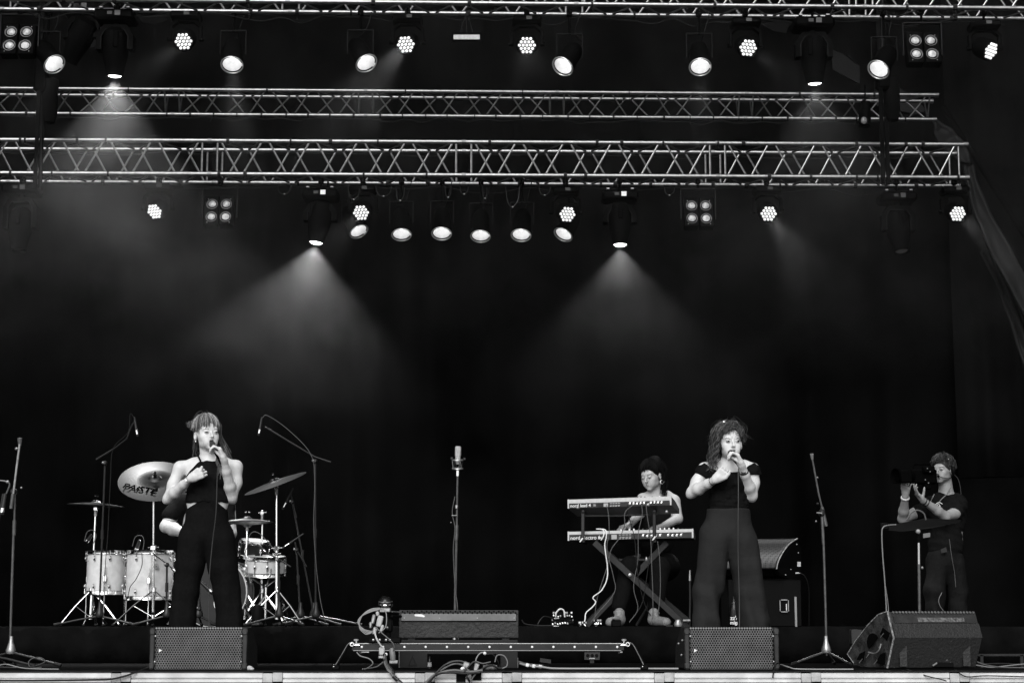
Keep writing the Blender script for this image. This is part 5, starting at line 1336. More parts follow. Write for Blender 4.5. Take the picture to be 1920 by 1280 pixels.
def cym_stand(label, top, mid_x, floor_y=None, legs=((-.28, .05), (.05, -.25), (.22, .12)), D=14.4, hub=.28, tilt_to=None):
    """chrome stand: thin upper tube, thicker lower tube, double braced tripod"""
    top = Vector(top); base = Vector((mid_x, top.y if D is None else D, RZ)); root = thing('cymbal_stand', label, 'stand', base, 'chrome stands of the drum kit')
    H = top.z-RZ
    def at(t): return Vector((base.x+(top.x-base.x)*t, base.y+(top.y-base.y)*t, RZ+H*t))
    MB().tube([at(.5), at(.97)], .0078, 10).build('upper_tube', CHROME, root)
    MB().tube([at(.10), at(.54)], .0115, 10).build('lower_tube', CHROME, root)
    for t, s_ in ((.97, 1), (.54, 1.3), (.50, 1)):
        MB().box(at(t), (.034*s_, .034, .03*s_), ch=.006).build('height_collar', CHROME, root)
        MB().tube([at(t)+Vector((-.03*s_, -.01, 0)), at(t)+Vector((.035*s_, -.01, .004))], .006, 6).build('wing_screw', CHROME, root)
    MB().box(at(.95), (.024, .03, .08), ch=.006).build('tilter', STEEL, root)
    hz_ = at(0).z+hub*1.0
    hubp = Vector((base.x, base.y, RZ+hub)); MB().lathe([(.013, -.02), (.019, -.015), (.019, .015), (.013, .02)], o=hubp, seg=14).build('leg_collar', CHROME, root)
    low = Vector((base.x, base.y, RZ+.07)); MB().lathe([(.012, -.02), (.017, -.015), (.017, .015), (.012, .02)], o=low, seg=14).build('leg_collar', CHROME, root)
    for dx, dy in legs:
        ft = Vector((base.x+dx, base.y+dy, RZ+.012)); n_ = Vector((-dy, dx, 0)).normalized()*.006; ml = hubp.lerp(ft, .50)+Vector((0, 0, .01))
        for s_ in (-1, 1):
            MB().tube([hubp+n_*s_, hubp.lerp(ft, .5)+n_*s_+Vector((0, 0, .012)), ft+n_*s_*.6], .0052, 6).build('leg', CHROME, root)
            MB().tube([low+n_*s_, ml+n_*s_], .0042, 6).build('brace', CHROME, root)
        MB().ball(ft, .014, 8, 6, sc=(1.2, 1.2, .9)).build('rubber_foot', RUBBER, root)
    return root
# big tilted crash on the left with its maker's name
cc = Q(291, 897, 14.0); cym1, q1 = cymbal('large tilted cymbal with dark lettering left of the first singer', cc, .285, (.06, -.60, .80))
cym1_s = cym_stand('tall chrome stand under the large tilted cymbal', cc+Vector((-.015, .02, -.02)), Q(287, 1160, 14.05).x, D=14.05, legs=((-.31, .02), (.26, .08), (-.05, .25)))
loc = q1@Vector((-.0, 0, 0))
ex = (q1@Vector((1, 0, 0))); axv = q1@Vector((0, 0, 1)); xw = Vector((1, 0, 0)); xw = (xw-axv*xw.dot(axv)).normalized(); yw = axv.cross(xw)
xr = (xw*math.cos(R(-14))+yw*math.sin(R(-14))); yr = axv.cross(xr)
RM = Matrix((xr, yr, axv)).transposed()
lettering('PAiSTE', .092, INKD, cym1, cc-xr*.190-yr*.190-axv*.0045, RM.to_euler(), bold=.0015, extrude=.0006)
c2_ = Q(180, 942, 14.3); cymbal('thin flat cymbal with holes at the far left of the drum kit', c2_, .222, (.05, -.02, 1), CYMD, holes=12)
cym_stand('chrome stand under the thin flat cymbal', c2_+Vector((0, 0, -.02)), Q(172, 1160, 14.3).x, D=14.25, legs=((-.22, -.06), (.24, -.05), (.0, .2)))
c3_ = Q(515, 901, 14.2); cymbal('dark cymbal tilted up to the right behind the first singer', c3_, .255, (-.33, -.20, .92), mat('black_cymbal', .009, .45, metal=.6))
cym_stand('chrome stand under the dark tilted cymbal', c3_+Vector((.015, 0, -.02)), Q(519, 1160, 14.1).x, D=14.1, legs=((-.24, -.05), (.20, -.02), (.08, .22)))
c4_ = Q(464, 972, 14.5); cymbal('pair of flat hi-hat cymbals right of the first singer', c4_, .205, (.0, -.02, 1), CYMD, double=True)
cym_stand('chrome hi-hat stand right of the first singer', c4_+Vector((0, 0, -.02)), Q(458, 1160, 14.4).x, D=14.4, legs=((-.18, -.1), (.16, -.06), (.0, .2)))
cym_stand('chrome stand rising through the hi-hat cymbals behind the snare drum', Q(492, 955, 14.55), Q(490, 1160, 14.55).x, D=14.55, legs=((-.16, -.1), (.2, -.06), (.0, .2)))

# ------------------------------------------------------------------ microphone stands
MICB = mat('mic_body', .05, .35, metal=.4); MST = mat('stand_pole_black', .022, .35, spec=.5, var=(30, .3)); MSG = mat('stand_pole_grey', .07, .35, metal=.4, var=(30, .3))
def tripod(root, base, hub_h, legs, m_=MST, cone=STEEL, r=.008):
    base = Vector(base); hp_ = base+Vector((0, 0, hub_h))
    MB().lathe([(.012, .10), (.016, .06), (.030, .02), (.034, 0), (.030, -.015), (.012, -.02)], o=hp_, seg=16).build('hub', cone, root)
    for dx, dy in legs:
        e = base+Vector((dx, dy, .012)); MB().tube([hp_+Vector((0, 0, -.005)), hp_.lerp(e, .5), e], r, 8).build('leg', m_, root)
        MB().tube([e+Vector((-dx, -dy, 0)).normalized()*.05+Vector((0, 0, .012)), e], .012, 8).build('rubber_foot', RUBBER, root)
def small_mic(root, a, b, r=.010, m_=MICB):
    a, b = Vector(a), Vector(b); d = b-a; L = d.length
    MB().lathe([(0, 0), (r*.9, .002), (r, .01), (r, L*.38), (r*.98, L*.4), (r*.75, L), (0, L+.002)], o=a, d=d, seg=12).build('microphone', m_, root)
    MB().lathe([(r*1.04, L*.12), (r*1.06, L*.3), (r*1.04, L*.32)], o=a, d=d, seg=12).build('microphone_band', CHROME, root)
# right vocal stand
ms = thing('microphone_stand', 'empty tall microphone stand with a boom clip between the second singer and the right speaker', 'stand', GX(1550, 12.6)); Dm = 12.6
MB().tube([Q(1541, 962, Dm), Q(1544, 1020, Dm)], .0105, 10).build('clutch_tube', MSG, ms); MB().tube([Q(1544, 1010, Dm), Q(1547, 1110, Dm), Q(1550, 1228, Dm)], .0085, 10).build('lower_tube', MSG, ms)
MB().tube([Q(1523.5, 862, Dm), Q(1535, 925, Dm), Q(1541, 950, Dm)], .0065, 8).build('boom', MSG, ms); MB().tube([Q(1541, 950, Dm), Q(1549, 986, Dm)], .013, 10).build('boom_sleeve', MSG, ms)
MB().box(Q(1540.5, 961, Dm), (.035, .05, .05), ch=.01).build('joint', MST, ms); MB().tube([Q(1531, 961, Dm-.03), Q(1541, 962, Dm-.03)], .006, 6).build('handle', STEEL, ms)
MB().ball(Q(1530, 977, Dm), .007, 8, 6).build('screw_end', STEEL, ms); MB().ball(Q(1533, 944, Dm), .010, 8, 6).build('knob', MST, ms); MB().ball(Q(1532.5, 895, Dm), .008, 8, 6).build('knob', STEEL, ms)
MB().lathe([(.008, -.02), (.011, 0), (.012, .022), (.010, .022), (.009, .0)], o=Q(1522.5, 856, Dm), d=(-.15, -.3, 1), seg=14).build('clip', mat('clip_grey', .15, .4), ms)
tripod(ms, GX(1550, Dm), .10, ((-.27, -.20), (.13, -.20), (.10, .26)), MSG)
# left vocal stand
ms = thing('microphone_stand', 'empty tall microphone stand at the far left of the stage', 'stand', GX(19, 12.2)); Dm = 12.2
MB().tube([Q(19, 1215, Dm), Q(22, 1100, Dm), Q(26, 985, Dm)], .0085, 10).build('lower_tube', MSG, ms); MB().tube([Q(26, 1003, Dm), Q(27, 975, Dm)], .0125, 10).build('clutch_tube', MSG, ms)
MB().tube([Q(27, 980, Dm), Q(28, 925, Dm)], .007, 8).build('upper_tube', MSG, ms); MB().tube([Q(21, 953, Dm-.02), Q(24.5, 925, Dm-.02)], .013, 10).build('boom_sleeve', MSG, ms); MB().tube([Q(24.5, 930, Dm-.02), Q(33, 862, Dm-.02), Q(37, 832, Dm-.02)], .0075, 8).build('boom', STEEL, ms)
MB().box(Q(25.5, 921, Dm), (.04, .05, .04), ch=.01).build('joint', MST, ms); MB().ball(Q(31, 841, Dm-.02), .012, 8, 6).build('knob', STEEL, ms); MB().ball(Q(40, 914, Dm-.02), .008, 8, 6).build('screw_end', STEEL, ms)
MB().lathe([(.010, -.03), (.014, 0), (.016, .022), (.012, .022), (.010, .0)], o=Q(37, 827, Dm-.02), d=(.05, -.3, 1), seg=14).build('clip', STEEL, ms)
tripod(ms, GX(19, Dm), .10, ((.36, -.10), (-.24, -.18), (-.05, .3)), MST)
cable('thin cable looped on the floor beside the left microphone stand', [GX(0, 11.7, .01), GX(30, 11.6, .01), GX(60, 11.8, .01), Q(84, 1240, 11.9), Q(76, 1232, 11.9), Q(60, 1234, 11.9), Q(53, 1243, 11.9), Q(60, 1251, 11.8), Q(78, 1250, 11.8)], .0035, CABG)
ms = thing('microphone_stand', 'short stand with a drooping black microphone cut by the left edge of the picture', 'stand', GX(-14, 12.0)); Dm = 12.0
MB().tube([GX(-14, Dm, .05), Q(-6, 1000, Dm), Q(6, 925, Dm)], .008, 8).build('pole', MST, ms); small_mic(ms, Q(3, 965, Dm), Q(10, 925, Dm), .014); MB().tube(smooth([Q(-6, 900, Dm), Q(10, 902, Dm), Q(18, 908, Dm), Q(12, 925, Dm)], 5), .006, 8).build('gooseneck', MSG, ms); MB().ball(Q(14, 903, Dm), .012, 8, 6).build('knob', STEEL, ms)
tripod(ms, GX(-14, Dm), .08, ((.3, -.1), (-.2, -.2), (0, .3)), MST)
# centre studio microphone
ms = thing('microphone_stand', 'central stand carrying a large silver studio microphone in a shock mount', 'stand', GX(852, 12.9)); Dm = 12.9
small = MB().lathe([(0, 0), (.018, .002), (.0215, .008), (.0215, .07), (.019, .072), (.019, .11), (.010, .13), (0, .131)], o=Q(859, 836, Dm), d=(-.02, 0, -1), seg=20); small.build('studio_microphone', mat('silver_mesh', .5, .35, metal=.6, bump=(700, .6)), ms)
MB().ring(Q(858, 862, Dm), (0, -.2, 1), .038, .005, 24, 6).build('shock_ring', STEEL, ms); MB().ring(Q(858, 878, Dm), (0, -.2, 1), .036, .006, 24, 6).build('shock_ring', STEEL, ms)
for k in range(6):
    a = R(60*k); a2 = a+.4; p = Q(858, 862, Dm); q_ = Q(858, 878, Dm)
    MB().tube([p+Vector((math.cos(a)*.038, math.sin(a)*.038, 0)), q_+Vector((math.cos(a2)*.034, math.sin(a2)*.034, 0))], .0028, 5).build('shock_cord', STEEL if k % 2 else MST, ms)
MB().box(Q(847, 859, Dm), (.02, .02, .02), ch=.004).build('mount_lug', MST, ms); MB().box(Q(871, 860, Dm), (.02, .02, .02), ch=.004).build('mount_lug', MST, ms)
MB().tube([Q(858, 880, Dm), Q(858, 892, Dm)], .012, 10).build('swivel', CHROME, ms)
MB().tube([Q(858, 888, Dm), Q(857, 940, Dm), Q(856.5, 985, Dm)], .0070, 8).build('upper_tube', MSG, ms); MB().tube([Q(856.5, 984, Dm), Q(855.5, 1012, Dm)], .0135, 10).build('clutch', MSG, ms); MB().tube([Q(855.5, 1010, Dm), Q(854, 1100, Dm), GX(852, Dm, .1)], .0095, 8).build('lower_tube', MSG, ms)
MB().tube([Q(847, 966, Dm-.02), Q(857, 966, Dm-.02)], .004, 6).build('clip_arm', STEEL, ms); MB().ball(Q(845.5, 979, Dm-.02), .006, 8, 6).build('clip_end', STEEL, ms); MB().box(Q(856, 950, Dm), (.02, .03, .03), ch=.005).build('cable_clip', STEEL, ms)
tripod(ms, GX(852, Dm), .09, ((.26, -.12), (-.25, -.12), (0, .28)), MST)
cable('thin cable hanging along the central microphone stand', [Q(853, 930, Dm-.01), Q(848, 960, Dm-.01), Q(853, 990, Dm-.02), Q(850, 1030, Dm-.02), Q(853, 1100, Dm-.02), Q(858, 1140, Dm-.02), GX(860, Dm-.05, .01)], .003, CABG)
# overhead microphones of the drum kit
def boom_stand(label, base_px, D, pole_top, boom, mic_a, mic_b, legs, mr=.010):
    root = thing('microphone_stand', label, 'stand', GX(base_px, D, RZ), 'boom stands around the drum kit')
    MB().tube([GX(base_px, D, RZ+.1), Q(*pole_top, D)], .0078, 8).build('pole', MST, root); pm = GX(base_px, D, RZ+.1).lerp(Q(*pole_top, D), .52)
    MB().tube([pm-Vector((0, 0, .03)), pm+Vector((0, 0, .04))], .0125, 8).build('clutch', MST, root)
    MB().tube([Q(*p, D-.02) for p in boom], .006, 8).build('boom', MST, root)
    MB().box(Q(*pole_top, D-.01), (.032, .05, .032), ch=.008).build('joint', MST, root); MB().ball(Q(pole_top[0]-4, pole_top[1]-1, D-.03), .010, 8, 6).build('knob', STEEL, root)
    small_mic(root, Q(*mic_a, D-.03), Q(*mic_b, D-.03), mr)
    tripod(root, GX(base_px, D, RZ), .085, legs, MST, MST); return root
boom_stand('boom stand with a slim overhead microphone above the left side of the drums', 186, 13.9, (197, 868), [(180, 861), (215, 840), (238, 822), (246, 800), (252, 790)], (258, 818), (252, 782), ((-.32, -.10), (.28, -.02), (.0, .25)))
boom_stand('boom stand with a slim overhead microphone above the right side of the drums', 592, 14.0, (591, 864), [(620, 866), (590, 856), (545, 829), (497, 800)], (485, 816), (491, 782), ((-.28, -.05), (.36, -.08), (.0, .25)))
cable('thin cable following the boom of the right overhead microphone', [Q(492, 783, 13.95), Q(502, 779, 13.95), Q(540, 805, 13.95), Q(582, 850, 13.95), Q(590, 900, 13.96), Q(588, 980, 13.96), Q(592, 1050, 13.96), Q(600, 1120, 13.96), Q(610, 1165, 13.9)], .0028, CABG)
cable('thin cable hanging from the left overhead boom', [Q(252, 784, 13.85), Q(244, 776, 13.85), Q(240, 810, 13.85), Q(212, 841, 13.86), Q(207, 900, 13.86), Q(202, 1000, 13.86), Q(196, 1080, 13.86), Q(192, 1165, 13.86)], .0028, CAB)
boom_stand('short boom stand with microphone pointing down at the ride side of the drums', 588, 14.3, (548, 940), [(545, 925), (549, 942), (556, 970)], (530, 955), (549, 915), ((-.2, -.1), (.22, -.05), (.0, .2)), .011)
boom_stand('short boom stand with microphone aimed at the snare drum', 563, 14.2, (556, 1030), [(575, 1062), (556, 1030), (553, 1015)], (530, 1027), (569, 1000), ((-.2, -.1), (.22, -.05), (.0, .2)), .008)
boom_stand('low black boom stand in front of the larger floor drum', 312, 13.85, (313, 1058), [(286, 1036), (313, 1056), (324, 1066)], (322, 1064), (345, 1085), ((-.25, -.05), (.2, -.08), (.0, .2)), .012)
boom_stand('low black boom stand in front of the snare drum', 523, 13.8, (523, 1050), [(545, 1062), (523, 1048), (500, 1036)], (500, 1036), (482, 1020), ((-.25, -.05), (.2, -.08), (.0, .2)), .011)
boom_stand('low stand with a thick black microphone pointed at the bass drum', 372, 13.75, (374, 1140), [(374, 1140), (374, 1095)], (400, 1112), (374, 1088), ((-.2, -.05), (.15, -.08), (.0, .15)), .016)
for (a, b, l) in (((262, 1012), (258, 1040), 'black clip microphone over the larger floor drum'), ((172, 1002), (166, 1022), 'black clip microphone over the smaller floor drum')):
    r_ = thing('clip_microphone', l, 'microphone', Q(*b, 14.2)); small_mic(r_, Q(b[0]-4, b[1]-6, 14.2), Q(*a, 14.18), .016); MB().tube(smooth([Q(b[0]+8, b[1]-2, 14.15), Q(a[0]+8, a[1]+4, 14.15), Q(a[0]+4, a[1]-8, 14.16), Q(a[0]-8, a[1]-6, 14.16), Q(a[0]-14, a[1]+12, 14.16)], 5), .003, 6).build('lead', CABG, r_)
cable('cable drooping from the larger floor drum to the riser', [Q(266, 1036, 14.1), Q(266, 1060, 14.05), Q(255, 1085, 14.05), Q(244, 1100, 14.05), Q(240, 1120, 14.0)], .003, CAB)
ped = thing('pedal', 'black hardware pedal between the hi-hat stand and the snare stand', 'pedal', GX(483, 14.0, RZ))
MB().lathe([(0, 0), (.045, 0), (.05, .02), (.05, .12), (.035, .16), (0, .17)], o=GX(483, 14.05, RZ), seg=16).build('body', GEARB, ped); MB().box(GX(480, 13.9, RZ+.02), (.08, .18, .02), ch=.004).build('plate', DARKST, ped)

# drummer, mostly hidden
J = Jf(15.1)
s4 = thing('person', 'drummer in a black shirt hidden behind the first singer with only one forearm showing', 'person', GX(392, 15.3, RZ), 'performers on the stage')
P4 = head_frame(J(396, 893, 0), 5, -5, 0, .98)
f = Field(.006); add_head(f, P4, male=True); f.cap(P4(0, -.02, -.06), J(396, 925, .03), .058, .065, .02); f.ell(J(385, 990, .05), (.19, .12, .28), None, .05)
eR, wR = J(311, 987, -.05), J(352, 1001, -.30)
f.chain([J(338, 942, .05), J(322, 965, 0), eR], [.06, .056, .046], .03); f.chain([eR, eR.lerp(wR, .35), wR], [.046, .052, .034], .03)
hand(f, wR, Vector((.8, -.5, -.1)), Vector((0, 0, -1)), [(70, 80, 50)]*4)
eL = J(432, 1000, 0); f.chain([J(428, 950, .05), eL, J(410, 1020, -.3)], [.06, .05, .03], .02)
b4 = f.bake('body', SKIN2, s4); face_parts(b4, P4, LIPSN, BROWD)
f = Field(.007); f.ell(J(385, 995, .05), (.18, .14, .30), None, .05); f.chain([J(392, 935, .05), J(340, 942, .05), J(319, 966, -.01)], [.07, .072, .070], .04); f.chain([J(392, 935, .05), J(424, 950, .05), J(428, 975, .0)], [.07, .07, .06], .04)
f.bake('black_shirt', TOPB, s4)
f = Field(.008)
for k in (-1, 1): f.chain([J(390+k*15, 1060, .1), J(390+k*60, 1075, -.35), GX(390+k*62, 14.8, RZ+.1)], [.11, .08, .06], .03)
f.bake('trousers', PANTB, s4)
MB().ball(P4(0, -.02, .035), 1, 20, 14, sc=(.085, .1, .095)).build('hair', HAIRD, b4)
th = thing('drum_stool', 'round black drum stool under the drummer', 'stool', GX(390, 15.2, RZ)); o = Vector(th.location)
MB().lathe([(0, 0), (.17, 0), (.18, .03), (.17, .08), (0, .09)], o=o+Vector((0, 0, .40)), seg=24).build('seat', CLOTHB, th); MB().tube([o+Vector((0, 0, .05)), o+Vector((0, 0, .41))], .02, 10).build('post', CHROME, th)
for k in range(3): a = R(120*k); MB().tube([o+Vector((0, 0, .2)), o+Vector((math.cos(a)*.25, math.sin(a)*.25, .01))], .01, 8).build('leg', CHROME, th)

# ------------------------------------------------------------------ front of the stage
BOXM = mat('speaker_box', .030, .55, spec=.35, bump=(220, .5), var=(30, .3)); GRF = mat('grille_steel', .075, .45, metal=.35, var=(12, .3)); FOAM = mat('speaker_foam', .004, 1, spec=0)
def hexgrille(A, u, wv, Wd, Hh, pitch, rh, nrm, th=.004):
    """perforated sheet: A lower left corner, u along, wv up"""
    m = MB(); rows = int(Hh/(pitch*.866))+1; ra = pitch/2/math.cos(R(30))
    for j in range(rows):
        for i in range(int(Wd/pitch)+1):
            cx = (i+.5+(.5 if j % 2 else 0))*pitch; cy = (j+.5)*pitch*.866
            if cx > Wd-pitch*.3 or cy > Hh: continue
            vs = []
            for rr, dz in ((ra, 0), (rh, 0), (rh*.96, th)):
                for k in range(6):
                    a = R(60*k+30); vs.append(A+u*(cx+rr*math.cos(a))+wv*(cy+rr*math.sin(a))-nrm*dz)
            m.add(vs, [(k, (k+1) % 6, 6+(k+1) % 6, 6+k) for k in range(6)]+[(6+k, 6+(k+1) % 6, 12+(k+1) % 6, 12+k) for k in range(6)])
    return m
def front_speaker(label, xl, xr, yt, D, sideface):
    A = GX(xl, D); B = GX(xr, D); T_ = Q((xl+xr)/2, yt, D).z; u = (B-A).normalized(); L = (B-A).length; Z = Vector((0, 0, 1)); nrm = Vector((0, -1, 0))
    root = thing('front_speaker', label, 'speaker', A.lerp(B, .5), 'speakers lying along the stage edge')
    dx = sideface
    prof = [(0, 0), (.0, T_), (.16, T_*1.02), (.40, T_*.55), (.42, 0)]
    mb = MB(); inset = .006
    mb.prism([A+u*.004+Vector((dx*y_, y_+.012, z_ if z_ else .006)) for y_, z_ in prof], u*(L-.008)); mb.build('cabinet', BOXM, root, sm=False, bev=.006)
    fw = .030
    for s_ in (0, 1):
        c0 = A+u*(fw/2 if s_ == 0 else L-fw/2)
        MB().box(c0+Vector((0, -.001, T_/2)), (fw, .03, T_), ch=.006).build('side_rail', mat('rail_grey', .035, .5, var=(20, .3)), root)
        for z_ in (.1, .9):
            MB().box(c0+Vector((0, -.004, T_*z_)), (fw+.004, .034, T_*.16), ch=.007).build('corner_piece', mat('corner_grey', .05, .5, var=(20, .3)), root)
        MB().lathe([(.005, 0), (.005, .003), (0, .004)], o=c0+u*(.012*(1 if s_ == 0 else -1))*1.7+Vector((0, -.018, T_*.2)), d=nrm, seg=8).build('screw', STEEL, root)
        MB().lathe([(.005, 0), (.005, .003), (0, .004)], o=c0+u*(.012*(1 if s_ == 0 else -1))*1.7+Vector((0, -.018, T_*.8)), d=nrm, seg=8).build('screw', STEEL, root)
    MB().box(A+u*L/2+Vector((0, .011, T_/2)), (L-.02, .004, T_-.01)).build('foam', FOAM, root)
    g_ = hexgrille(A+u*(fw+.002)+Vector((0, -.008, .006)), u, Z, L-2*fw-.004, T_-.010, .0158, .0058, nrm); g_.build('grille', GRF, root, sm=False)
    # scalloped upper edge
    e = MB(); n_ = int((L-2*fw)/.0158)
    for k in range(n_): e.lathe([(.0062, 0), (.0062, .008), (0, .008)], o=A+u*(fw+.009+.0158*k)+Vector((0, -.006, T_-.003)), d=(0, -1, 0), seg=6)
    tag(e.build('grille_edge', mat('edge_highlight', .16, .45, metal=.3), root), kind='stuff')
    q = A+u*.058+Vector((0, -.0155, T_*.50)); MB().prism([q, q+Vector((.020, 0, -.008)), q+Vector((.0, 0, -.021))], (0, .003, 0)).build('emblem', WHITE, root, sm=False)
    return root, A, u, L, T_
front_speaker('black speaker with hexagonal grille lying in front of the halter jumpsuit singer', 280, 463, 1176, 11.32, .02)
fs, A, u, L, T_ = front_speaker('black speaker with hexagonal grille lying in front of the curly haired singer', 1284, 1461, 1176, 11.32, -.06)
for z_, x_ in ((.62, .3), (.35, .12), (.7, .05)): MB().ball(A+Vector((-.06*x_-.006, .012+.40*x_, T_*z_)), .008, 8, 6).build('side_socket', STEEL, fs)
# centre wedge, its back to the audience, on a dark base
cw = thing('floor_monitor', 'wide grey monitor speaker with perforated top strip in the middle of the stage edge', 'speaker', GX(860, 11.9)); Dc = 11.85
GREYT = mat('textured_grey', .045, .6, spec=.4, bump=(42, .9), var=(10, .25)); STRIPM = mat('strip_grey', .10, .5, var=(10, .3))
a0 = Q(748, 1195, Dc); a1 = Q(972, 1195, Dc); zt = Q(860, 1143, Dc).z; uL = a1-a0
MB().prism([a0, Vector((a0.x, a0.y, zt)), Vector((a0.x, a0.y+.10, zt-.002)), Vector((a0.x, a0.y+.42, a0.z+.02))], uL).build('cabinet', GREYT, cw, sm=False, bev=.004)
MB().box(((a0.x+a1.x)/2, Dc-.004, Q(860, 1156.5, Dc).z), (uL.x-.030, .006, .048), ch=.0015).build('recessed_panel', STRIPM, cw)
MB().box(((a0.x+a1.x)/2, Dc-.0055, Q(860, 1163.5, Dc).z), (uL.x-.028, .004, .005)).build('panel_shadow_gap', FOAM, cw)
pm = MB(); n_ = 48
for k in range(n_):
    q = Vector((a0.x+.022+(uL.x-.04)*k/(n_-1), Dc-.0075, Q(860, 1148.5 if k % 2 else 1145.5, Dc).z)); pm.lathe([(0, 0), (.0062 if k % 2 else .0048, 0), (.0062 if k % 2 else .0048, -.003)], o=q, d=(0, -1, 0), seg=8)
tag(pm.build('perforation', FOAM, cw, sm=False), kind='stuff')
for x in (758, 824, 895, 964): MB().lathe([(.004, 0), (.004, .002), (0, .0025)], o=Q(x, 1158, Dc-.007), d=(0, -1, 0), seg=8).build('screw', STEEL, cw)
MB().prism([Q(x, y, Dc-.009) for x, y in ((777, 1151), (790, 1150.5), (797, 1154), (795, 1156.5), (786, 1155), (778, 1154.5))], (0, .002, 0)).build('worn_sticker', WHITE, cw, sm=False)
for x in (772, 948): MB().box(Q(x, 1197.5, Dc+.03), (.05, .05, .015), ch=.003).build('foot', RUBBER, cw)
cs = thing('dark_case', 'dark low case under the wide grey monitor speaker behind the camera rail', 'case', GX(860, 12.0))
zc = Q(860, 1199, Dc).z; MB().prism([Vector((a0.x+.004, Dc+.005, 0)), Vector((a0.x+.004, Dc+.005, zc)), Vector((a0.x+.004, Dc+.42, zc)), Vector((a0.x+.004, Dc+.42, 0))], Vector((uL.x-.008, 0, 0))).build('body', mat('case_dark', .010, .6, var=(8, .5)), cs, sm=False, bev=.003)
MB().prism([Q(801, 1250, Dc-.01), Q(801, 1225, Dc-.01), Q(938, 1225, Dc-.01), Q(938, 1250, Dc-.01)], (0, .006, 0)).build('opening', FOAM, cs, sm=False)
MB().tube([Q(x, y, Dc-.002) for x, y in ((766, 1246), (773, 1229), (781, 1246), (766, 1246))], .0022, 5).build('drop_outline', STM, cs); MB().tube([Q(748.5, 1200, Dc), Q(748.5, 1251, Dc)], .003, 5).build('edge', STEEL, cs)
MB().tube([Q(971, 1232, Dc), Q(971, 1251, Dc)], .003, 5).build('edge', STEEL, cs)
bo = thing('bottle', 'tiny bottle with a pale label standing in the opening of the dark case', 'bottle', GX(805.5, 11.75)); o = Vector(bo.location)
MB().lathe([(0, 0), (.013, 0), (.013, .045), (.006, .058), (.006, .075), (0, .076)], o=o, seg=14).build('glass', BLACKG, bo); MB().lathe([(.0136, .012), (.0136, .038)], o=o, seg=14).build('label', mat('pale_label', .3, .6), bo)

# camera rail
rl = thing('camera_rail', 'long straight camera rail with bright screws on slanting legs at the stage edge', 'rail', GX(916, 11.5)); Dr = 11.5
RAILM = mat('rail_dark', .02, .4, spec=.5, var=(20, .3)); RAILB = mat('rail_bright', .42, .35, metal=.6, var=(30, .2))
ra_, rb_ = Q(660, 1206, Dr), Q(1170, 1206, Dr); LL = (rb_-ra_).x; pz = lambda y: Q(916, y, Dr).z
cxm = (ra_.x+rb_.x)/2
MB().box((cxm, Dr, (pz(1205.5)+pz(1218.5))/2), (LL, .05, pz(1205.5)-pz(1218.5)), ch=.003).build('rail_body', RAILM, rl)
MB().tube([(ra_.x, Dr-.018, pz(1206.3)), (rb_.x, Dr-.018, pz(1206.3))], .0055, 10).build('upper_tube', RAILB, rl)
MB().tube([(ra_.x+.01, Dr-.022, pz(1218.8)), (rb_.x-.02, Dr-.022, pz(1218.8))], .0035, 8).build('lower_edge', mat('rail_mid', .13, .4, metal=.5), rl)
for k in range(13):
    MB().lathe([(.0070, 0), (.0070, .004), (.004, .006), (0, .006)], o=Q(678.5+39.9*k, 1212, Dr-.026), d=(0, -1, 0), seg=12).build('screw', WHITE, rl)
def rail_leg(pts, dy):
    P_ = [Q(x, y, Dr+dy*t) for (x, y, t) in pts]
    MB().tube(smooth(P_, 4), .010, 10).build('leg', GEARB, rl); MB().tube([p+Vector((-.004, -.009, .004)) for p in smooth(P_, 4)], .0032, 6).build('leg_edge', STEEL, rl)
    e = P_[-1]; MB().box((e.x, e.y, .016), (.045, .05, .03), ch=.005).build('foot', GEARB, rl); MB().ball((e.x-.012, e.y-.026, .02), .006, 8, 6).build('foot_bolt', CHROME, rl)
for dy in (-.16, .3):
    rail_leg([(662, 1206, 0), (654, 1208, .05), (642, 1228, .5), (630, 1248, 1)], dy)
    rail_leg([(1172, 1206, 0), (1186, 1207, .05), (1197, 1225, .5), (1208, 1247, 1)], dy)
for x, xk in ((660, 668), (1177, 1170)):
    MB().ring(Q(x, 1207, Dr-.04), (0, -1, 0), .011, .005, 18, 7).build('pivot_ring', CHROME, rl)
    MB().box(Q(xk, 1199, Dr-.02), (.032, .03, .014), ch=.004).build('clamp_knob', STEEL, rl); MB().tube([Q(xk, 1199, Dr-.02), Q(xk, 1210, Dr-.02)], .006, 8).build('knob_shaft', CHROME, rl)
    MB().tube([Q(xk-6, 1209, Dr-.03), Q(xk+6, 1209, Dr-.03)], .005, 8).build('cross_bolt', CHROME, rl)
    MB().box(Q(x+(18 if x < 900 else -14), 1220, Dr), (.03, .04, .035), ch=.004).build('end_block', RAILM, rl)
    MB().tube([Q(x+(18 if x < 900 else -14), 1222, Dr-.03), Q(x+(32 if x < 900 else -10), 1222, Dr-.03)], .004, 6).build('locking_pin', STEEL, rl)

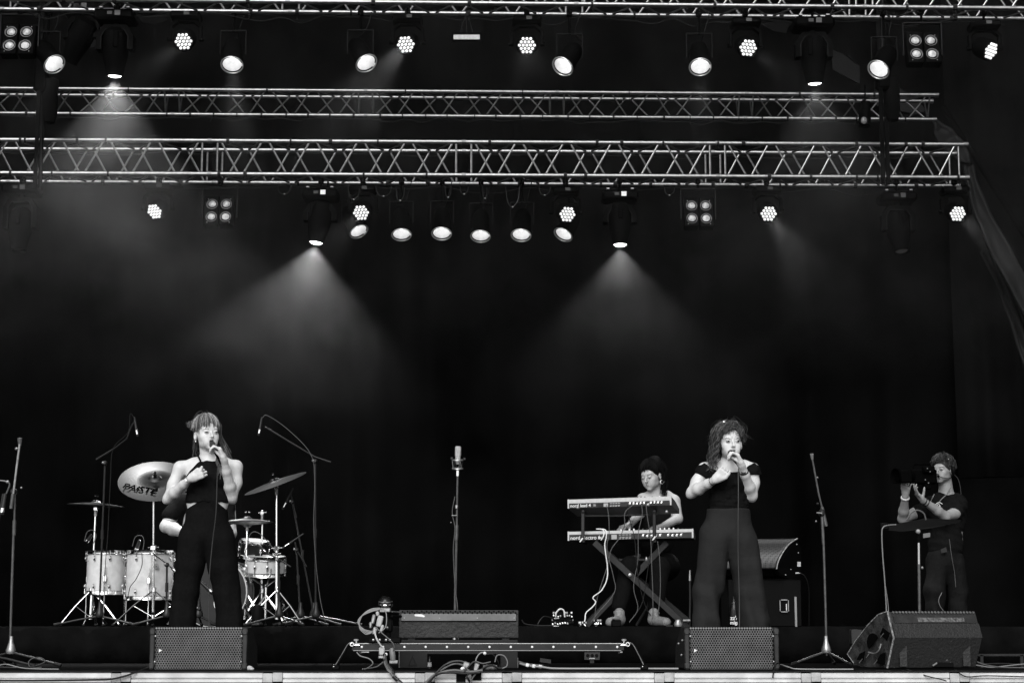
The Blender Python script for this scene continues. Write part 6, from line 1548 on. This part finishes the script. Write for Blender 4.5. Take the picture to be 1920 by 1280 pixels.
# remote camera head on the rail
rc = thing('remote_camera', 'remote camera head with lens dome and cables riding on the rail', 'camera', Q(715, 1205, Dr)); Dh = 11.48
MB().box(Q(722, 1199, Dh+.04), (.20, .12, .035), ch=.005).build('carriage', GEARB, rc)
for x in (700, 712, 724, 731): MB().lathe([(.007, 0), (.007, .01), (0, .012)], o=Q(x, 1199, Dh-.02), d=(0, -1, 0), seg=10).build('roller', STEEL, rc)
MB().tube([Q(727, 1197, Dh+.05), Q(727, 1150, Dh+.05)], .02, 12).build('column', GEARB, rc); MB().box(Q(728, 1172, Dh+.05), (.055, .06, .08), ch=.008).build('motor', GEARB, rc)
MB().ball(Q(726, 1176, Dh-.0), .010, 8, 6).build('motor_cap', STEEL, rc)
cam_c = Q(723, 1131, Dh+.02)
MB().lathe([(0, .045), (.020, .043), (.036, .03), (.043, .01), (.044, -.005), (.040, -.02), (.030, -.03), (.034, -.034), (.034, -.05), (.0, -.052)], o=cam_c, d=(0, -.15, 1), seg=26).build('camera_dome', BLACKG, rc)
MB().ring(cam_c+Vector((0, -.003, -.004)), (0, -.15, 1), .0445, .0035, 28, 6).build('dome_band', CHROME, rc); MB().ring(cam_c+Vector((0, -.003, .014)), (0, -.15, 1), .041, .0022, 28, 6).build('dome_band', STEEL, rc)
MB().lathe([(.022, 0), (.024, .012), (.018, .014), (.0, .009)], o=cam_c+Vector((0, -.036, -.012)), d=(0, -1, -.1), seg=18).build('lens', mat('dark_lens', .05, .2), rc)
MB().box(Q(722, 1143, Dh), (.07, .06, .03), ch=.006).build('mount_plate', STEEL, rc); MB().tube([Q(735, 1146, Dh), Q(752, 1147, Dh+.1)], .005, 8).build('side_arm', STEEL, rc); MB().tube([Q(735, 1154, Dh), Q(752, 1155, Dh+.1)], .008, 8).build('side_arm', GEARB, rc)
rngc = random.Random(5)
for (x, y, w_, h_) in ((700, 1160, .022, .06), (712, 1164, .035, .07), (703, 1182, .03, .05), (716, 1178, .018, .05), (695, 1171, .018, .04), (708, 1150, .02, .03)):
    MB().box(Q(x, y, Dh-.06+rngc.random()*.04), (w_, .03, h_), rot=Matrix.Rotation(rngc.uniform(-.4, .4), 3, 'Y'), ch=.006).build('connector_box', rngc.choice([STEEL, mat('pale_tape', .35, .6), GEARB, mat('pale_tape', .35, .6)]), rc)
MB().box(Q(716, 1220, Dh-.05), (.035, .03, .05), ch=.006).build('connector_box', mat('pale_tape', .35, .6), rc); MB().box(Q(717, 1231, Dh-.05), (.05, .03, .02), ch=.005).build('connector_box', STEEL, rc); MB().ball(Q(724, 1226, Dh-.07), .010, 8, 6).build('bright_cap', WHITE, rc)
for i, rr in enumerate((30, 26, 33, 22)):
    pts = [Q(712, 1139+i, Dh-.03), Q(696-i, 1141+i*2, Dh-.04), Q(682-i*2, 1150+i*2, Dh-.04), Q(673-i+rr*.05, 1164+i, Dh-.04), Q(675+i*2, 1178, Dh-.04), Q(686+i*2, 1188-i*2, Dh-.04), Q(696+i, 1186-i, Dh-.05)]
    cable(['outermost thin grey cable looping left of the remote camera', 'second thin grey cable looping left of the remote camera', 'widest thin grey cable loop beside the remote camera', 'innermost thin cable loop beside the remote camera'][i], pts, .0030, mat('cable_pale', .22, .5), 'cable loops beside the remote camera')
cable('thin grey cable looping right of the remote camera', [Q(712, 1141, Dh-.04), Q(722, 1143, Dh-.05), Q(725, 1160, Dh-.06), Q(722, 1176, Dh-.06), Q(710, 1186, Dh-.06)], .003, mat('cable_pale', .22, .5))
cable('bright bent cable plugging down into the rail carriage', [Q(702, 1176, Dh-.06), Q(704, 1190, Dh-.07), Q(708, 1200, Dh-.08), Q(716, 1212, Dh-.07)], .0055, mat('cable_bright', .4, .4))
cable('thin dark cable from the camera head crossing the rail', [Q(705, 1176, Dh-.05), Q(716, 1186, Dh-.07), Q(730, 1198, Dh-.08), Q(739, 1210, Dh-.08), Q(735, 1226, Dh-.07)], .0035, CABG)
cable('grey cable curling under the left end of the rail', [Q(669, 1222, Dr-.02), Q(676, 1229, Dr-.03), Q(692, 1234, Dr-.04), Q(699, 1243, Dr-.05), Q(688, 1252, 11.35), GX(680, 11.2, .01)], .0038, mat('cable_mid', .13, .5))
cable('grey cable slanting from the connectors to the stage floor', [Q(721, 1238, Dr-.05), Q(706, 1249, 11.35), GX(684, 11.2, .01)], .004, mat('cable_mid', .13, .5))
sb = thing('cable_bundle', 'thick bundle of taped cables dropping from the camera rail over the stage edge', 'cables', Q(722, 1228, 11.3))
for i in range(7):
    o_ = [rngc.gauss(0, 2.2) for _ in range(6)]
    pts = [Q(721+o_[0]*.3, 1226, 11.35), Q(723+o_[1], 1240, 11.25), Q(727+o_[2], 1251, 11.02), Q(731+o_[2], 1257, 10.935), Q(738+o_[3], 1268, 10.92), Q(750+o_[4], 1280, 10.86), Q(760+o_[5], 1296, 10.85)]
    MB().tube(smooth(pts, 5), .0075, 7).build('cable', [CAB, CABG, mat('cable_mid', .13, .5)][i % 3], sb)
MB().lathe([(.016, 0), (.018, .01), (.018, .07), (.010, .08), (0, .08)], o=Q(737, 1238, 11.42), d=(-.1, 0, 1), seg=14).build('connector', mat('conn_grey', .12, .5), sb)
MB().box(Q(738, 1240, 11.5), (.05, .03, .02), ch=.004).build('connector', WHITE, sb)
# cable knot on the stage edge
kn = thing('cable_knot', 'tangled knot of thick dark cables and connectors lying over the stage edge', 'cables', GX(890, 11.2))
defs = [([(790, 1292), (806, 1272), (822, 1262), (850, 1256), (880, 1259), (905, 1256)], .012, CABG), ([(796, 1294), (812, 1270), (830, 1254), (850, 1244), (868, 1246), (878, 1256)], .007, mat('cable_mid', .13, .5)),
        ([(800, 1285), (818, 1264), (845, 1260), (870, 1262), (900, 1260)], .009, CAB), ([(816, 1262), (835, 1245), (858, 1238), (880, 1243)], .006, CABG), ([(830, 1250), (846, 1239), (870, 1240), (884, 1252)], .006, CAB),
        ([(891, 1248), (893, 1234), (900, 1224), (909, 1222)], .005, mat('cable_pale', .22, .5)), ([(912, 1226), (924, 1226), (934, 1240), (938, 1252), (952, 1258), (980, 1258)], .004, CAB), ([(928, 1240), (932, 1228), (944, 1228), (951, 1238), (950, 1248), (942, 1252)], .005, mat('cable_mid', .13, .5)),
        ([(876, 1250), (874, 1264), (882, 1280), (886, 1296)], .009, CAB), ([(892, 1262), (884, 1274), (880, 1292)], .007, CABG), ([(902, 1254), (920, 1246), (936, 1252), (948, 1250)], .008, CAB), ([(870, 1258), (888, 1240), (905, 1243), (920, 1240)], .006, CABG)]
for i, (pp, r_, m_) in enumerate(defs):
    pts = []
    for x, y in pp:
        Dk = (10.925 if y > 1255.5 else 11.06)-.010*(i % 4); pts.append(Q(x, y, Dk))
    MB().tube(smooth(pts, 6), r_*.75, 7).build('cable', m_, kn)
for (x, y, w_, h_, m_) in ((874, 1246, .04, .04, STEEL), (884, 1253, .035, .05, GEARB), (893, 1250, .03, .05, STEEL), (879, 1258, .03, .03, mat('conn_grey', .12, .5)), (888, 1262, .03, .03, GEARB), (909, 1224, .018, .02, WHITE), (868, 1252, .03, .02, WHITE)):
    MB().box(Q(x, y, 11.02), (w_, .03, h_), rot=Matrix.Rotation(rngc.uniform(-.5, .5), 3, 'Y'), ch=.006).build('connector', m_, kn)
for k in range(5): MB().lathe([(.014+.003*(k % 2), 0), (.014+.003*(k % 2), .016)], o=Q(906+k*5.2, 1250, 11.06), d=(1, 0, 0), seg=14).build('connector_ring', mat('conn_grey', .12, .5), kn)
kt_ = thing('black_tape', 'black tape patches stuck over the metal stage edge below the cable knot', 'tape', Q(870, 1266, 10.96))
MB().box(Q(864, 1268, 10.955), (.055, .004, .06)).build('patch', CLOTHB, kt_); MB().box(Q(893, 1266, 10.953), (.06, .004, .052)).build('patch', CLOTHB, kt_)
# power panel, cables lying on the floor right of the centre
pp_ = thing('socket_panel', 'small grey socket panel with three round holes under the right end of the rail', 'panel', GX(1110, 13.4)); Dp = 13.38
MB().prism([Q(1096, 1222, Dp), Q(1125, 1222, Dp), Q(1124, 1236, Dp), Q(1096, 1236, Dp)], (0, .03, 0)).build('plate', mat('panel_grey', .04, .5), pp_, sm=False)
for k in range(3): MB().lathe([(0, 0), (.012, 0), (.012, .004), (.010, .004)], o=Q(1102+8.3*k, 1228, Dp-.002), d=(0, -1, 0), seg=12).build('socket', GEARB, pp_)
MB().box(Q(1110, 1233.5, Dp-.003), (.04, .006, .008)).build('label_strip', STEEL, pp_); MB().box(Vector((Q(1110, 1236, Dp).x, Dp+.016, Q(1110, 1236, Dp).z/2)), (.03, .02, Q(1110, 1236, Dp).z-.002)).build('post', STM, pp_)
bx = thing('small_box', 'small dark grey box lying on the stage floor behind the rail', 'box', GX(1022, 12.6)); MB().prism([Q(1012, 1240, 12.6), Q(1013, 1233, 12.6), Q(1033, 1236, 12.6), Q(1033, 1243, 12.6)], (0, .08, 0)).build('body', mat('panel_grey', .04, .5), bx, sm=False)
MB().box(GX(1022, 12.64)+Vector((0, 0, .008)), (.05, .05, .02)).build('foot', GEARB, bx)
cable('bright grey cable lying along the stage edge between the case and the right front speaker', [Q(975, 1243, 11.5), Q(990, 1247, 11.45), Q(1020, 1250, 11.42), GX(1045, 11.4, .008), GX(1150, 11.38, .008), GX(1272, 11.36, .008)], .006, mat('cable_pale', .22, .5))
tc_ = cable('grey cable with pale tape bands lying beside the dark case', [Q(974, 1240, 11.6), Q(984, 1244, 11.55), Q(1000, 1246, 11.5), Q(1018, 1248, 11.45)], .008, mat('cable_mid', .13, .5)); 
for x, y in ((989, 1246), (1001, 1248), (1013, 1249)): MB().box(Q(x, y, 11.44), (.022, .02, .022), rot=Matrix.Rotation(.2, 3, 'Y'), ch=.004).build('tape_band', WHITE, tc_)
cable('bright cable arching at the foot of the right front speaker', [GX(1462, 11.2, .045), GX(1455, 11.05, .04), Q(1450, 1262, 10.95), Q(1449, 1270, 10.94)], .0045, CAB)
cable('thin pale cable lying on the floor right of the right front speaker', [Q(1464, 1245, 11.4), Q(1480, 1250, 11.3), GX(1500, 11.25, .008), GX(1600, 11.2, .008)], .004, mat('cable_pale', .22, .5))
cable('dark cable running over the metal edge left of the left front speaker', [Q(278, 1251, 11.25), Q(258, 1258, 10.97), Q(236, 1266, 10.94), Q(210, 1272, 10.935), Q(180, 1273.5, 10.93), Q(60, 1275, 10.93), Q(-20, 1275, 10.93)], .0055, CAB)
cable('thin pale cable lying by the feet of the left microphone stand', [GX(-10, 11.7, .01), GX(10, 11.6, .03), GX(40, 11.5, .01), GX(66, 11.4, .006), GX(110, 11.3, .006)], .0035, mat('cable_pale', .22, .5))
fst = thing('paper_scrap', 'crumpled pale scrap lying at the right foot of the left front speaker', 'scrap', GX(470, 11.3)); f = Field(.004); f.ell(GX(468, 11.32, .012), (.02, .015, .016), None, .01); f.ell(GX(472, 11.3, .008), (.016, .012, .010), None, .01); f.bake('paper', mat('pale_tape', .35, .6), fst)

# right wedge
rwg = thing('floor_monitor', 'large scuffed black wedge monitor turned sideways at the right of the stage', 'speaker', GX(1720, 11.6)); Dw = 11.7
SCUF = mat('scuffed_paint', .022, .5, spec=.4, bump=(60, .5), var=(4, .5)); SCUFL = mat('worn_edge', .16, .6, var=(60, .7), bump=(90, .6))
nd = SCUF.node_tree; bs = nd.nodes['Principled BSDF']; tcx = nd.nodes.new('ShaderNodeTexCoord'); nzx = nd.nodes.new('ShaderNodeTexNoise'); nzx.inputs['Scale'].default_value = 34; nzx.inputs['Detail'].default_value = 8; nzx.inputs['Roughness'].default_value = .75
mrx = nd.nodes.new('ShaderNodeMapRange'); mrx.inputs['From Min'].default_value = .62; mrx.inputs['From Max'].default_value = .70; mrx.inputs['To Min'].default_value = .018; mrx.inputs['To Max'].default_value = .15
nd.links.new(tcx.outputs['Object'], nzx.inputs['Vector']); nd.links.new(nzx.outputs['Fac'], mrx.inputs['Value']); nd.links.new(mrx.outputs[0], bs.inputs['Base Color'])
# side panel polygon (front-left face) and length direction to the right/back
sp_ = [(1667, 1146, .10), (1650, 1152, .16), (1630, 1172, .24), (1608, 1200, .33), (1592, 1226, .40), (1604, 1243, .36), (1617, 1251, .30), (1667, 1252, .08), (1679, 1196, .03)]
SP = [Q(x, y, Dw-.10+d) for x, y, d in sp_]
for p in SP:
    if p.z < .02: p.z = .004
ul = Vector((.60, .20, 0))
ends = [p+ul for p in SP]
MB().prism(SP, ul).build('cabinet', SCUF, rwg, sm=False, bev=.004)
nrm = (SP[1]-SP[0]).cross(SP[8]-SP[0]).normalized()
if nrm.y > 0: nrm = -nrm
off = nrm*.004
MB().prism([p+off*.5 for p in SP], nrm*.010).build('end_panel', mat('worn_panel', .04, .5, var=(16, .8), bump=(60, .6)), rwg, sm=False, bev=.003)
pl = [Q(x, y, Dw-.10+d)+off*4 for x, y, d in sp_]
MB().tube([pl[0], (pl[0]+pl[8])/2, pl[8], (pl[8]+pl[7])/2, pl[7]], .0065, 6).build('worn_edge', SCUFL, rwg); MB().tube(pl[0:6], .0035, 6).build('worn_edge', SCUFL, rwg)
def onside(x, y):   # point on the side plane at a picture position
    o = Vector((0, 0, CAM_Z)); d = W(x, y, 10)-o; t = (SP[0]+nrm*.016-o).dot(nrm)/d.dot(nrm); return o+d*t
for poly in ([(1655, 1176), (1668, 1186), (1662, 1200), (1650, 1188)], [(1612, 1224), (1622, 1220), (1618, 1238), (1606, 1236)], [(1650, 1226), (1660, 1222), (1658, 1246), (1642, 1242)]):
    MB().prism([onside(x, y) for x, y in poly], -nrm*.004).build('hand_slot', FOAM, rwg, sm=False)
hc_ = [onside(1636+11*math.cos(R(a)), 1203+17*math.sin(R(a))) for a in range(130, 331, 20)]; MB().prism(hc_, -nrm*.004).build('handle_recess', FOAM, rwg, sm=False)
MB().tube(smooth([onside(1628, 1222), onside(1640, 1224), onside(1648, 1218), onside(1652, 1206)], 4), .005, 6).build('handle', STEEL, rwg)
for x, y in ((1654, 1190), (1627, 1228), (1642, 1240), (1614, 1238), (1650, 1210)): MB().tube([onside(x-3, y+4), onside(x+3, y-4)], .003, 5).build('bare_metal', STEEL, rwg)
# top strip with teeth and worn label on the long faces
TP0, TP8 = SP[0], SP[8]
fn = Vector((-ul.y, ul.x, 0)).normalized(); fn = -fn if fn.y > 0 else fn
tm = MB(); 
for k in range(26):
    q = TP0.lerp(TP8, .03)+ul*(.04+.93*k/25)+fn*.004+Vector((0, 0, .002)); tm.box(q, (.013, .016, .012), rot=Matrix.Rotation(.35, 3, 'Y'))
tag(tm.build('perforated_edge', GRF, rwg, sm=False), kind='stuff')
def onfront(t, s_): return TP0.lerp(TP8, s_)+ul*t+fn*.006+Vector((0, 0, .0))
MB().prism([onfront(.03, .16), onfront(.98, .16), onfront(.98, .42), onfront(.03, .42)], -fn*.004).build('strip_panel', mat('wedge_strip', .03, .5, var=(12, .6)), rwg, sm=False)
MB().prism([onfront(.30, .22)+fn*.002, onfront(.84, .22)+fn*.002, onfront(.84, .38)+fn*.002, onfront(.30, .38)+fn*.002], -fn*.003).build('worn_label', mat('worn_label', .065, .7, var=(70, 1.0)), rwg, sm=False)
MB().prism([onfront(.0, .44), onfront(1.0, .44), onfront(1.0, .98), onfront(.0, .98)], -fn*.004).build('upper_board', mat('wedge_grey', .030, .6, bump=(70, .8), var=(20, .2)), rwg, sm=False)
for t in (.12, .85): 
    q = SP[8].lerp(SP[7], .5)+ul*t+fn*.005; MB().box(q, (.05, .006, .17), ch=.002).build('cleat', SCUF, rwg)
q = SP[7]+ul*.55+fn*.01+Vector((0, 0, .018)); MB().box(q, (.20, .01, .03), ch=.003).build('socket_plate', GEARB, rwg)
for t in (.48, .64): MB().tube([SP[7]+ul*t+fn*.02+Vector((0, 0, .012)), SP[7]+ul*(t+.05)+fn*.02+Vector((0, 0, .03))], .006, 6).build('plug', mat('conn_grey', .12, .5), rwg)
sx_ = thing('stage_box', 'small dark box between the riser and the large wedge monitor', 'box', GX(1605, 12.8)); MB().box(Q(1604, 1193, 12.8), (.075, .1, .10), ch=.004).build('body', mat('panel_grey', .04, .5), sx_); MB().box(Vector((Q(1604, 1193, 12.8).x, 12.8, .07)), (.06, .08, .14)).build('post', STM, sx_)
for i, pp in enumerate([[(1832, 1240), (1850, 1246), (1880, 1250), (1925, 1251)], [(1830, 1246), (1860, 1250), (1900, 1246), (1930, 1243)], [(1836, 1244), (1880, 1243), (1930, 1246)]]):
    cable(['thin cable lying right of the large wedge monitor, nearest the edge', 'thin cable rising towards the right edge of the picture', 'straight thin cable on the floor in the right corner'][i], [Q(x, y, 11.5+.1*i) for x, y in pp], .004, [CABG, mat('cable_mid', .13, .5), CAB][i])
cable('dark cable crossing the metal edge at the far right', [GX(1790, 11.1, .01), Q(1800, 1262, 10.95), Q(1815, 1268, 10.94), Q(1850, 1266, 10.935), Q(1930, 1268, 10.93)], .0035, CAB)
cable('dark cable crossing the metal edge below the wedge monitor', [GX(1700, 11.1, .01), Q(1740, 1267, 10.94), Q(1762, 1272, 10.935), Q(1775, 1276, 10.93)], .0035, CAB)
lb = thing('low_bar', 'thin dark bar low behind the cables at the right edge', 'bar', GX(1880, 12.0)); MB().box(Q(1880, 1227, 12.0), (.34, .02, .014)).build('bar', STM, lb); MB().box(Vector((Q(1915, 1227, 12).x, 12.0, .04)), (.02, .02, .08)).build('foot', STM, lb); MB().box(Vector((Q(1840, 1227, 12).x, 12.0, .04)), (.02, .02, .08)).build('foot', STM, lb)

# music stand
mu_ = thing('music_stand', 'black music stand with a wide tilted tray in front of the camera operator', 'stand', GX(1724, 13.6)); Dq = 13.6
TR = mat('tray_black', .004, .6, spec=.1)
MB().prism([Q(1652, 988, Dq-.02), Q(1735, 972, Dq+.16), Q(1802, 975, Dq+.16), Q(1800, 979, Dq+.14), Q(1745, 990, Dq-.0), Q(1690, 996, Dq-.05), Q(1654, 993, Dq-.05)], (0, .012, .004)).build('tray', TR, mu_, sm=False)
MB().box(Q(1658, 986, Dq-.04), (.06, .03, .05), ch=.006).build('tray_clamp', GEARB, mu_)
MB().ball(Q(1721.5, 996, Dq-.04), .018, 14, 10).build('tilt_knob', mat('pale_knob', .22, .4), mu_); MB().tube([Q(1722, 998, Dq-.02), Q(1722.5, 1016, Dq)], .012, 10).build('neck', GEARB, mu_)
MB().tube([Q(1722.5, 1014, Dq), Q(1723, 1058, Dq)], .0085, 12).build('inner_tube', mat('pale_tube', .42, .3, metal=.5), mu_); MB().tube([Q(1723, 1057, Dq), Q(1724, 1145, Dq), GX(1724, Dq, .10)], .0115, 12).build('outer_tube', MSG, mu_)
MB().ball(Q(1729, 1064, Dq-.02), .011, 8, 6).build('lock_screw', STEEL, mu_)
tripod(mu_, GX(1724, Dq), .09, ((-.24, -.1), (.24, -.1), (0, .25)), MST)
cable('grey double cable hanging from the left end of the music stand tray', [Q(1680, 983, Dq-.04), Q(1666, 984, Dq-.05), Q(1656, 988, Dq-.06), Q(1653.5, 1000, Dq-.06), Q(1655, 1040, Dq-.06), Q(1659, 1090, Dq-.06), Q(1662, 1145, Dq-.06), GX(1664, Dq-.1, .01)], .0050, mat('cable_mid', .13, .5))
cable('second thin cable parallel to the double cable of the music stand', [Q(1658, 1085, Dq-.05), Q(1662, 1110, Dq-.05), Q(1666, 1146, Dq-.05), GX(1668, Dq-.1, .01)], .0032, mat('cable_mid', .13, .5))
cable('black cable curling up on the music stand tray', [Q(1700, 975, Dq), Q(1708, 962, Dq), Q(1720, 956, Dq), Q(1732, 962, Dq), Q(1736, 974, Dq)], .006, CABG)
cd_ = thing('pale_card', 'small pale card clipped behind the music stand pole', 'card', Q(1737, 1003, 15.4)); MB().prism([Q(1731, 1000, 15.45), Q(1744, 998, 15.45), Q(1744, 1006, 15.45), Q(1731, 1008, 15.45)], (0, .004, 0)).build('card', mat('card_grey', .10, .6), cd_, sm=False)

# camera operator
J = Jf(15.9); sx = lambda x: J(x, 900).x
szz = lambda y: J(1770, y).z
SK5 = mat('skin_operator', .23, .5, spec=.35, var=(30, .08), bump=(160, .06))
s5 = thing('person', 'camera operator in a black t-shirt with headset raising a shoulder camera at the right', 'person', GX(1775, 15.95), 'performers on the stage')
P5 = head_frame(J(1768, 881, 0), -42, -2, 3, 1.02)
f = Field(.0045); add_head(f, P5, male=True)
f.cap(P5(0, -.022, -.055), J(1774, 925, .04), .054, .066, .02)
f.ell(J(1775, 965, .05), (.16, .10, .2), None, .04); f.ell(J(1775, 1010, .05), (.14, .1, .2), None, .05)
eL, wL = J(1773, 968, -.16), J(1731, 938, -.30)
f.chain([J(1797, 944, .05), J(1790, 962, -.06), eL], [.058, .050, .042], .02); f.chain([eL, eL.lerp(wL, .35), wL], [.043, .040, .027], .02)
hand(f, wL, J(1718, 924, -.33)-wL, Vector((-.1, -.2, 1)), [(8, 14, 10), (10, 16, 12), (25, 30, 20), (35, 40, 30)], thumb=-1, tcurl=.1, spread=.6, tdir=(.25, -.3, 1))
eR, wR = J(1693, 972, -.10), J(1697.5, 930, -.28)
f.chain([J(1745, 945, .05), J(1715, 962, -.0), eR], [.056, .048, .044], .02); f.chain([eR, eR.lerp(wR, .35), wR], [.044, .043, .027], .02)
hand(f, wR, J(1699, 912, -.32)-wR, Vector((.5, .6, .2)), [(35, 40, 25)]*4, thumb=1, tcurl=.3, spread=.2)
b5 = f.bake('body', SK5, s5); face_parts(b5, P5, LIPSN, BROWD, closed=.5, brow_tilt=-.5)
f = Field(.006); f.ell(J(1774, 968, .05), (.175, .115, .22), None, .04); f.ell(J(1773, 1020, .05), (.155, .115, .19), None, .05)
f.chain([J(1775, 935, .05), J(1797, 944, .05), J(1792, 960, -.04)], [.07, .074, .066], .04); f.chain([J(1770, 938, .05), J(1745, 947, .05), J(1722, 960, .0)], [.07, .07, .066], .04)
f.post.append(folds(.005, 50, 60, 1)); f.bake('t_shirt', TOPB, s5)
f = Field(.008); f.ell(J(1772, 1050, .05), (.165, .125, .14), None, .05)
f.chain([J(1758, 1060, .05), J(1752, 1110, .0), GX(1756, 15.9, .1)], [.105, .085, .07], .03); f.chain([J(1786, 1060, .05), J(1796, 1110, .05), GX(1800, 15.95, .1)], [.105, .088, .07], .03)
f.post.append(folds(.010, 26, 14, 2)); f.bake('trousers', mat('black_denim', .010, .8, spec=.15, var=(12, .5), bump=(30, .5)), s5)
shoe(s5, GX(1754, 15.9), -20); shoe(s5, GX(1802, 15.95), 10)
f = Field(.005); f.ell(P5(0, -.022, .038), (.086, .105, .095), P5.M, .01); f.ell(P5(0, .085, -.025), (.066, .075, .083), P5.M, .006, True); f.ell(P5(0, 0, -.115), (.12, .12, .085), P5.M, .01, True)
hc = f.bake('hair', HAIRMK, b5); locks('curl', hc, P5, (HAIRMK, HAIRM, HAIRML), (150, 60, 10), 51, th0=(3, 55), azr=(0, 360), length=lambda a: .02, th1=lambda a: 66 if 30 < a < 150 else 92, rx=.085, ry=.103, rz=.098, jit=.010, curl=.009, cfreq=14, rad=.0030)
locks('curl', hc, P5, (HAIRMK, HAIRM), (16, 14), 52, th0=(10, 40), azr=(60, 150), length=lambda a: .01, th1=lambda a: 70, rx=.088, ry=.112, rz=.102, jit=.012, curl=.010, cfreq=13, rad=.0030)
MB().ball(P5(-.088, -.012, -.012), .036, 14, 10, sc=(.6, 1, 1.15)).build('headphone', GEARB, s5)
hb = [P5(-.090*math.sin(R(a))*1.0, -.012, .115*math.cos(R(a))+.010) for a in range(-88, 100, 16)]; MB().tube(smooth(hb, 3), .009, 7).build('headband', GEARB, s5)
MB().box(P5(-.062, .01, .085), (.018, .018, .016), ch=.004).build('headband_clip', WHITE, s5)
MB().tube(smooth([P5(-.093, 0, -.03), P5(-.088, .05, -.08), P5(-.05, .115, -.072), P5(-.02, .118, -.058)], 5), .0032, 6).build('boom_arm', GEARB, s5); MB().ball(P5(-.015, .118, -.057), .012).build('boom_microphone', GEARB, s5)
MB().tube(smooth([J(1790, 890, .0), J(1796, 897, .02), J(1800, 910, .05), J(1803, 935, .1)], 5), .003, 5).build('headset_lead', CABG, s5)
MB().tube(smooth([J(1782, 914, -.02), J(1776, 925, -.07), J(1763, 938, -.09), J(1750, 956, -.10)], 5), .004, 5).build('lanyard', mat('lanyard_grey', .12, .6), s5); MB().tube(smooth([J(1752, 926, -.06), J(1746, 938, -.09), J(1742, 950, -.10)], 4), .004, 5).build('lanyard', mat('lanyard_grey', .12, .6), s5)
tl = J(1761, 949, -.115)
MB().ring(tl, (-.15, -1, .05), .034, .0028, 28, 5, a0=R(35), a1=R(325)).build('shirt_print', INK, s5); MB().ring(tl, (-.15, -1, .05), .020, .0024, 20, 5, a0=R(80), a1=R(330)).build('shirt_print', INK, s5); MB().tube([tl+Vector((-.008, -.004, -.014)), tl+Vector((.004, -.004, .012)), tl+Vector((.012, -.004, -.010))], .0035, 5).build('shirt_print', INK, s5)
MB().ring(wR+(eR-wR)*.06, eR-wR, .030, .009, 20, 6).build('wristband', mat('wristband', .45, .5), s5)
for t in (.04, .14): MB().ring(wL+(eL-wL)*t, eL-wL, .031, .005, 20, 6).build('bracelet', RUBBER, s5)
MB().prism([J(1764, 1029, -.12), J(1774, 1025, -.12), J(1776, 1034, -.12), J(1765, 1036, -.12)], (0, .01, 0)).build('belt_pack', mat('belt_grey', .02, .6), s5, sm=False)
MB().tube(smooth([J(1766, 1110, -.10), J(1760, 1124, -.11), J(1763, 1136, -.11), J(1770, 1146, -.10)], 5), .003, 5).build('trailing_lead', mat('cable_mid', .13, .5), s5); MB().tube(smooth([J(1780, 1010, -.12), J(1784, 1040, -.12), J(1790, 1075, -.10), J(1792, 1100, -.10)], 5), .003, 5).build('trailing_lead', CABG, s5)
vc = thing('video_camera', 'dark shoulder video camera held up before the face of the camera operator', 'camera', J(1715, 895, -.3)); Cc = J(1728, 893, -.28)
VB = mat('camera_black', .0012, .7, spec=.04)
MB().box(Cc+Vector((.02, .04, .0)), (.22, .13, .13), ch=.015).build('body', VB, vc); MB().lathe([(.045, 0), (.05, .02), (.05, .12), (.062, .13), (.068, .18), (.06, .18), (.055, .15), (0, .14)], o=Cc+Vector((-.08, -.0, .0)), d=(-1, -.45, 0), seg=22).build('lens', VB, vc)
MB().box(J(1699, 893, -.42), (.10, .04, .11), ch=.008).build('lens_hood', VB, vc); MB().tube([Cc+Vector((-.07, .02, .065)), Cc+Vector((-.06, .02, .11)), Cc+Vector((.08, .02, .11)), Cc+Vector((.09, .02, .065))], .010, 8).build('top_handle', VB, vc)
MB().box(J(1741, 880, -.32), (.10, .06, .06), ch=.01).build('viewfinder', VB, vc); MB().box(J(1738, 912, -.27), (.06, .08, .05), ch=.008).build('shoulder_pad', VB, vc)
for x, y in ((1739, 878), (1744, 884), (1735, 899), (1741, 905)): MB().ball(J(x, y, -.365), .006, 8, 6).build('highlighted_knob', mat('conn_grey', .12, .5), vc)
